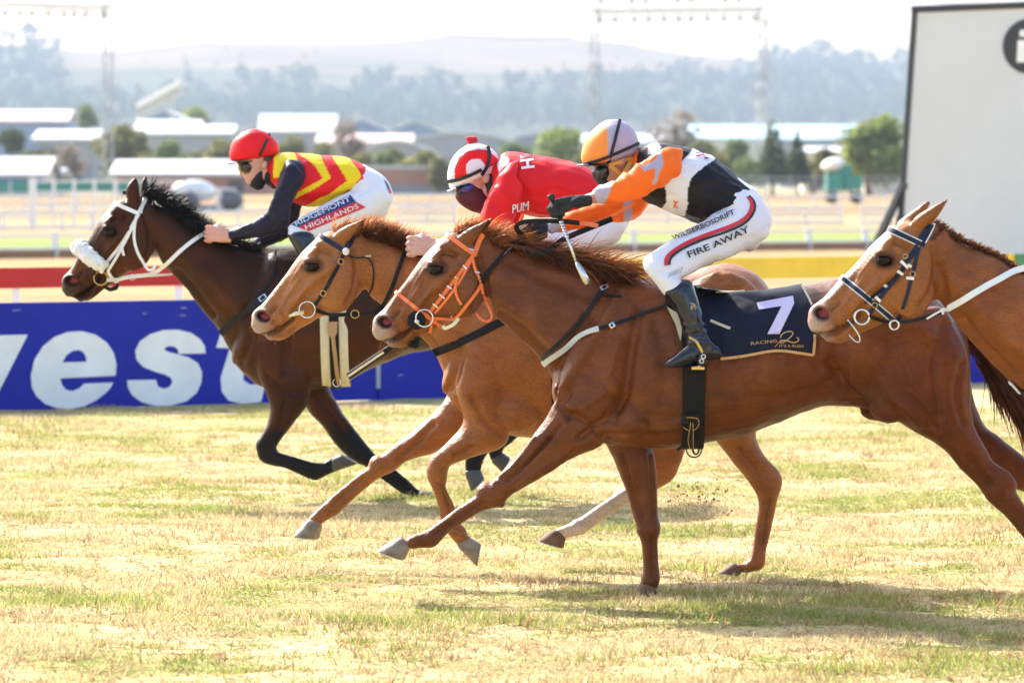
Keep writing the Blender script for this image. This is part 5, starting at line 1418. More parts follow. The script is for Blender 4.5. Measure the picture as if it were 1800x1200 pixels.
ring('martingale_ring', 799, 558, 6, t3, Y3, M['steel'], b, tr=.0022, lift=.016, fall=Y3 - .09)
free_strap('rein_stop', [P(806, 560, Y3 - .10), P(797, 570, Y3 - .11), P(782, 577, Y3 - .10), P(779, 572, Y3 - .10)], .013, M['ivory'], b)
for x, y in [(815, 470), (802, 488), (790, 505), (778, 521), (766, 537)]:
    h, n, _ = hit(t3, x, y, Y3 - .08); d = np.array((8, 5)); strap('keeper', t3, [(x - 4, y - 3), (x + 5, y + 3)], 2.2, M['steel'], b, Y3, lift=.0075, thick=.003, curve=False)
for x, y in [(836, 480), (841, 492), (827, 440)]: strap('keeper', t3, [(x - 3.5, y), (x + 3.5, y + 1)], 2.2, M['steel'], b, Y3, lift=.016, thick=.003, curve=False)
# reins to the rider's hands, grips and the loose end
strap('rein_grip', t3, [(843, 500), (860, 479), (884, 450), (915, 415)], 8.5, M['rubber'], b, Y3, lift=.014, fall=Y3 - .09)
free_strap('rein_grip', [P(917, 412, Y3 - .02), P(908, 402, Y3 - .10), P(913, 393, Y3 - .14), P(935, 389, Y3 - .15), P(985, 389, Y3 - .16), P(1018, 392, Y3 - .15)], .019, M['rubber'], b)
free_strap('rein', [P(1018, 392, Y3 - .15), P(1030, 393, Y3 - .12), P(1050, 397, Y3 - .02)], .017, M['orange_strap'], b)
free_strap('rein_grip', [P(916, 425, Y3 - .03), P(930, 441, Y3 - .07), P(948, 445, Y3 - .09), P(968, 438, Y3 - .08), P(990, 421, Y3 - .03), P(1036, 401, Y3 + .02), P(1076, 385, Y3 + .05)], .022, M['rubber'], b)
free_strap('rein', [P(1030, 396, Y3 + .03), P(1070, 382, Y3 + .055), P(1100, 366, Y3 + .04), P(1116, 358, Y3 + .03)], .012, M['orange_strap'], b, thick=.003)
mb = MB(); 
for i in range(7): blob_into(mb, 727 + rng.uniform(-7, 8), 602 + rng.uniform(-8, 8), 6, 4, .012, Y3 - .01, rot=rng.uniform(0, 3))
me_ = remesh(mb, 'tongue_tie', .004, 1); me_.materials.append(M['black_cloth']); smooth_shade(me_); adopt(link('tongue_tie', me_), b)

# ---------------------------------------------------------------- breastplate, girth, saddle, number cloth of the orange-bridled horse
bp = thing('breastplate', 'black and grey elastic breastplate on the number 7 horse', 'breastplate', P(1000, 640, Y3), 'breastplates')
strap('chest_elastic', t3, [(959, 638), (985, 616), (1018, 594), (1052, 579)], 9.5, M['grey_elastic'], bp, Y3, lift=.013, mirror=Y3)
strap('side_strap', t3, [(1050, 580), (1085, 569), (1130, 553), (1180, 537)], 6, M['black_leather'], bp, Y3, lift=.010, mirror=Y3)
strap('neck_strap', t3, [(957, 630), (985, 602), (1012, 572), (1040, 540), (1060, 510), (1068, 484)], 7.5, M['black_leather'], bp, Y3, lift=.011, mirror=Y3)
strap('strap_end', t3, [(1058, 518), (1075, 521), (1092, 522)], 5, M['black_leather'], bp, Y3, lift=.005)
for x, y in [(1075, 572), (1062, 508)]:
    strap('buckle', t3, [(x - 6, y + 3), (x + 6, y - 1)], 9, M['steel'], bp, Y3, lift=.016, thick=.003, curve=False)
    strap('buckle_tongue', t3, [(x - 3, y + 2), (x + 3, y)], 5, M['black_leather'], bp, Y3, lift=.0195, thick=.002, curve=False)
sd = thing('saddle', 'small black racing saddle with wide black girth on the number 7 horse', 'saddle', P(1210, 520, Y3), 'racing saddles')
band('girth', t3, (1213, 500), (1216, 780), Y3, .088, M['black_cloth'], sd, lift=.011, thick=.006, n=64, rmax=.6)
mb = MB(); loft_into(mb, [(1162, 498, 1172, 530, .10), (1180, 484, 1190, 520, .15), (1205, 496, 1212, 522, .16), (1228, 503, 1232, 522, .14), (1246, 508, 1248, 520, .10)], Y3, m=4, n=20)
me_ = remesh(mb, 'seat', .006, 3); me_.materials.append(M['black_leather']); smooth_shade(me_); adopt(link('seat', me_), sd)
patch('saddle_flap', t3, [(1166, 512), (1180, 500), (1225, 502), (1240, 560), (1238, 600), (1215, 640), (1202, 610), (1190, 575), (1172, 540)], M['black_leather'], sd, Y3, lift=.012)
patch('saddle_pad', t3, [(1172, 540), (1205, 560), (1200, 580), (1196, 600), (1188, 572)], M['cream_pad'], sd, Y3, lift=.016)
patch('saddle_pad', t3, [(1203, 590), (1214, 600), (1205, 612), (1199, 618)], M['cream_pad'], sd, Y3, lift=.016)
patch('buckle_guard', t3, [(1197, 727), (1231, 726), (1231, 742), (1224, 750), (1205, 751), (1197, 744)], M['black_leather'], sd, Y3, lift=.022)
strap('stitching', t3, [(1198, 728), (1230, 727), (1230, 742), (1223, 749), (1206, 750), (1198, 743), (1198, 728)], 1.2, M['gold_trim'], sd, Y3, lift=.026, thick=.001, curve=False)
strap('girth_tab', t3, [(1213, 735), (1214, 755), (1215, 776)], 7, M['black_leather'], sd, Y3, lift=.025)
for dx in (-3, 3): strap('stitching', t3, [(1214 + dx, 736), (1215 + dx, 776)], 1.0, M['gold_trim'], sd, Y3, lift=.030, thick=.001, curve=False)
mb = MB(); ring_into(mb, P(1220, 790, Y3 - .06), 13.5 * Y3 / F, (.25, 1, 0), .003, k=6); mb.build('girth_ring', M['black_leather'], sd, True)
mb = MB(); ring_into(mb, P(1223, 787, Y3 - .05), 11 * Y3 / F, (.9, .5, 0), .004, k=6); mb.build('girth_ring', M['black_leather'], sd, True)
free_strap('strap_end', [P(1214, 776, Y3 - .08), P(1202, 782, Y3 - .09), P(1190, 791, Y3 - .09)], .012, M['black_leather'], sd)
# number cloth: lies on the back and hangs down both sides
def coons(top, bot, left, right, nu, nv):
    def c(pl): 
        L = resample(smooth_px(pl, 8), .5); d = np.r_[0, np.cumsum(np.linalg.norm(np.diff(L, axis=0), axis=1))]; d /= d[-1]
        return lambda t: np.array((np.interp(t, d, L[:, 0]), np.interp(t, d, L[:, 1])))
    ct, cb, cl, cr = c(top), c(bot), c(left), c(right); G = np.zeros((nv + 1, nu + 1, 2))
    for j in range(nv + 1):
        for i in range(nu + 1):
            u, v = i / nu, j / nv
            G[j, i] = (1 - v) * ct(u) + v * cb(u) + (1 - u) * cl(v) + u * cr(v) - ((1 - u) * (1 - v) * ct(0) + u * (1 - v) * ct(1) + (1 - u) * v * cb(0) + u * v * cb(1))
    return G
def draped(name, T_, G, Y, mat_, parent, lift=.010, wrinkle=.005, mirror=True, seed=5, th=.003):
    nv, nu = G.shape[0] - 1, G.shape[1] - 1; V = []
    d = Y - .15
    for j in range(nv + 1):
        for i in range(nu + 1):
            h, n, ok = hit(T_, *G[j, i], d)
            V.append(h + n * lift)
    V = np.array(V); A = V.reshape(nv + 1, nu + 1, 3)
    for _ in range(4):
        B = A.copy(); B[1:-1, 1:-1] = (A[:-2, 1:-1] + A[2:, 1:-1] + A[1:-1, :-2] + A[1:-1, 2:] + 4 * A[1:-1, 1:-1]) / 8; A = B
    V = A.reshape(-1, 3)
    w = (vnoise(V * np.array((1.2, 1, .5)), 16, seed) - .5) * wrinkle * 2 + (vnoise(V * np.array((1, 1, .8)), 38, seed + 1) - .5) * wrinkle
    V[:, 1] -= w + wrinkle
    f = [(j * (nu + 1) + i, (j + 1) * (nu + 1) + i, (j + 1) * (nu + 1) + i + 1, j * (nu + 1) + i + 1) for j in range(nv) for i in range(nu)]
    V = V.tolist(); n0 = len(V)
    if mirror:
        V += [(p[0], 2 * Y - p[1], p[2]) for p in V]; f += [tuple(k + n0 for k in q[::-1]) for q in f]
        f += [(i, i + 1, n0 + i + 1, n0 + i) for i in range(nu)]
    o = mesh_of(name, V, f, mat_, True, parent); 
    return o
G = coons([(1222, 505), (1265, 512), (1310, 517), (1350, 513), (1410, 503)], [(1266, 632), (1310, 626), (1362, 617), (1395, 620), (1430, 625)], [(1222, 505), (1232, 550), (1243, 590), (1266, 632)], [(1410, 503), (1427, 535), (1434, 585), (1430, 625)], 52, 36)
cloth = draped('number_cloth', t3, G, Y3, M['navy_cloth'], None); tag(cloth, 'navy number cloth with lilac 7 and gold edge on the nearest chestnut', 'saddle cloth')
t_cl = bvh(cloth.data)
strap('edging', t_cl, [(1267, 631), (1310, 625.5), (1362, 616), (1395, 619), (1429, 624)], 4.5, M['gold_trim'], cloth, Y3, lift=.002, thick=.003)
strap('edging', t_cl, [(1429, 624), (1432, 600), (1432.5, 588)], 4.5, M['gold_trim'], cloth, Y3, lift=.002, thick=.003)
strap('edging', t_cl, [(1410, 503), (1420, 521), (1427, 536)], 3.5, M['cream_pad'], cloth, Y3, lift=.002, thick=.003)
patch('number', t_cl, [(1330, 532), (1394, 520), (1396, 533), (1370, 587), (1349, 587), (1374, 538), (1334, 544)], M['lilac_print'], cloth, Y3, lift=.003)
text_on('lettering', 'RACING', (1320.5, 606.5), (1366, 601.5), 5.6, t_cl, M['gold_trim'], cloth, Y3, bold=.0)
text_on('lettering', "IT'S A RUSH", (1370, 610), (1412, 610.5), 4.6, t_cl, M['gold_trim'], cloth, Y3, bold=.0)
strap('emblem', t_cl, [(1352, 587), (1362, 586), (1370, 584)], 1.6, M['gold_trim'], cloth, Y3, lift=.002, thick=.0015)
strap('emblem', t_cl, [(1372, 594), (1374, 588), (1384, 583), (1394, 584), (1392, 590), (1382, 599), (1373, 603), (1371, 600), (1380, 598), (1392, 602), (1401, 601), (1404, 596), (1400, 593)], 1.7, M['gold_trim'], cloth, Y3, lift=.002, thick=.0015)
strap('emblem', t_cl, [(1362, 610), (1368, 603), (1374, 597)], 1.0, M['gold_trim'], cloth, Y3, lift=.002, thick=.0015)
strap('tab', t_cl, [(1249, 564), (1265, 571), (1283, 578)], 5, M['cream_pad'], cloth, Y3, lift=.004, thick=.002)
strap('label_strip', t_cl, [(1258, 517), (1283, 517), (1309, 515)], 5, M['ivory'], cloth, Y3, lift=.008, thick=.004)

# ---------------------------------------------------------------- black bridle of the middle horse
t2 = T['h2']
b = thing('bridle', 'black leather bridle with white rosette and gold buckles on the middle horse', 'bridle', P(548, 550, Y2), 'bridles')
sb = lambda n, pts, w, m_='black_leather', **k: strap(n, t2, pts, w, M[m_], b, Y2, **k)
band('browband', t2, (562, 413), (646, 464), Y2, .020, M['navy_leather'], b, -96, 96, n=30)
sb('headpiece', [(622, 413), (616, 423), (607, 441)], 9, 'navy_leather', mirror=Y2)
sb('cheekpiece', [(605, 443), (596, 465), (575, 505), (552, 538)], 6, mirror=Y2)
sb('throat_lash', [(609, 448), (622, 454), (640, 452), (652, 458), (658, 478), (655, 505), (645, 522), (620, 536)], 2.5, lift=.006, fall=Y2 - .09)
sb('noseband_strap', [(590, 470), (578, 497)], 4, lift=.007)
sb('rein', [(552, 541), (575, 547), (610, 552), (645, 551), (668, 543), (685, 520), (697, 487), (708, 455), (716, 437)], 7, 'rubber', lift=.014, fall=Y2 - .10)
mb = MB(); blob_into(mb, 608, 442, 6.5, 7, .012, Y2 - .105); mb.build('rosette', M['white_strap'], b, True)
ring('bit_ring', 540, 544, 14, t2, Y2, M['steel'], b, lift=.020, mirror=Y2)
for x, y in [(599, 460), (569, 515)]: 
    h, n, _ = hit(t2, x, y, Y2 - .08); mb = MB(); ring_into(mb, h + n * .010, .012, n, .0025, n=18, k=6); mb.build('buckle', M['brass'], b, True)
ring('rein_ring', 624, 552, 7, t2, Y2, M['brass'], b, tr=.002, lift=.012, fall=Y2 - .10)
sb('throat_buckle', [(643, 451), (653, 451)], 3, 'brass', lift=.012, curve=False)
mb = MB(); mb.tube([P(508, 556, Y2 - .075), P(520, 551, Y2 - .085), P(534, 549, Y2 - .08)], [.004, .009, .009], 10); mb.build('bit_sleeve', M['ivory'], b, True)
bp = thing('breastplate', 'plain black breast strap on the middle horse', 'breastplate', P(800, 610, Y2), 'breastplates')
strap('chest_strap', t2, [(762, 621), (785, 612), (815, 599), (850, 582), (884, 565), (960, 548)], 14, M['black_cloth'], bp, Y2, mirror=Y2)
sd2 = thing('saddle', 'dark racing saddle under the rider in plain red silks', 'saddle', P(985, 500, Y2), 'racing saddles')
band('girth', t2, (985, 485), (988, 765), Y2, .09, M['black_cloth'], sd2, lift=.004, thick=.006, n=64, rmax=.6)
mb = MB(); loft_into(mb, [(935, 480, 945, 510, .10), (955, 468, 962, 500, .15), (990, 478, 995, 506, .17), (1025, 484, 1030, 506, .17), (1050, 488, 1052, 506, .13)], Y2, m=4, n=20)
me_ = remesh(mb, 'seat', .007, 3); me_.materials.append(M['black_leather']); smooth_shade(me_); adopt(link('seat', me_), sd2)
G = coons([(1000, 492), (1050, 498), (1100, 497), (1150, 491)], [(1035, 605), (1080, 600), (1130, 598), (1170, 600)], [(1000, 492), (1010, 540), (1035, 605)], [(1150, 491), (1165, 540), (1170, 600)], 24, 18)
c2 = draped('saddle_cloth', t2, G, Y2, M['navy_cloth'], None, seed=9); tag(c2, 'dark saddle cloth on the middle horse, mostly hidden by its neighbour', 'saddle cloth')

# ---------------------------------------------------------------- white bridle of the dark bay
t1 = T['h1']
b = thing('bridle', 'white webbing bridle with thick sheepskin noseband on the dark bay', 'bridle', P(190, 480, Y1), 'bridles')
sw = lambda n, pts, w, m_='white_strap', **k: strap(n, t1, pts, w, M[m_], b, Y1, **k)
band('browband', t1, (210, 360), (278, 389), Y1, .020, M['white_strap'], b, -96, 96, n=30)
sw('headpiece', [(256, 346), (251, 358), (245, 374)], 8.5, mirror=Y1)
sw('cheekpiece', [(244, 376), (228, 404), (208, 436), (186, 464)], 5.5, mirror=Y1)
sw('cheek_strap', [(241, 380), (225, 415), (210, 445), (190, 475)], 5, lift=.006, mirror=Y1)
sw('strap_end', [(217, 428), (216, 438), (219, 449)], 4.5, lift=.010)
sw('throat_lash', [(240, 380), (235, 402), (236, 422), (243, 448), (255, 468), (263, 475), (271, 472), (272, 464)], 5, lift=.008, fall=Y1 - .08)
ring('bit_ring', 177, 489, 12, t1, Y1, M['brass'], b, lift=.020, mirror=Y1)
sw('bit_strap', [(190, 474), (194, 484), (207, 497)], 5.5, lift=.012)
sw('rein', [(187, 489), (210, 487), (240, 485), (268, 482), (288, 468), (310, 450), (335, 428), (361, 412)], 7, lift=.016, fall=Y1 - .09)
sw('rein', [(255, 485), (275, 484), (303, 482)], 4, lift=.006, fall=Y1 + .05)
mb = MB(); mb.tube([P(184, 505, Y1 - .07), P(194, 509, Y1 - .07), P(204, 506, Y1 - .06), P(208, 498, Y1 - .06)], [.008, .011, .012, .008], 8); mb.build('bit_guard', M['rubber'], b, True)
ring('martingale_ring', 233, 487, 5, t1, Y1, M['steel'], b, tr=.0022, lift=.020, fall=Y1 - .09)
# sheepskin roll: follows the nose from one cheek over the ridge to the other
def roll():
    A, B = P(142, 437, Y1), P(205, 484, Y1); c = A * .45 + B * .55; u = A - B; u /= np.linalg.norm(u); yv = np.array((0, -1.0, 0)); pts = []
    for th in np.linspace(-115, 115, 21):
        d = u * math.cos(R(th)) + yv * math.sin(R(th)); h, *_ = t1.ray_cast(Vector(c), Vector(d), .3)
        pts.append((np.array(h) if h else c + d * .07) + d * .022)
    mb = MB(); rad = [.030 + .014 * math.sin(math.pi * i / 20) for i in range(21)]; mb.tube(pts, rad, 16)
    me = remesh(mb, 'sheepskin_noseband', .006, 3)
    v = get_v(me); n = get_n(me); set_v(me, v + n * ((vnoise(v, 70, 3) - .5) * .016 + (vnoise(v, 150, 4) - .5) * .008)[:, None])
    me.materials.append(M['fleece']); smooth_shade(me); adopt(link('sheepskin_noseband', me), b)
roll()
mb = MB(); mb.box(P(222, 339, Y1 - .03), (.035, .03, .018)); mb.build('brow_clip', M['black_leather'], b)
bp = thing('breastplate', 'black breastplate with steel buckle on the dark bay', 'breastplate', P(430, 550, Y1), 'breastplates')
strap('chest_strap', t1, [(388, 587), (402, 571), (425, 553), (450, 534), (476, 515), (530, 500)], 11, M['black_leather'], bp, Y1, mirror=Y1)
strap('neck_strap', t1, [(485, 440), (484, 460), (481, 483), (468, 505), (448, 520)], 3.5, M['black_leather'], bp, Y1, mirror=Y1)
strap('buckle', t1, [(457, 528), (468, 520)], 9, M['steel'], bp, Y1, lift=.007, thick=.003, curve=False); strap('buckle_tongue', t1, [(459, 527), (466, 521)], 6, M['black_leather'], bp, Y1, lift=.011, thick=.002, curve=False)
sd1 = thing('saddle', 'racing saddle with cream pad and black girth on the dark bay', 'saddle', P(590, 470, Y1), 'racing saddles')
band('saddle_pad', t1, (588, 450), (592, 684), Y1, .142, M['cream_pad'], sd1, -172, 172, lift=.004, thick=.007, n=40, rmax=.6)
band('girth', t1, (588, 450), (592, 684), Y1, .050, M['black_cloth'], sd1, lift=.013, thick=.005, n=64, rmax=.6)
strap('girth_strap', t1, [(585, 572), (587, 600), (590, 630), (593, 668)], 7, M['tan_leather'], sd1, Y1, lift=.024)
patch('girth_tab', t1, [(575, 566), (594, 565), (593, 585), (589, 592), (581, 592), (576, 585)], M['tan_leather'], sd1, Y1, lift=.024)
mb = MB(); ring_into(mb, P(592, 672, Y1 - .16), 7 * Y1 / F, (.2, 1, 0), .003); mb.build('girth_ring', M['steel'], sd1, True)
mb = MB(); loft_into(mb, [(548, 440, 555, 465, .10), (565, 430, 572, 458, .15), (600, 438, 603, 462, .17), (630, 444, 632, 464, .16), (650, 448, 652, 464, .12)], Y1, m=4, n=20)
me_ = remesh(mb, 'seat', .008, 3); me_.materials.append(M['black_leather']); smooth_shade(me_); adopt(link('seat', me_), sd1)

# ---------------------------------------------------------------- navy bridle at the right
t4 = T['h4']
b = thing('bridle', 'navy and white bridle with long white rein on the horse at right', 'bridle', P(1515, 560, Y4), 'bridles')
sn = lambda n, pts, w, m_='navy_leather', **k: strap(n, t4, pts, w, M[m_], b, Y4, **k)
band('browband', t4, (1550, 397), (1678, 458), Y4, .026, M['white_strap'], b, -92, 92, n=30, lift=.002)
band('browband_face', t4, (1550, 397), (1678, 458), Y4, .018, M['navy_leather'], b, -93, 93, n=30, lift=.0045)
sn('headpiece', [(1637, 393), (1629, 408), (1616, 431)], 16, mirror=Y4); sn('piping', [(1641, 396), (1634, 412), (1626, 428)], 2, 'white_strap', lift=.006)
sn('cheekpiece', [(1612, 431), (1596, 455), (1572, 489), (1545, 512), (1520, 532)], 5.5, mirror=Y4)
sn('cheek_strap', [(1614, 434), (1585, 474), (1556, 512), (1527, 552)], 7, lift=.006, mirror=Y4)
sn('throat_lash', [(1615, 436), (1606, 472), (1597, 510), (1588, 540), (1576, 566)], 6, lift=.004, mirror=Y4)
band('noseband', t4, (1477, 486), (1541, 539), Y4, .024, M['white_strap'], b, n=40, lift=.003); band('noseband_face', t4, (1477, 486), (1541, 539), Y4, .016, M['navy_leather'], b, n=40, lift=.0055)
for x, y, dx, dy in [(1589, 465, 9, 6), (1597, 466, 6, 3), (1581, 477, 9, 6), (1556, 499, 6, 5), (1544, 526, 9, 6), (1601, 490, 10, 1)]: sn('keeper', [(x - dx / 2, y - dy / 2), (x + dx / 2, y + dy / 2)], 5, 'white_strap', lift=.012, curve=False)
for x, y in [(1593, 454), (1538, 535), (1603, 482)]:
    h, n, _ = hit(t4, x, y, Y4 - .08); mb = MB(); ring_into(mb, h + n * .013, .010, n, .002, n=16, k=6); mb.build('buckle', M['brass'], b, True)
ring('bit_ring', 1515, 557, 13, t4, Y4, M['steel'], b, lift=.022, tr=.005, mirror=Y4)
ring('martingale_ring', 1572, 571, 8, t4, Y4, M['steel'], b, tr=.004, lift=.014, fall=Y4 - .09)
sn('rein', [(1527, 553), (1555, 561), (1590, 566), (1625, 558), (1655, 548)], 6, 'black_leather', lift=.014, fall=Y4 - .10)
sn('white_rein', [(1654, 548), (1700, 523), (1750, 497), (1802, 470), (1860, 445), (1905, 430)], 11, 'white_strap', lift=.018, fall=Y4 - .12)
sn('rein_cover', [(1628, 560), (1645, 550), (1655, 545)], 3, 'white_strap', lift=.022, fall=Y4 - .11)
mb = MB(); mb.tube(list(crom([P(1490, 562, Y4 - .08), P(1500, 574, Y4 - .09), P(1510, 590, Y4 - .09), P(1511, 600, Y4 - .085), P(1504, 600, Y4 - .08), P(1492, 588, Y4 - .07)], 5)), .003, 6); mb.build('bit_wire', M['steel'], b, True)
bp = thing('breastplate', 'black and white breast strap at the right edge', 'breastplate', P(1800, 690, Y4), 'breastplates')
strap('chest_strap', t4, [(1778, 672), (1800, 690), (1840, 690), (1900, 660)], 16, M['black_leather'], bp, Y4, mirror=Y4, fall=Y4 - .1)
strap('fleece_edge', t4, [(1777, 668), (1786, 676), (1796, 688)], 8, M['white_strap'], bp, Y4, lift=.010, fall=Y4 - .1)
# ================================================================== manes and tails
def along(pts, n, Y, spread=.012, seed=1):
    L = resample(smooth_px(pts, 8), 1.0); r = np.random.default_rng(seed); k = np.sort(r.integers(0, len(L), n)); out = []
    for i in k:
        p = P(*L[i], Y); p[1] += r.normal(0, spread); out.append(p)
    return out, k / len(L)
def mane(name, pts, n, Y, L0, d0, d1, mat_, parent, seed, n_per=4, grav=-.3, wild=.22, clump=.25, width=.0024, lv=.55, spread=.012, prof=None):
    roots, t = along(pts, n, Y, spread, seed); dirs = [np.array(d0) * (1 - k) + np.array(d1) * k for k in t]
    ln_ = [L0 * (prof(k) if prof else 1.0) for k in t]
    return hair(name, roots, dirs, ln_, mat_, parent, n_per=n_per, grav=grav, wild=wild, clump=clump, seed=seed, width=width, lenvar=lv, seg=7)
# nearest horse: long red mane streaming back over the withers
mane('mane', [(846, 412), (880, 427), (920, 440), (970, 455), (1020, 468), (1085, 485)], 520, Y3, .17, (.75, -.15, .55), (.98, -.22, .20), M['mane_red'], horse3, 3, grav=-.45, wild=.15, prof=lambda k: .75 + .55 * k)
mane('mane', [(900, 433), (960, 452), (1030, 470), (1090, 487)], 260, Y3 - .025, .16, (.85, -.45, .25), (.95, -.35, .05), M['mane_brown'], horse3, 4, grav=-.75)
mane('forelock', [(800, 408), (815, 404), (832, 405)], 60, Y3, .085, (.75, -.1, .55), (.9, -.1, .5), M['mane_red'], horse3, 5, grav=-.2, wild=.25)
# middle horse: short upright red mane
mane('mane', [(628, 408), (660, 416), (700, 430), (740, 445), (800, 462), (860, 476)], 620, Y2, .105, (.55, -.05, .95), (.75, -.1, .7), M['mane_red'], horse2, 6, grav=-.25, wild=.18, clump=.2)
mane('mane', [(640, 412), (690, 428), (740, 447)], 260, Y2 - .02, .10, (.6, -.4, .5), (.75, -.4, .35), M['mane_brown'], horse2, 7, grav=-.3, wild=.2)
mane('forelock', [(585, 410), (600, 406), (620, 408)], 110, Y2, .085, (.7, -.1, .45), (.85, -.1, .5), M['mane_red'], horse2, 8, grav=-.15, wild=.2)
# bay: black mane
mane('mane', [(256, 343), (280, 356), (310, 373), (345, 396), (390, 423), (450, 440)], 560, Y1, .11, (.6, -.15, .8), (.8, -.2, .45), M['mane_black'], horse1, 9, grav=-.5, wild=.22, prof=lambda k: 1.15 - .5 * k)
mane('mane', [(275, 352), (310, 375), (350, 402), (400, 430)], 260, Y1 - .025, .12, (.5, -.5, .15), (.75, -.4, .1), M['mane_black'], horse1, 10, grav=-.6, wild=.2)
mane('forelock', [(247, 345), (255, 343), (263, 345)], 60, Y1, .13, (.75, -.1, .35), (.9, -.1, .35), M['mane_black'], horse1, 11, grav=-.15, wild=.3, n_per=2)
# horse at right: hogged mane, a low dark ridge
mane('mane', [(1642, 394), (1690, 425), (1740, 446), (1800, 480), (1870, 498)], 620, Y4, .026, (.75, -.05, .45), (.75, -.05, .5), M['mane_brown'], horse4, 12, grav=-.1, wild=.2, clump=.1)
def tail(parent, pts, Y, n, L0, mat_, seed, d=(.7, 0, -.7), n_per=4):
    r = np.random.default_rng(seed); path = crom([P(x, y, Y) for x, y in pts], 10); roots, dirs, ls = [], [], []
    for _ in range(n):
        k = int(r.integers(0, len(path) - 2)); t = path[k + 1] - path[k]; t /= np.linalg.norm(t)
        roots.append(path[k] + r.normal(0, .018, 3)); dirs.append(t + r.normal(0, .10, 3)); ls.append(L0 * (.7 + .5 * r.random()) * (1 - .35 * k / len(path)))
    return hair('tail', roots, dirs, ls, mat_, parent, n_per=n_per, grav=-.22, wild=.08, clump=.04, seed=seed, width=.0032, lenvar=.3, seg=8)
tail(horse3, [(1690, 568), (1712, 588), (1735, 625), (1758, 665), (1790, 715), (1815, 765)], Y3, 420, .32, M['mane_brown'], 21)
tail(horse2, [(1358, 530), (1382, 540), (1420, 550), (1470, 570), (1520, 600)], Y2, 260, .22, M['mane_red'], 22)
tail(horse1, [(940, 500), (962, 520), (985, 560), (1015, 610), (1050, 660)], Y1, 240, .32, M['mane_black'], 23)
tail(horse4, [to4(940, 500), to4(962, 520), to4(985, 560), to4(1015, 610), to4(1050, 660)], Y4, 160, .32, M['mane_red'], 24)

# whiskers and chin hair
for ho, f_, k_, wk_, Yh, sd_ in ((horse3, f3, k3, wk3, Y3, 31), (horse2, f2, k2, wk2, Y2, 32), (horse4, f4, k4, wk4, Y4, 33)):
    r = np.random.default_rng(sd_); rt, dr_, ln = [], [], []
    for _ in range(46):
        t = r.random(); x, y = f_(672 + 62 * t + r.normal(0, 3), 601 + 6 * math.sin(t * 3.1) - 10 * t + r.normal(0, 3)); p = P(x, y, Yh + r.normal(0, .022)); rt.append(p); dr_.append((-.55 + .4 * t, r.normal(0, .5), -.8)); ln.append(.022 + .03 * r.random())
    for _ in range(14):
        x, y = f_(660 + 8 * r.random(), 560 + 26 * r.random()); rt.append(P(x, y, Yh + r.normal(0, .03))); dr_.append((-1, r.normal(0, .5), -.3)); ln.append(.02 + .02 * r.random())
    hair('whiskers', rt, dr_, ln, M['mane_brown'], ho, n_per=1, width=.0006, grav=-.2, wild=.2, seed=sd_)
# ================================================================== riders
M['skin'] = mat('skin', attr='Col', rough=.5, spec=.35, bump=.05, bscale=300)
M['silk'] = mat('racing_silk', attr='Col', rough=.5, spec=.18, bump=.12, bscale=500)
M['white_breeches'] = mat('white_breeches', (.74, .73, .78), rough=.7, spec=.15, bump=.1, bscale=500)
M['boot'] = mat('polished_boot', (.006, .009, .018), rough=.12, spec=.55)
M['glove'] = mat('grey_glove', (.030, .033, .036), rough=.8, spec=.15, bump=.4, bscale=350, var=.2, vscale=60)
M['strap_black'] = mat('black_elastic', (.012, .012, .014), rough=.6)
M['mask_black'] = mat('black_mask', (.014, .014, .018), rough=.75, bump=.3, bscale=300)
M['mask_red'] = mat('dark_red_mask', (.075, .006, .018), rough=.7, bump=.2, bscale=300)
M['lens_dark'] = mat('dark_lens', (.02, .014, .010), rough=.08, spec=.6)
M['lens_blue'] = mat('blue_lens', (.03, .03, .22), rough=.08, spec=.7)
M['gold_frame'] = mat('gold_goggle_frame', (.30, .22, .08), rough=.4, metal=.4)
M['hair_brown'] = mat('brown_hair', (.10, .055, .03), rough=.7, bump=.5, bscale=200)
M['navy_print'] = mat('navy_print', (.012, .035, .15), rough=.6)
M['red_print'] = mat('red_print', (.62, .02, .035), rough=.6)
M['white_print'] = mat('white_print', (.80, .80, .80), rough=.6)
M['black_print'] = mat('black_print', (.015, .015, .018), rough=.6)
M['orange_print'] = mat('orange_print', (.80, .16, .04), rough=.6)
M['pompom'] = mat('red_pompom', (.62, .02, .03), rough=.95, bump=.8, bscale=150)
M['yellow_strap'] = mat('amber_chin_strap', (.70, .32, .03), rough=.5)
M['silver'] = mat('silver_shaft', (.62, .63, .66), rough=.25, metal=.9)
SKIN = np.array((.56, .30, .21))
def skin_cols(me, Y, tone=SKIN):
    v = get_v(me); n = vnoise(v, 30, 8); set_col(me, lerp(tone, tone * np.array((1.05, .82, .78)), np.clip(n * 1.5 - .4, 0, 1)))
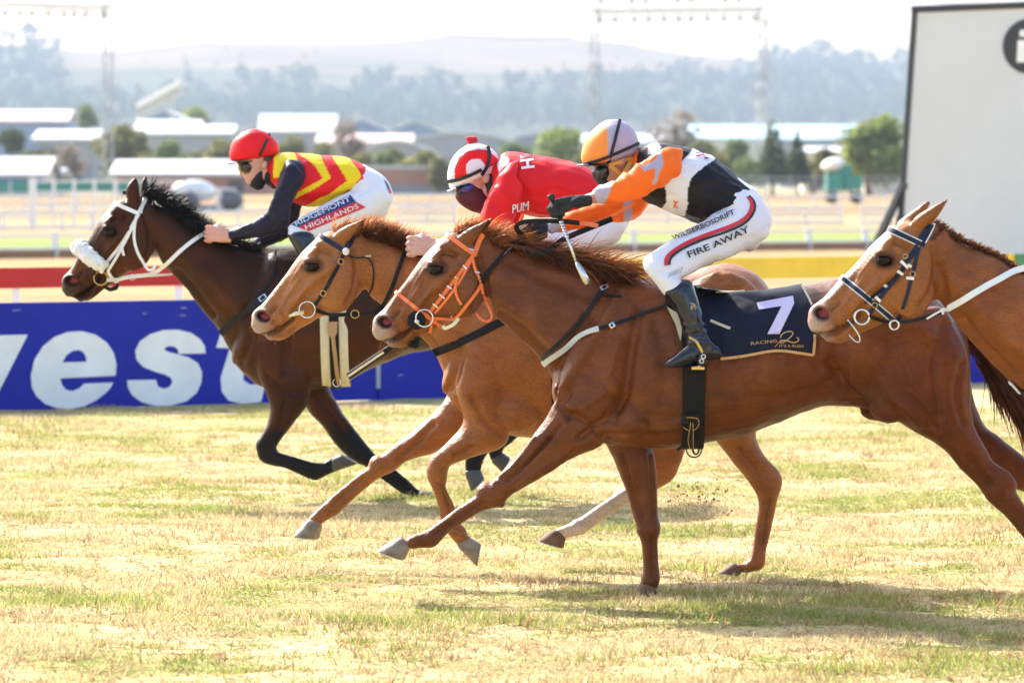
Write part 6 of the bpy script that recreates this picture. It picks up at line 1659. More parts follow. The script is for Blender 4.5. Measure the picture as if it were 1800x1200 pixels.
def garment(name, lofts, Y, mat_, parent, colour=None, voxel=.006, smooth=4, grow=0.0, folds=.0, fscale=14, seed=3, creases=(), blobs=(), fdir=(1, 1, 1)):
    mb = MB()
    for st in lofts: loft_into(mb, st, Y, m=4, n=22, sq=2.15, cap=.5, grow=grow)
    for bl in blobs: blob_into(mb, *bl[:5], Y + bl[5], rot=bl[6] if len(bl) > 6 else 0)
    me = remesh(mb, name, voxel, smooth, .5)
    v = get_v(me); n = get_n(me); q = pix(v)
    d = np.zeros(len(v))
    if folds:
        w = v * np.array(fdir); nz = vnoise(w, fscale, seed); d += (1 - np.abs(nz - .5) * 4) * folds * .5 + (vnoise(w, fscale * 2.3, seed + 1) - .5) * folds
    off = v[:, 1] - Y
    for pl, w_, amp in creases: d += np.exp(-(seg_dist(q, pl) / w_) ** 2) * amp
    set_v(me, v + n * d[:, None])
    if colour is not None: set_col(me, colour(v, q, off))
    me.materials.append(mat_); smooth_shade(me)
    o = link(name, me)
    if parent is not None: adopt(o, parent)
    return o
def mirror_rows(rows, dx=0, dy=0): return [(r[0] + dx, r[1] + dy, r[2] + dx, r[3] + dy, r[4], -r[5]) for r in rows]
def fist(mb, wrist, f, k, c, grow=0.0, size=1.0, reach=1.0):
    """palm, four fingers of different length and a thumb; f forward, k along the knuckles (index first), c curl direction"""
    W = np.asarray(wrist, float); f, k, c = (np.asarray(x, float) / np.linalg.norm(x) for x in (f, k, c)); s = size
    pts = [W - f * .02 * s, W + f * .02 * s, W + f * .055 * s, W + f * .088 * s]
    for j in (-.026, -.009, .009, .026):
        mb.tube([W - f * .02 * s + k * j * .7 * s, W + f * .03 * s + k * j * .95 * s, W + f * .086 * s + k * j * 1.12 * s], [.017 * s + grow, .0155 * s + grow, .0118 * s + grow], 10)
    L = [.92, 1.0, .96, .80]
    for i in range(4):
        b = W + f * .085 * s + k * (.0345 - .0232 * i) * s; l = L[i] * s * reach
        mb.tube([b - f * .01 * s, b + f * .022 * l + c * .004 * l, b + f * .033 * l + c * .022 * l, b + f * .020 * l + c * .043 * l, b - f * .006 * l + c * .046 * l],
                [.0100 * s + grow, .0098 * s + grow, .0094 * s + grow, .0086 * s + grow, .0075 * s + grow], 10)
    b = W + f * .028 * s + k * .030 * s
    mb.tube([b, b + f * .026 * s + k * .016 * s + c * .012 * s, b + f * .052 * s + k * .010 * s + c * .030 * s, b + f * .068 * s + k * .000 * s + c * .036 * s], [.015 * s + grow, .0125 * s + grow, .011 * s + grow, .009 * s + grow], 10)
def face_into(mb, Y, head, nose, jaw_px, s):
    """head rows plus nose, lips and ears"""
    loft_into(mb, head, Y, m=4, n=22, sq=2.1, cap=.5)
    loft_into(mb, nose, Y, m=3, n=10, cap=.5)
def helmet(rows, Y, parent, colour, peak, matp, seedname='helmet'):
    mb = MB(); loft_into(mb, rows, Y, m=5, n=30, cap=.14)
    me = remesh(mb, seedname, .006, 3)
    v = get_v(me); q = pix(v); set_col(me, colour(v, q, v[:, 1] - Y)); me.materials.append(M['silk']); smooth_shade(me)
    o = link(seedname, me); adopt(o, parent)
    # peak: thin curved visor
    (x0, y0), (x1, y1), w = peak
    V = []; Fc = []; n = 14
    for i in range(n + 1):
        t = (i / n * 2 - 1); a = t * 1.25
        back = P(x1, y1, Y); front = P(x0, y0, Y); dirx = front - back
        p_in = back + np.array((0, math.sin(a) * w, 0)) + dirx * (math.cos(a) - 1) * .9
        p_out = back + dirx * (math.cos(a) ** .8 if math.cos(a) > 0 else 0) + np.array((0, math.sin(a) * w * 1.02, 0))
        for p in (p_in + dirx * -.15, p_out): V.append(p); V.append(p + np.array((0, 0, .007)))
    for i in range(n):
        a = 4 * i; b_ = a + 4
        Fc += [(a, b_, b_ + 2, a + 2), (a + 1, a + 3, b_ + 3, b_ + 1), (a + 2, b_ + 2, b_ + 3, a + 3), (a, a + 1, b_ + 1, b_)]
    mesh_of('peak', V, Fc, matp, True, o)
    return o, bvh(me)
def goggles(px, py, rx, ry, Y, parent, m_lens, m_frame, rot=0.0, w=.078):
    g = empty('goggles', tuple(P(px, py, Y))); adopt(g, parent)
    def shell(name, kx, ky, w_, m_):
        ca, sa = math.cos(rot), math.sin(rot); rows = []
        for t in (-1, -.5, 0, .5, 1):
            hx = rx * kx * math.sqrt(max(.25, 1 - .75 * t * t)); y = ry * ky * t
            a = (px - hx * ca - y * sa, py - hx * sa + y * ca); b_ = (px + hx * ca - y * sa, py + hx * sa + y * ca)
            rows.append((*a, *b_, w_ * (1 - .06 * t * t), 0))
        mb = MB(); loft_into(mb, rows, Y, m=3, n=20, sq=2.6, cap=.15); o = mb.build(name, m_, None, True); o.parent = g; o.matrix_parent_inverse = Matrix.Translation(-Vector(g.location))
    shell('lens', 1.0, .9, w, m_lens); shell('frame', 1.07, 1.12, w - .005, m_frame)
    return g
def part_mesh(name, mb, mat_, parent, voxel=.005, smooth=2):
    me = remesh(mb, name, voxel, smooth); me.materials.append(mat_); smooth_shade(me); o = link(name, me); adopt(o, parent); return o, me

RED_ = np.array((.74, .012, .018)); YEL = np.array((.84, .62, .015)); NAVY = np.array((.016, .014, .032)); BLK = np.array((.012, .010, .013)); ORG = np.array((.90, .15, .012)); LAV = np.array((.42, .36, .46)); WHT = np.array((.74, .73, .77))
def person(name, label, Y, lofts, tone=SKIN, fists=(), head=None, nose=None, extra_tubes=(), shrink=-.010, fine=()):
    mb = MB()
    for st in lofts: loft_into(mb, st, Y, m=3, n=16, sq=2.0, cap=.5, grow=shrink)
    me = remesh(mb, name, .010, 2, .5)
    fb = MB()
    for st in fine: loft_into(fb, st, Y, m=3, n=16, sq=2.0, cap=.5)
    loft_into(fb, head, Y, m=4, n=24, sq=2.1, cap=.5)
    for nz in nose: loft_into(fb, nz, Y, m=3, n=10, cap=.5)
    for t in extra_tubes: blob_into(fb, *t[:5], Y + t[5], rot=t[6] if len(t) > 6 else 0)
    for fs in fists: fist(fb, *fs)
    mf = remesh(fb, name, .0034, 2, .5)
    bm = bmesh.new(); bm.from_mesh(me); bm.from_mesh(mf); bm.to_mesh(me); bm.free(); bpy.data.meshes.remove(mf)   # neck and forearms carry on inside the clothes
    skin_cols(me, Y, tone); me.materials.clear(); me.materials.append(M['skin']); smooth_shade(me)
    o = link(name, me); tag(o, label, 'person', 'riders'); return o, me

# ---------------------------------------------------------------- rider in black and white with orange sleeves
torso_a = [(1128, 262, 1118, 302, .085, 0), (1146, 252, 1112, 330, .14, 0), (1172, 251, 1124, 345, .175, 0), (1219, 263, 1152, 361, .185, 0), (1256, 279, 1198, 379, .178, 0), (1287, 303, 1234, 391, .168, 0), (1314, 329, 1272, 372, .158, 0)]
hips_a = [(1296, 314, 1258, 388, .155, 0), (1330, 338, 1262, 402, .168, 0), (1352, 372, 1272, 420, .175, 0), (1353, 398, 1290, 436, .165, 0), (1338, 420, 1312, 438, .12, 0)]
thigh_a = [(1310, 352, 1345, 418, .085, -.085), (1278, 362, 1316, 436, .092, -.11), (1240, 386, 1286, 449, .090, -.15), (1196, 414, 1244, 466, .082, -.20), (1158, 438, 1216, 478, .072, -.25), (1134, 455, 1196, 490, .064, -.28), (1133, 472, 1200, 494, .060, -.29), (1148, 492, 1208, 497, .056, -.30), (1168, 517, 1214, 502, .052, -.31)]
boot_a = [(1167, 515, 1217, 497, .058, -.31), (1176, 527, 1222, 515, .057, -.315), (1190, 548, 1233, 545, .054, -.32), (1200, 575, 1243, 580, .048, -.325), (1206, 598, 1254, 604, .042, -.33), (1210, 612, 1262, 622, .042, -.33)]
foot_a = [(1262, 608, 1266, 628, .034, -.33), (1240, 598, 1246, 632, .041, -.33), (1215, 604, 1222, 639, .043, -.33), (1195, 618, 1200, 644, .042, -.335), (1178, 630, 1180, 646, .034, -.34), (1168, 638, 1169, 644, .018, -.34)]
arm_a = [(1196, 262, 1180, 312, .062, -.150), (1170, 262, 1172, 322, .066, -.185), (1140, 276, 1152, 334, .060, -.21), (1108, 302, 1124, 348, .053, -.215), (1078, 317, 1090, 355, .048, -.21), (1052, 327, 1064, 358, .044, -.19), (1043, 332, 1054, 357, .036, -.18)]
fore_a = [(1060, 330, 1068, 354, .030, -.19), (1040, 338, 1046, 358, .028, -.175), (1022, 344, 1027, 362, .027, -.16)]
arm_a_off = [(1190, 275, 1180, 320, .062, .16), (1150, 300, 1150, 345, .062, .19), (1112, 340, 1116, 384, .054, .20), (1072, 352, 1078, 390, .05, .17), (1030, 364, 1036, 398, .045, .12), (992, 378, 998, 405, .040, .07), (965, 392, 970, 412, .034, .03)]
neck_a = [(1082, 292, 1104, 330, .055, 0), (1112, 272, 1126, 325, .06, 0), (1140, 262, 1145, 320, .075, 0)]
head_a = [(1062, 222, 1092, 220, .05, 0), (1036, 250, 1116, 246, .072, 0), (1034, 275, 1118, 268, .075, 0), (1043, 292, 1114, 284, .071, 0), (1048, 306, 1106, 300, .065, 0), (1053, 319, 1098, 314, .056, 0), (1064, 329, 1086, 328, .040, 0)]
nose_a = [[(1046, 296, 1054, 296, .008, 0), (1043, 304, 1054, 305, .012, 0), (1042, 309, 1054, 311, .015, 0)]]
fist_a = (P(1028, 353, Y3 - .165), (-1, .0, -.02), (.30, -.95, .12), (-.12, 0, -1), 0.0, 1.05, 1.25)
fist_a_off = (P(952, 404, Y3 + .02), (-1, 0, -.35), (.1, .2, 1), (.2, -.9, -.3), 0.0, 1.0, 1.0)
pa, pa_me = person('person', 'rider in black and white jersey with orange sleeves, whip in gloved hand', Y3, [torso_a, hips_a, thigh_a, mirror_rows(thigh_a), boot_a, mirror_rows(boot_a), foot_a, mirror_rows(foot_a), arm_a, arm_a_off],
    fists=[(fist_a[0], *fist_a[1:]), (fist_a_off[0], *fist_a_off[1:])], head=head_a, nose=nose_a, fine=[fore_a, neck_a], extra_tubes=[(1094, 285, 6, 9, .012, -.075, .3), (1094, 285, 6, 9, .012, .075, .3)], tone=np.array((.44, .22, .15)))
WB = [[(1216, 258), (1256, 276), (1238, 288), (1215, 312), (1205, 340), (1207, 362), (1202, 384), (1160, 366), (1172, 355), (1168, 330), (1170, 312), (1186, 298), (1200, 282)]]
WB = [[(1219, 262), (1258, 280), (1234, 296), (1215, 312), (1208, 335), (1210, 358), (1203, 380), (1162, 366), (1172, 356), (1170, 335), (1167, 315), (1185, 300), (1198, 284)]]
def col_a(v, q, off):
    C = np.tile(BLK, (len(v), 1)); m = in_poly(q, WB[0]); C[m] = WHT
    m = in_poly(q, [(1140, 253), (1155, 250), (1162, 258), (1150, 268), (1138, 270)]); C[m] = WHT * .8
    return C
jersey_a = garment('jersey', [torso_a], Y3, M['silk'], pa, col_a, folds=.008, fscale=11, seed=4, fdir=(1, 1, 1.6),
    creases=[([(1260, 340), (1285, 345), (1308, 338)], 4, -.006), ([(1225, 345), (1255, 350), (1285, 360)], 5, .006), ([(1215, 320), (1250, 315), (1300, 330)], 3.5, .005), ([(1240, 385), (1248, 362), (1252, 345)], 4, -.007), ([(1230, 390), (1236, 370), (1236, 350)], 4, .005)])
def col_a_sl(v, q, off):
    C = np.tile(ORG, (len(v), 1))
    m = in_poly(q, [(1126, 296), (1150, 282), (1162, 268), (1166, 288), (1156, 312), (1152, 326), (1146, 322), (1152, 306), (1150, 296), (1134, 302)]); C[m] = LAV
    m = (q[:, 0] < 1074) & (off < 0) & (q[:, 0] + (q[:, 1] - 340) * .5 < 1072); C[m] = LAV
    m = (off > 0) & (q[:, 0] > 1096) & (q[:, 0] < 1112); C[m] = LAV
    m = (off > 0) & (q[:, 0] < 985); C[m] = LAV
    return C
sleeve_a = garment('sleeve', [arm_a], Y3, M['silk'], pa, col_a_sl, folds=.010, fscale=16, seed=6, blobs=[(1178, 288, 19, 26, .062, -.165, -.3)], creases=[([(1096, 304), (1108, 316), (1108, 332)], 3.5, .007), ([(1082, 316), (1092, 330), (1094, 345)], 3.5, -.005), ([(1120, 290), (1132, 305)], 4, .006), ([(1175, 268), (1184, 290), (1180, 305)], 4, .006)])
garment('sleeve', [arm_a_off], Y3, M['silk'], pa, col_a_sl, folds=.008, fscale=16, seed=7)
brc_a = garment('breeches', [hips_a, thigh_a, mirror_rows(thigh_a)], Y3, M['white_breeches'], pa, None, folds=.006, fscale=12, seed=8, grow=.002,
    creases=[([(1140, 478), (1165, 480), (1190, 478)], 3, -.004), ([(1255, 425), (1263, 440), (1262, 452)], 2.5, -.003), ([(1300, 420), (1330, 415), (1348, 400)], 4, -.003)])
boot_o = garment('boot', [boot_a, foot_a], Y3, M['boot'], pa, None, voxel=.005, folds=.003, fscale=22, seed=9, grow=.002, creases=[([(1205, 590), (1228, 586), (1248, 590)], 3, -.005), ([(1208, 604), (1232, 600), (1254, 606)], 3, .004), ([(1200, 570), (1222, 576), (1240, 570)], 3, .003)])
garment('boot', [mirror_rows(boot_a), mirror_rows(foot_a)], Y3, M['boot'], pa, None, voxel=.006, grow=.002)
t_boot = bvh(boot_o.data); t_brc = bvh(brc_a.data); t_jer = bvh(jersey_a.data)
strap('boot_emblem', t_boot, [(1213, 533), (1216, 537), (1218, 530), (1220, 537), (1224, 532), (1223, 541), (1215, 542)], 1.5, M['gold_trim'], pa, Y3, lift=.002, thick=.001, curve=False)
strap('boot_emblem', t_boot, [(1217, 545), (1214, 540), (1218, 536), (1223, 540), (1221, 545)], 1.2, M['gold_trim'], pa, Y3, lift=.002, thick=.001)
# leg lettering and stripe
line = [(1314, 346), (1321, 356), (1320, 371), (1307, 387), (1280, 400), (1240, 414), (1204, 429), (1181, 444), (1171, 455), (1171, 467)]
strap('leg_stripe', t_brc, line, 7.0, M['red_print'], pa, Y3, lift=.002, thick=.002, step=3)
strap('leg_stripe', t_brc, [(1316.5, 345), (1326, 356), (1325, 373), (1311, 391.5), (1283, 405.5), (1242, 419.5), (1207, 434), (1186, 447), (1177, 457), (1176.5, 466)], 4.2, M['black_print'], pa, Y3, lift=.0025, thick=.002, step=3)
text_on('lettering', 'WILGERBOSDRIFT', (1183, 422), (1292, 376), 8.4, t_brc, M['black_print'], pa, Y3, lift=.008, bold=.018, arc=-2)
text_on('lettering', 'FIRE AWAY', (1211, 453), (1318, 406), 11.0, t_brc, M['black_print'], pa, Y3, lift=.008, bold=.02, arc=-2)
for i in range(6): strap('knee_print', t_brc, [(1174 + 4.2 * i, 489 - 1.8 * i), (1178 + 4.2 * i, 479 - 2.0 * i)], 1.2, M['grey_post'], pa, Y3, lift=.002, thick=.001, curve=False)
strap('print', t_jer, [(1184, 352), (1188, 357), (1184, 364)], 2.5, M['orange_print'], pa, Y3, lift=.003, thick=.001); strap('print', t_jer, [(1192, 353), (1186, 358), (1191, 365)], 2.5, M['orange_print'], pa, Y3, lift=.0035, thick=.001)
strap('print', t_jer, [(1225, 276), (1234, 273), (1243, 279)], 4, M['red_print'], pa, Y3, lift=.003, thick=.001); strap('print', t_jer, [(1224, 270), (1232, 269), (1238, 274)], 2.5, M['navy_print'], pa, Y3, lift=.003, thick=.001); strap('print', t_jer, [(1238, 280), (1245, 279)], 3, M['navy_print'], pa, Y3, lift=.004, thick=.001)
strap('pocket_mark', t_brc, [(1280, 357), (1285, 360), (1290, 357)], 2, M['black_print'], pa, Y3, lift=.002, thick=.001)
# cap, goggles, mask
hel_a = [(1025, 291, 1121, 268, .100, 0), (1021, 276, 1123, 253, .108, 0), (1027, 250, 1118, 234, .103, 0), (1042, 229, 1107, 220, .085, 0), (1060, 214, 1092, 211, .050, 0)]
def col_hel_a(v, q, off):
    C = np.tile(np.array((.86, .27, .05)), (len(v), 1)); m = q[:, 0] - (q[:, 1] - 235) * .06 > 1067.5; C[m] = LAV; return C
ha, t_ha = helmet(hel_a, Y3, pa, col_hel_a, ((1014, 292), (1046, 292), .088), mat('grey_peak', (.10, .10, .12), rough=.4))
strap('cap_strap', t_ha, [(1089, 212), (1083, 238), (1075, 268), (1068, 289)], 5.5, M['strap_black'], pa, Y3, lift=.003); strap('cap_band', t_ha, [(1028, 287), (1055, 281), (1090, 266), (1121, 252)], 5.5, M['strap_black'], pa, Y3, lift=.0045)
goggles(1060, 303, 15, 11, Y3, pa, M['lens_dark'], M['strap_black'], rot=.5)
t_pa = bvh(pa_me)
mb = MB(); loft_into(mb, [(1040, 306, 1072, 312, .060, 0), (1046, 318, 1078, 320, .058, 0), (1056, 329, 1084, 328, .045, 0)], Y3); part_mesh('mask', mb, M['mask_black'], pa)
strap('chin_strap', t_pa, [(1073, 291), (1084, 300), (1092, 308), (1100, 303)], 7, M['yellow_strap'], pa, Y3, lift=.006); strap('chin_strap', t_pa, [(1108, 276), (1106, 290), (1100, 302), (1092, 309)], 8, M['yellow_strap'], pa, Y3, lift=.006)
strap('chin_strap', t_pa, [(1070, 290), (1088, 286), (1106, 278)], 5, M['yellow_strap'], pa, Y3, lift=.004)
garment('collar', [[(1121, 264, 1116, 306, .072, 0), (1134, 258, 1122, 318, .082, 0)]], Y3, M['silk'], pa, lambda v, q, off: np.tile(ORG, (len(v), 1)), voxel=.006)
# gloves
mb = MB(); fist(mb, *fist_a[:4], .004, *fist_a[5:]); loft_into(mb, [(1027, 342, 1030, 364, .034, -.165), (1012, 343, 1012, 366, .036, -.165)], Y3); part_mesh('glove', mb, M['glove'], pa, .0035, 2)
mb = MB(); fist(mb, *fist_a_off[:4], .004, *fist_a_off[5:]); part_mesh('glove', mb, M['glove'], pa, .004, 2)
# whip held in the near glove
wh = thing('whip', 'silver and black whip in the gloved hand of the orange-sleeved rider', 'whip', P(985, 387, Y3 - .19), 'whips')
w0, w1, w2, w3 = P(968, 344, Y3 - .20), P(986, 389, Y3 - .20), P(1013, 461, Y3 - .24), P(1034, 499, Y3 - .25)
mb = MB(); mb.tube([w0 + (w0 - w1) * .05, w0, w0 + (w1 - w0) * .12, w0 + (w1 - w0) * .2], [.012, .015, .013, .008], 12); mb.build('knob', M['strap_black'], wh, True)
mb = MB(); mb.tube([w0 + (w1 - w0) * .15, w1], [.0085, .0085], 10); mb.build('handle', M['rubber'], wh, True)
for i in range(6):
    a = w1 + (w2 - w1) * (i * .07); b_ = w1 + (w2 - w1) * (i * .07 + .045); mb = MB(); mb.tube([a, b_], [.009, .0088], 10); mb.build('grip_ring', M['silver'], wh, True)
mb = MB(); mb.tube([w1, w2], [.0075, .005], 10); mb.build('shaft', M['silver'], wh, True)
mb = MB(); mb.tube([w2, w2 + (w3 - w2) * .12, w2 + (w3 - w2) * .5, w3], [.006, .011, .014, .016], 12); mb.build('pad', M['silver'], wh, True)
# stirrup
sx = thing('stirrup', 'gold rimmed racing stirrup under the polished black boot', 'stirrup', P(1230, 635, Y3 - .33))
mb = MB(); L = crom([P(1214, 594, Y3 - .385), P(1224, 600, Y3 - .395), P(1233, 616, Y3 - .40), P(1238, 632, Y3 - .395), P(1228, 645, Y3 - .39), P(1218, 646, Y3 - .385)], 6); mb.tube(list(L), .006, 8); mb.build('side_bar', M['brass'], sx, True)
mb = MB(); L = crom([P(1214, 594, Y3 - .275), P(1222, 602, Y3 - .27), P(1230, 620, Y3 - .265), P(1232, 645, Y3 - .27)], 6); mb.tube(list(L), .006, 8); mb.build('side_bar', M['brass'], sx, True)
mb = MB(); mb.box((P(1226, 646, Y3 - .33)), (.05, .13, .010)); mb.build('tread', M['brass'], sx)
mb = MB(); mb.tube([P(1214, 594, Y3 - .39), P(1213, 593, Y3 - .33), P(1214, 594, Y3 - .27)], .006, 8); mb.build('bow', M['brass'], sx, True)
mb = MB(); c = P(1235, 631, Y3 - .402)
blob_into(mb, 1235, 631, 8, 13, .006, Y3 - .405, rot=.35); mb.build('badge', M['strap_black'], sx, True)
mb = MB(); 
for cx_, cy_ in [(1236.5, 626.5), (1233.5, 634.5)]: 
    mb = MB(); ring_into(mb, P(cx_, cy_, Y3 - .413), 3.4 * Y3 / F, (0, 1, 0), .0018, n=16, k=6); mb.build('badge_mark', M['white_print'], sx, True)
free_strap('stirrup_leather', [P(1213, 593, Y3 - .33), P(1212, 575, Y3 - .345), P(1208, 545, Y3 - .33)], .016, M['gold_trim'], sx)

# ---------------------------------------------------------------- rider in plain red
torso_b = [(876, 284, 866, 320, .085, 0), (890, 269, 866, 338, .14, 0), (925, 271, 890, 356, .178, 0), (972, 279, 928, 378, .185, 0), (1018, 289, 968, 383, .175, 0), (1052, 309, 1008, 388, .165, 0), (1076, 332, 1034, 388, .155, 0)]
hips_b = [(1060, 318, 1015, 385, .155, 0), (1092, 343, 1012, 398, .168, 0), (1107, 372, 1025, 414, .172, 0), (1105, 394, 1048, 427, .16, 0), (1092, 412, 1066, 428, .12, 0)]
thigh_b = [(1065, 355, 1098, 405, .085, -.085), (1034, 368, 1072, 426, .092, -.11), (1000, 382, 1040, 436, .088, -.15), (965, 398, 1004, 448, .078, -.20), (935, 415, 972, 458, .07, -.24), (918, 432, 955, 470, .062, -.27), (922, 452, 965, 474, .056, -.29), (938, 490, 980, 482, .052, -.30)]
boot_b = [(934, 485, 982, 470, .056, -.30), (950, 515, 992, 512, .052, -.31), (962, 548, 1002, 550, .046, -.32), (968, 575, 1012, 582, .042, -.32)]
foot_b = [(1016, 582, 1020, 600, .034, -.33), (990, 572, 996, 604, .041, -.33), (965, 580, 972, 610, .042, -.33), (945, 596, 948, 614, .036, -.335), (932, 606, 933, 612, .018, -.34)]
arm_b = [(912, 282, 902, 322, .062, -.155), (890, 292, 920, 330, .065, -.185), (868, 325, 915, 352, .060, -.21), (852, 358, 904, 382, .055, -.22), (842, 385, 894, 408, .050, -.22), (835, 402, 868, 430, .046, -.21), (812, 408, 822, 434, .042, -.185), (785, 414, 790, 438, .037, -.16)]
fore_b = [(800, 414, 806, 434, .030, -.17), (770, 420, 775, 440, .027, -.145), (758, 424, 762, 442, .026, -.135)]
arm_b_off = mirror_rows(arm_b, 14, 4)
neck_b = [(834, 322, 856, 360, .055, 0), (862, 300, 874, 345, .06, 0), (884, 285, 890, 335, .075, 0)]
head_b = [(820, 258, 846, 256, .05, 0), (800, 284, 870, 276, .072, 0), (796, 306, 872, 294, .075, 0), (798, 324, 868, 308, .071, 0), (806, 338, 862, 324, .065, 0), (816, 350, 856, 340, .056, 0), (830, 362, 846, 356, .040, 0)]
nose_b = [[(800, 328, 808, 328, .008, 0), (800, 337, 810, 337, .012, 0), (803, 344, 814, 344, .014, 0)]]
fist_b = (P(764, 434, Y2 - .14), (-1, 0, .06), (.05, .05, 1), (0, 1, -.25), 0.0, 1.0, 1.0)
pb, pb_me = person('person', 'rider in plain red silks with dark red mask, bending low in the middle', Y2, [torso_b, hips_b, thigh_b, mirror_rows(thigh_b), boot_b, mirror_rows(boot_b), foot_b, mirror_rows(foot_b), arm_b, arm_b_off],
    fists=[fist_b, (P(772, 440, Y2 + .13), (-1, 0, .06), (.05, -.05, 1), (0, -1, -.25), 0.0, 1.0, 1.0)], head=head_b, nose=nose_b, fine=[fore_b, neck_b], extra_tubes=[(855, 314, 6, 9, .012, -.075, .3), (855, 314, 6, 9, .012, .075, .3)], tone=np.array((.60, .36, .30)))
red_c = lambda v, q, off: np.tile(RED_, (len(v), 1))
jersey_b = garment('jersey', [torso_b], Y2, M['silk'], pb, lambda v, q, off: np.where(in_poly(q, [(873, 282), (892, 276), (896, 284), (878, 304)])[:, None], WHT, RED_), folds=.007, fscale=10, seed=14, fdir=(1, 1, 1.6), creases=[([(930, 330), (980, 326), (1040, 345)], 4, .005), ([(925, 345), (975, 350), (1010, 365)], 5, -.005), ([(915, 300), (960, 312), (1000, 330)], 5, .004)])
sl_b = garment('sleeve', [arm_b], Y2, M['silk'], pb, red_c, folds=.008, fscale=14, seed=16, creases=[([(872, 330), (890, 345), (905, 345)], 4, .006), ([(860, 352), (880, 368), (900, 372)], 4, -.005)])
garment('sleeve', [arm_b_off], Y2, M['silk'], pb, red_c, folds=.008, fscale=14, seed=17)
brc_b = garment('breeches', [hips_b, thigh_b, mirror_rows(thigh_b)], Y2, M['white_breeches'], pb, None, folds=.004, fscale=10, seed=18, grow=.002)
for k, bt in enumerate(([boot_b, foot_b], [mirror_rows(boot_b), mirror_rows(foot_b)])): garment('boot', bt, Y2, M['boot'], pb, None, voxel=.007, grow=.002)
t_jb = bvh(jersey_b.data); t_sb = bvh(sl_b.data)
text_on('lettering', 'HI', (939, 295), (936, 271), 22, t_jb, M['white_print'], pb, Y2, bold=.03)
text_on('lettering', 'PUM', (900, 375), (929, 369), 15, t_sb, M['white_print'], pb, Y2, lift=.006, bold=.01, slant=.25)
hel_b = [(790, 331, 877, 299, .098, 0), (789, 325, 877, 291, .102, 0), (786, 308, 878, 282, .108, 0), (792, 284, 871, 267, .103, 0), (806, 265, 857, 257, .085, 0), (822, 255, 842, 252, .045, 0)]
def col_hel_b(v, q, off):
    C = np.tile(WHT, (len(v), 1))
    m = in_poly(q, [(800, 318), (799, 298), (806, 278), (822, 266), (842, 262), (858, 264), (878, 282), (876, 292), (858, 300), (838, 310), (822, 318)]); C[m] = RED_
    c = np.hypot((q[:, 0] - 836) / 17, (q[:, 1] - 296) / 17) < 1; C[c & (q[:, 1] > 272)] = WHT
    m = (q[:, 1] > 320 - (q[:, 0] - 800) * .42); C[m] = WHT
    return C
hb, t_hb = helmet(hel_b, Y2, pb, col_hel_b, ((786, 338), (812, 328), .088), mat('white_peak', (.72, .70, .70), rough=.4))
strap('cap_strap', t_hb, [(857, 257), (860, 275), (856, 292), (846, 308)], 6, M['strap_black'], pb, Y2, lift=.003); strap('cap_band', t_hb, [(790, 319), (815, 313), (846, 298)], 6, M['strap_black'], pb, Y2, lift=.0045)
mb = MB()
for i in range(10): blob_into(mb, 829 + rng.uniform(-7, 8), 248 + rng.uniform(-4, 5), 6, 5, .014, Y2 + rng.uniform(-.015, .015))
part_mesh('pompom', mb, M['pompom'], pb, .005, 1)
goggles(822, 331, 20, 8.5, Y2, pb, M['lens_blue'], M['strap_black'], rot=-.35)
mb = MB(); loft_into(mb, [(805, 337, 850, 318, .070, 0), (800, 346, 858, 330, .072, 0), (810, 360, 864, 344, .070, 0), (828, 371, 866, 358, .062, 0), (842, 375, 858, 370, .045, 0)], Y2); part_mesh('mask', mb, M['mask_red'], pb)
mb = MB(); loft_into(mb, [(842, 312, 850, 310, .074, 0), (846, 318, 876, 300, .0745, 0), (850, 334, 878, 318, .078, 0), (856, 352, 882, 336, .076, 0)], Y2); part_mesh('hood', mb, M['mask_black'], pb)
garment('collar', [[(868, 290, 864, 330, .070, 0), (886, 280, 876, 338, .085, 0)]], Y2, M['silk'], pb, red_c, voxel=.007)
wb = thing('whip', 'black whip with silver tip pointing down beside the dark bay', 'whip', P(660, 630, Y2 + .25), 'whips')
a, b_ = P(838, 508, Y2 + .18), P(612, 661, Y2 + .32); mb = MB(); mb.tube([a, a + (b_ - a) * .6], [.007, .008], 10); mb.build('shaft', M['strap_black'], wb, True)
mb = MB(); mb.tube([a + (b_ - a) * .58, a + (b_ - a) * .68, b_], [.009, .014, .016], 10); mb.build('pad', M['rubber'], wb, True)
free_strap('reflective_strip', [a + (b_ - a) * .72 + np.array((0, -.017, 0)), b_ + np.array((0, -.018, 0))], .010, M['silver'], wb)

# ---------------------------------------------------------------- rider in red and yellow chevrons
torso_c = [(480, 276, 474, 312, .085, 0), (492, 269, 480, 325, .14, 0), (526, 269, 503, 348, .175, 0), (570, 274, 541, 364, .182, 0), (609, 277, 582, 357, .172, 0), (638, 288, 614, 342, .16, 0), (656, 301, 632, 336, .152, 0)]
hips_c = [(645, 292, 612, 345, .155, 0), (668, 306, 610, 358, .168, 0), (685, 325, 620, 372, .172, 0), (690, 348, 638, 382, .165, 0), (682, 368, 655, 385, .12, 0)]
thigh_c = [(655, 318, 684, 360, .085, -.085), (628, 330, 662, 380, .092, -.11), (595, 346, 632, 390, .088, -.15), (562, 364, 596, 402, .08, -.20), (532, 381, 564, 418, .072, -.24), (510, 397, 545, 430, .064, -.27), (507, 410, 548, 432, .060, -.285), (515, 425, 556, 430, .055, -.30)]
boot_c = [(506, 415, 552, 412, .060, -.29), (513, 428, 558, 434, .057, -.30), (532, 460, 570, 460, .052, -.315), (545, 490, 580, 494, .045, -.32), (550, 505, 588, 512, .042, -.32)]
foot_c = [(588, 510, 590, 526, .034, -.33), (570, 504, 574, 530, .041, -.33), (550, 510, 554, 534, .042, -.33), (532, 522, 535, 538, .036, -.335), (520, 532, 521, 537, .018, -.34)]
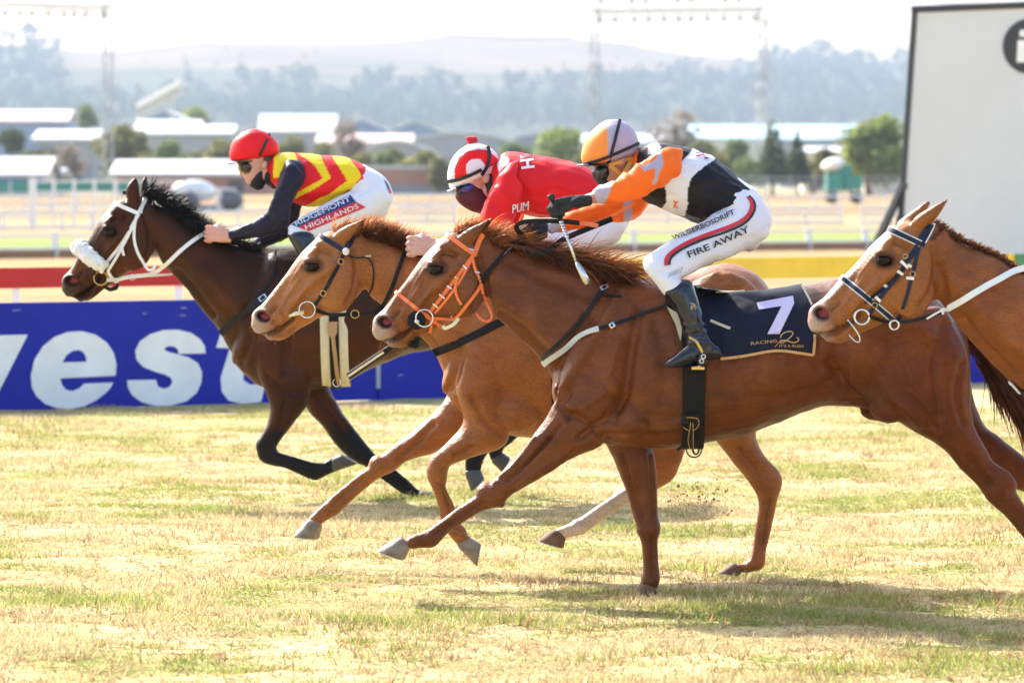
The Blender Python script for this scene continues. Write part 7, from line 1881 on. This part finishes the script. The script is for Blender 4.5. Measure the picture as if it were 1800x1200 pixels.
arm_c = [(527, 282, 522, 312, .060, -.155), (505, 283, 536, 306, .065, -.19), (494, 302, 536, 318, .062, -.21), (487, 328, 521, 340, .056, -.22), (478, 352, 511, 364, .050, -.225), (471, 373, 508, 392, .047, -.22), (458, 381, 492, 408, .044, -.21), (438, 391, 450, 417, .039, -.185), (412, 402, 416, 422, .034, -.155), (404, 405, 407, 423, .032, -.145)]
fore_c = [(425, 402, 428, 418, .030, -.17), (405, 407, 408, 421, .026, -.145), (396, 408, 398, 421, .026, -.135)]
arm_c_off = [(525, 290, 520, 318, .060, .16), (512, 320, 535, 335, .06, .2), (502, 360, 528, 372, .052, .21), (490, 392, 512, 412, .047, .2), (470, 408, 482, 428, .042, .17), (445, 422, 452, 440, .037, .14), (430, 428, 434, 444, .033, .12)]
neck_c = [(448, 292, 466, 322, .055, 0), (468, 282, 478, 320, .06, 0), (486, 274, 490, 318, .075, 0)]
head_c = [(436, 232, 458, 232, .05, 0), (414, 252, 482, 250, .072, 0), (409, 270, 483, 266, .076, 0), (415, 284, 479, 280, .072, 0), (421, 297, 473, 293, .067, 0), (427, 309, 467, 306, .060, 0), (433, 319, 462, 317, .050, 0), (440, 327, 456, 326, .036, 0)]
nose_c = [[(424, 295, 430, 295, .007, 0), (421, 301, 431, 302, .011, 0), (421, 306, 431, 308, .014, 0)], [(430, 314, 440, 314, .014, 0), (431, 318, 441, 319, .017, 0), (434, 322, 442, 323, .014, 0)]]
fist_c = (P(400, 414, Y1 - .14), (-1, 0, .12), (.12, .05, 1), (0, 1, -.25), 0.0, 1.0, 1.0)
pc, pc_me = person('person', 'rider in red and yellow chevron vest with black sleeves and plain red cap', Y1, [torso_c, hips_c, thigh_c, mirror_rows(thigh_c), boot_c, mirror_rows(boot_c), foot_c, mirror_rows(foot_c), arm_c, arm_c_off],
    fists=[fist_c, (P(432, 436, Y1 + .12), (-1, 0, .1), (.1, -.05, 1), (0, -1, -.25), 0.0, 1.0, 1.0)], head=head_c, nose=nose_c, fine=[fore_c, neck_c], extra_tubes=[(465, 290, 5, 8, .012, -.076, .2), (465, 290, 5, 8, .012, .076, .2)], tone=np.array((.62, .36, .28)))
zc = lambda L: [(360 + x / 3.333, 200 + y / 3.333) for x, y in L]
YP = [zc([(540, 225), (672, 240), (702, 300), (740, 377), (640, 442), (500, 512), (505, 480), (600, 430), (692, 378), (640, 300)]), zc([(742, 240), (834, 245), (882, 310), (918, 365), (860, 432), (760, 505), (640, 562), (570, 545), (720, 475), (834, 392), (790, 320)]),
      zc([(410, 225), (515, 220), (545, 275), (470, 300), (440, 370), (400, 380)]), zc([(925, 285), (1000, 330), (1000, 350), (960, 330)])]
def col_c(v, q, off):
    C = np.tile(RED_, (len(v), 1))
    for pl in YP: C[in_poly(q, pl)] = YEL
    return C
jersey_c = garment('jersey', [torso_c], Y1, M['silk'], pc, col_c, voxel=.0065, folds=.006, fscale=10, seed=24, fdir=(1, 1, 1.6), creases=[([(560, 335), (590, 325), (625, 320)], 3, .004), ([(555, 350), (585, 345), (610, 335)], 3, -.004)])
sl_c = garment('sleeve', [arm_c], Y1, M['silk'], pc, lambda v, q, off: np.tile(NAVY, (len(v), 1)), folds=.007, fscale=18, seed=26, blobs=[(520, 297, 17, 15, .062, -.165, .3)], creases=[([(475, 365), (490, 385), (505, 388)], 3, .006), ([(470, 380), (484, 395)], 3, -.005), ([(440, 392), (455, 410)], 3, .003)])
garment('sleeve', [arm_c_off], Y1, M['silk'], pc, lambda v, q, off: np.tile(NAVY, (len(v), 1)), folds=.007, fscale=18, seed=27)
brc_c = garment('breeches', [hips_c, thigh_c, mirror_rows(thigh_c)], Y1, M['white_breeches'], pc, None, folds=.004, fscale=11, seed=28, grow=.002, creases=[([(628, 345), (645, 335), (655, 320)], 2.5, -.005), ([(635, 352), (655, 350), (665, 335)], 2.5, .004), ([(505, 405), (525, 412), (545, 415)], 2.5, -.004)])
for bt in ([boot_c, foot_c], [mirror_rows(boot_c), mirror_rows(foot_c)]): garment('boot', bt, Y1, M['boot'], pc, None, voxel=.007, grow=.002)
t_bc = bvh(brc_c.data)
patch('leg_panel', t_bc, [(512, 395), (616, 342.5), (625.5, 354.5), (524, 399.5)], M['navy_print'], pc, Y1, lift=.003); patch('leg_panel', t_bc, [(524, 399.5), (625.5, 354.5), (643.5, 364.5), (543, 406.5)], M['red_print'], pc, Y1, lift=.003)
text_on('lettering', 'RIDGEMONT', (521, 397.5), (617, 353), 8.2, t_bc, M['white_print'], pc, Y1, lift=.008, bold=.0); text_on('lettering', 'HIGHLANDS', (538, 404), (631, 365.5), 8.2, t_bc, M['white_print'], pc, Y1, lift=.008, bold=.0)
patch('hip_print', t_bc, [(675, 316), (680, 320), (686, 332), (682, 333)], M['navy_print'], pc, Y1, lift=.003); patch('hip_print', t_bc, [(682, 333), (686, 332), (689, 340), (685, 341)], M['red_print'], pc, Y1, lift=.003)
hel_c = [(405, 283, 489, 270, .100, 0), (403, 270, 491, 260, .108, 0), (409, 249, 484, 246, .102, 0), (423, 235, 471, 234, .084, 0), (438, 228, 457, 228, .046, 0)]
hc, t_hc = helmet(hel_c, Y1, pc, lambda v, q, off: np.tile(RED_ * 1.05, (len(v), 1)), ((397, 290), (424, 287), .088), mat('black_peak', (.03, .03, .035), rough=.35))
strap('cap_strap', t_hc, [(473, 236), (464, 257), (455, 274), (447, 286)], 5, M['strap_black'], pc, Y1, lift=.003)
goggles(434, 294, 15, 9.5, Y1, pc, M['lens_dark'], M['gold_frame'], rot=-.15)
mb = MB(); loft_into(mb, [(446, 309, 468, 300, .068, 0), (437, 319, 469, 310, .064, 0), (440, 328, 468, 320, .056, 0), (447, 332, 464, 328, .042, 0)], Y1); part_mesh('mask', mb, M['mask_black'], pc)
mb = MB(); loft_into(mb, [(458, 280, 482, 276, .078, 0), (466, 292, 480, 286, .074, 0), (472, 302, 482, 296, .066, 0)], Y1); part_mesh('hair', mb, M['hair_brown'], pc)
garment('collar', [[(472, 292, 470, 326, .068, 0), (486, 284, 482, 334, .085, 0)]], Y1, M['silk'], pc, lambda v, q, off: np.tile(NAVY, (len(v), 1)), voxel=.007)
# ================================================================== turf thrown up by the hooves
M['soil'] = mat('dry_soil', (.34, .20, .115), rough=.95, spec=.1, var=.3, vscale=60)
def clods(label, px, py, sx, sy, Y, n, seed, up=.0):
    r = np.random.default_rng(seed); mb = MB()
    for _ in range(n):
        x = px + r.normal(0, sx); y = py + r.normal(0, sy); c = P(x, y, Y + r.normal(0, .12)); c[2] = max(c[2], .004); s_ = abs(r.normal(0, .0022)) + .0008
        v = [c + np.array(d) * s_ * (.6 + .8 * r.random()) for d in ((1, 0, 0), (-1, 0, 0), (0, 1, 0), (0, -1, 0), (0, 0, 1), (0, 0, -1))]
        mb.add(v, [(0, 2, 4), (2, 1, 4), (1, 3, 4), (3, 0, 4), (2, 0, 5), (1, 2, 5), (3, 1, 5), (0, 3, 5)])
    o = mb.build('flying_turf', M['soil']); tag(o, label, 'dirt', kind='stuff')
clods('spray of dry soil and turf at the dark bay horse\'s planted hoof', 730, 886, 24, 10, Y1, 700, 5)
clods('clods of soil thrown up below the girth of the nearest horse', 1222, 876, 32, 20, Y2 - .2, 330, 6)
clods('loose soil around the planted foreleg of the nearest horse', 1140, 1048, 26, 3, Y3 + .1, 120, 7)
# ================================================================== origins at the foot of each thing
for o in list(COL.objects):
    if o.type == 'MESH' and o.parent is None and o.data.users == 1 and not o.get('kind'):
        v = get_v(o.data); c = (v.min(0) + v.max(0)) / 2; c[2] = v[:, 2].min()
        o.data.transform(Matrix.Translation(Vector(-c))); o.location = Vector(c)
        for ch in o.children: ch.matrix_parent_inverse = Matrix.Translation(Vector(-c))
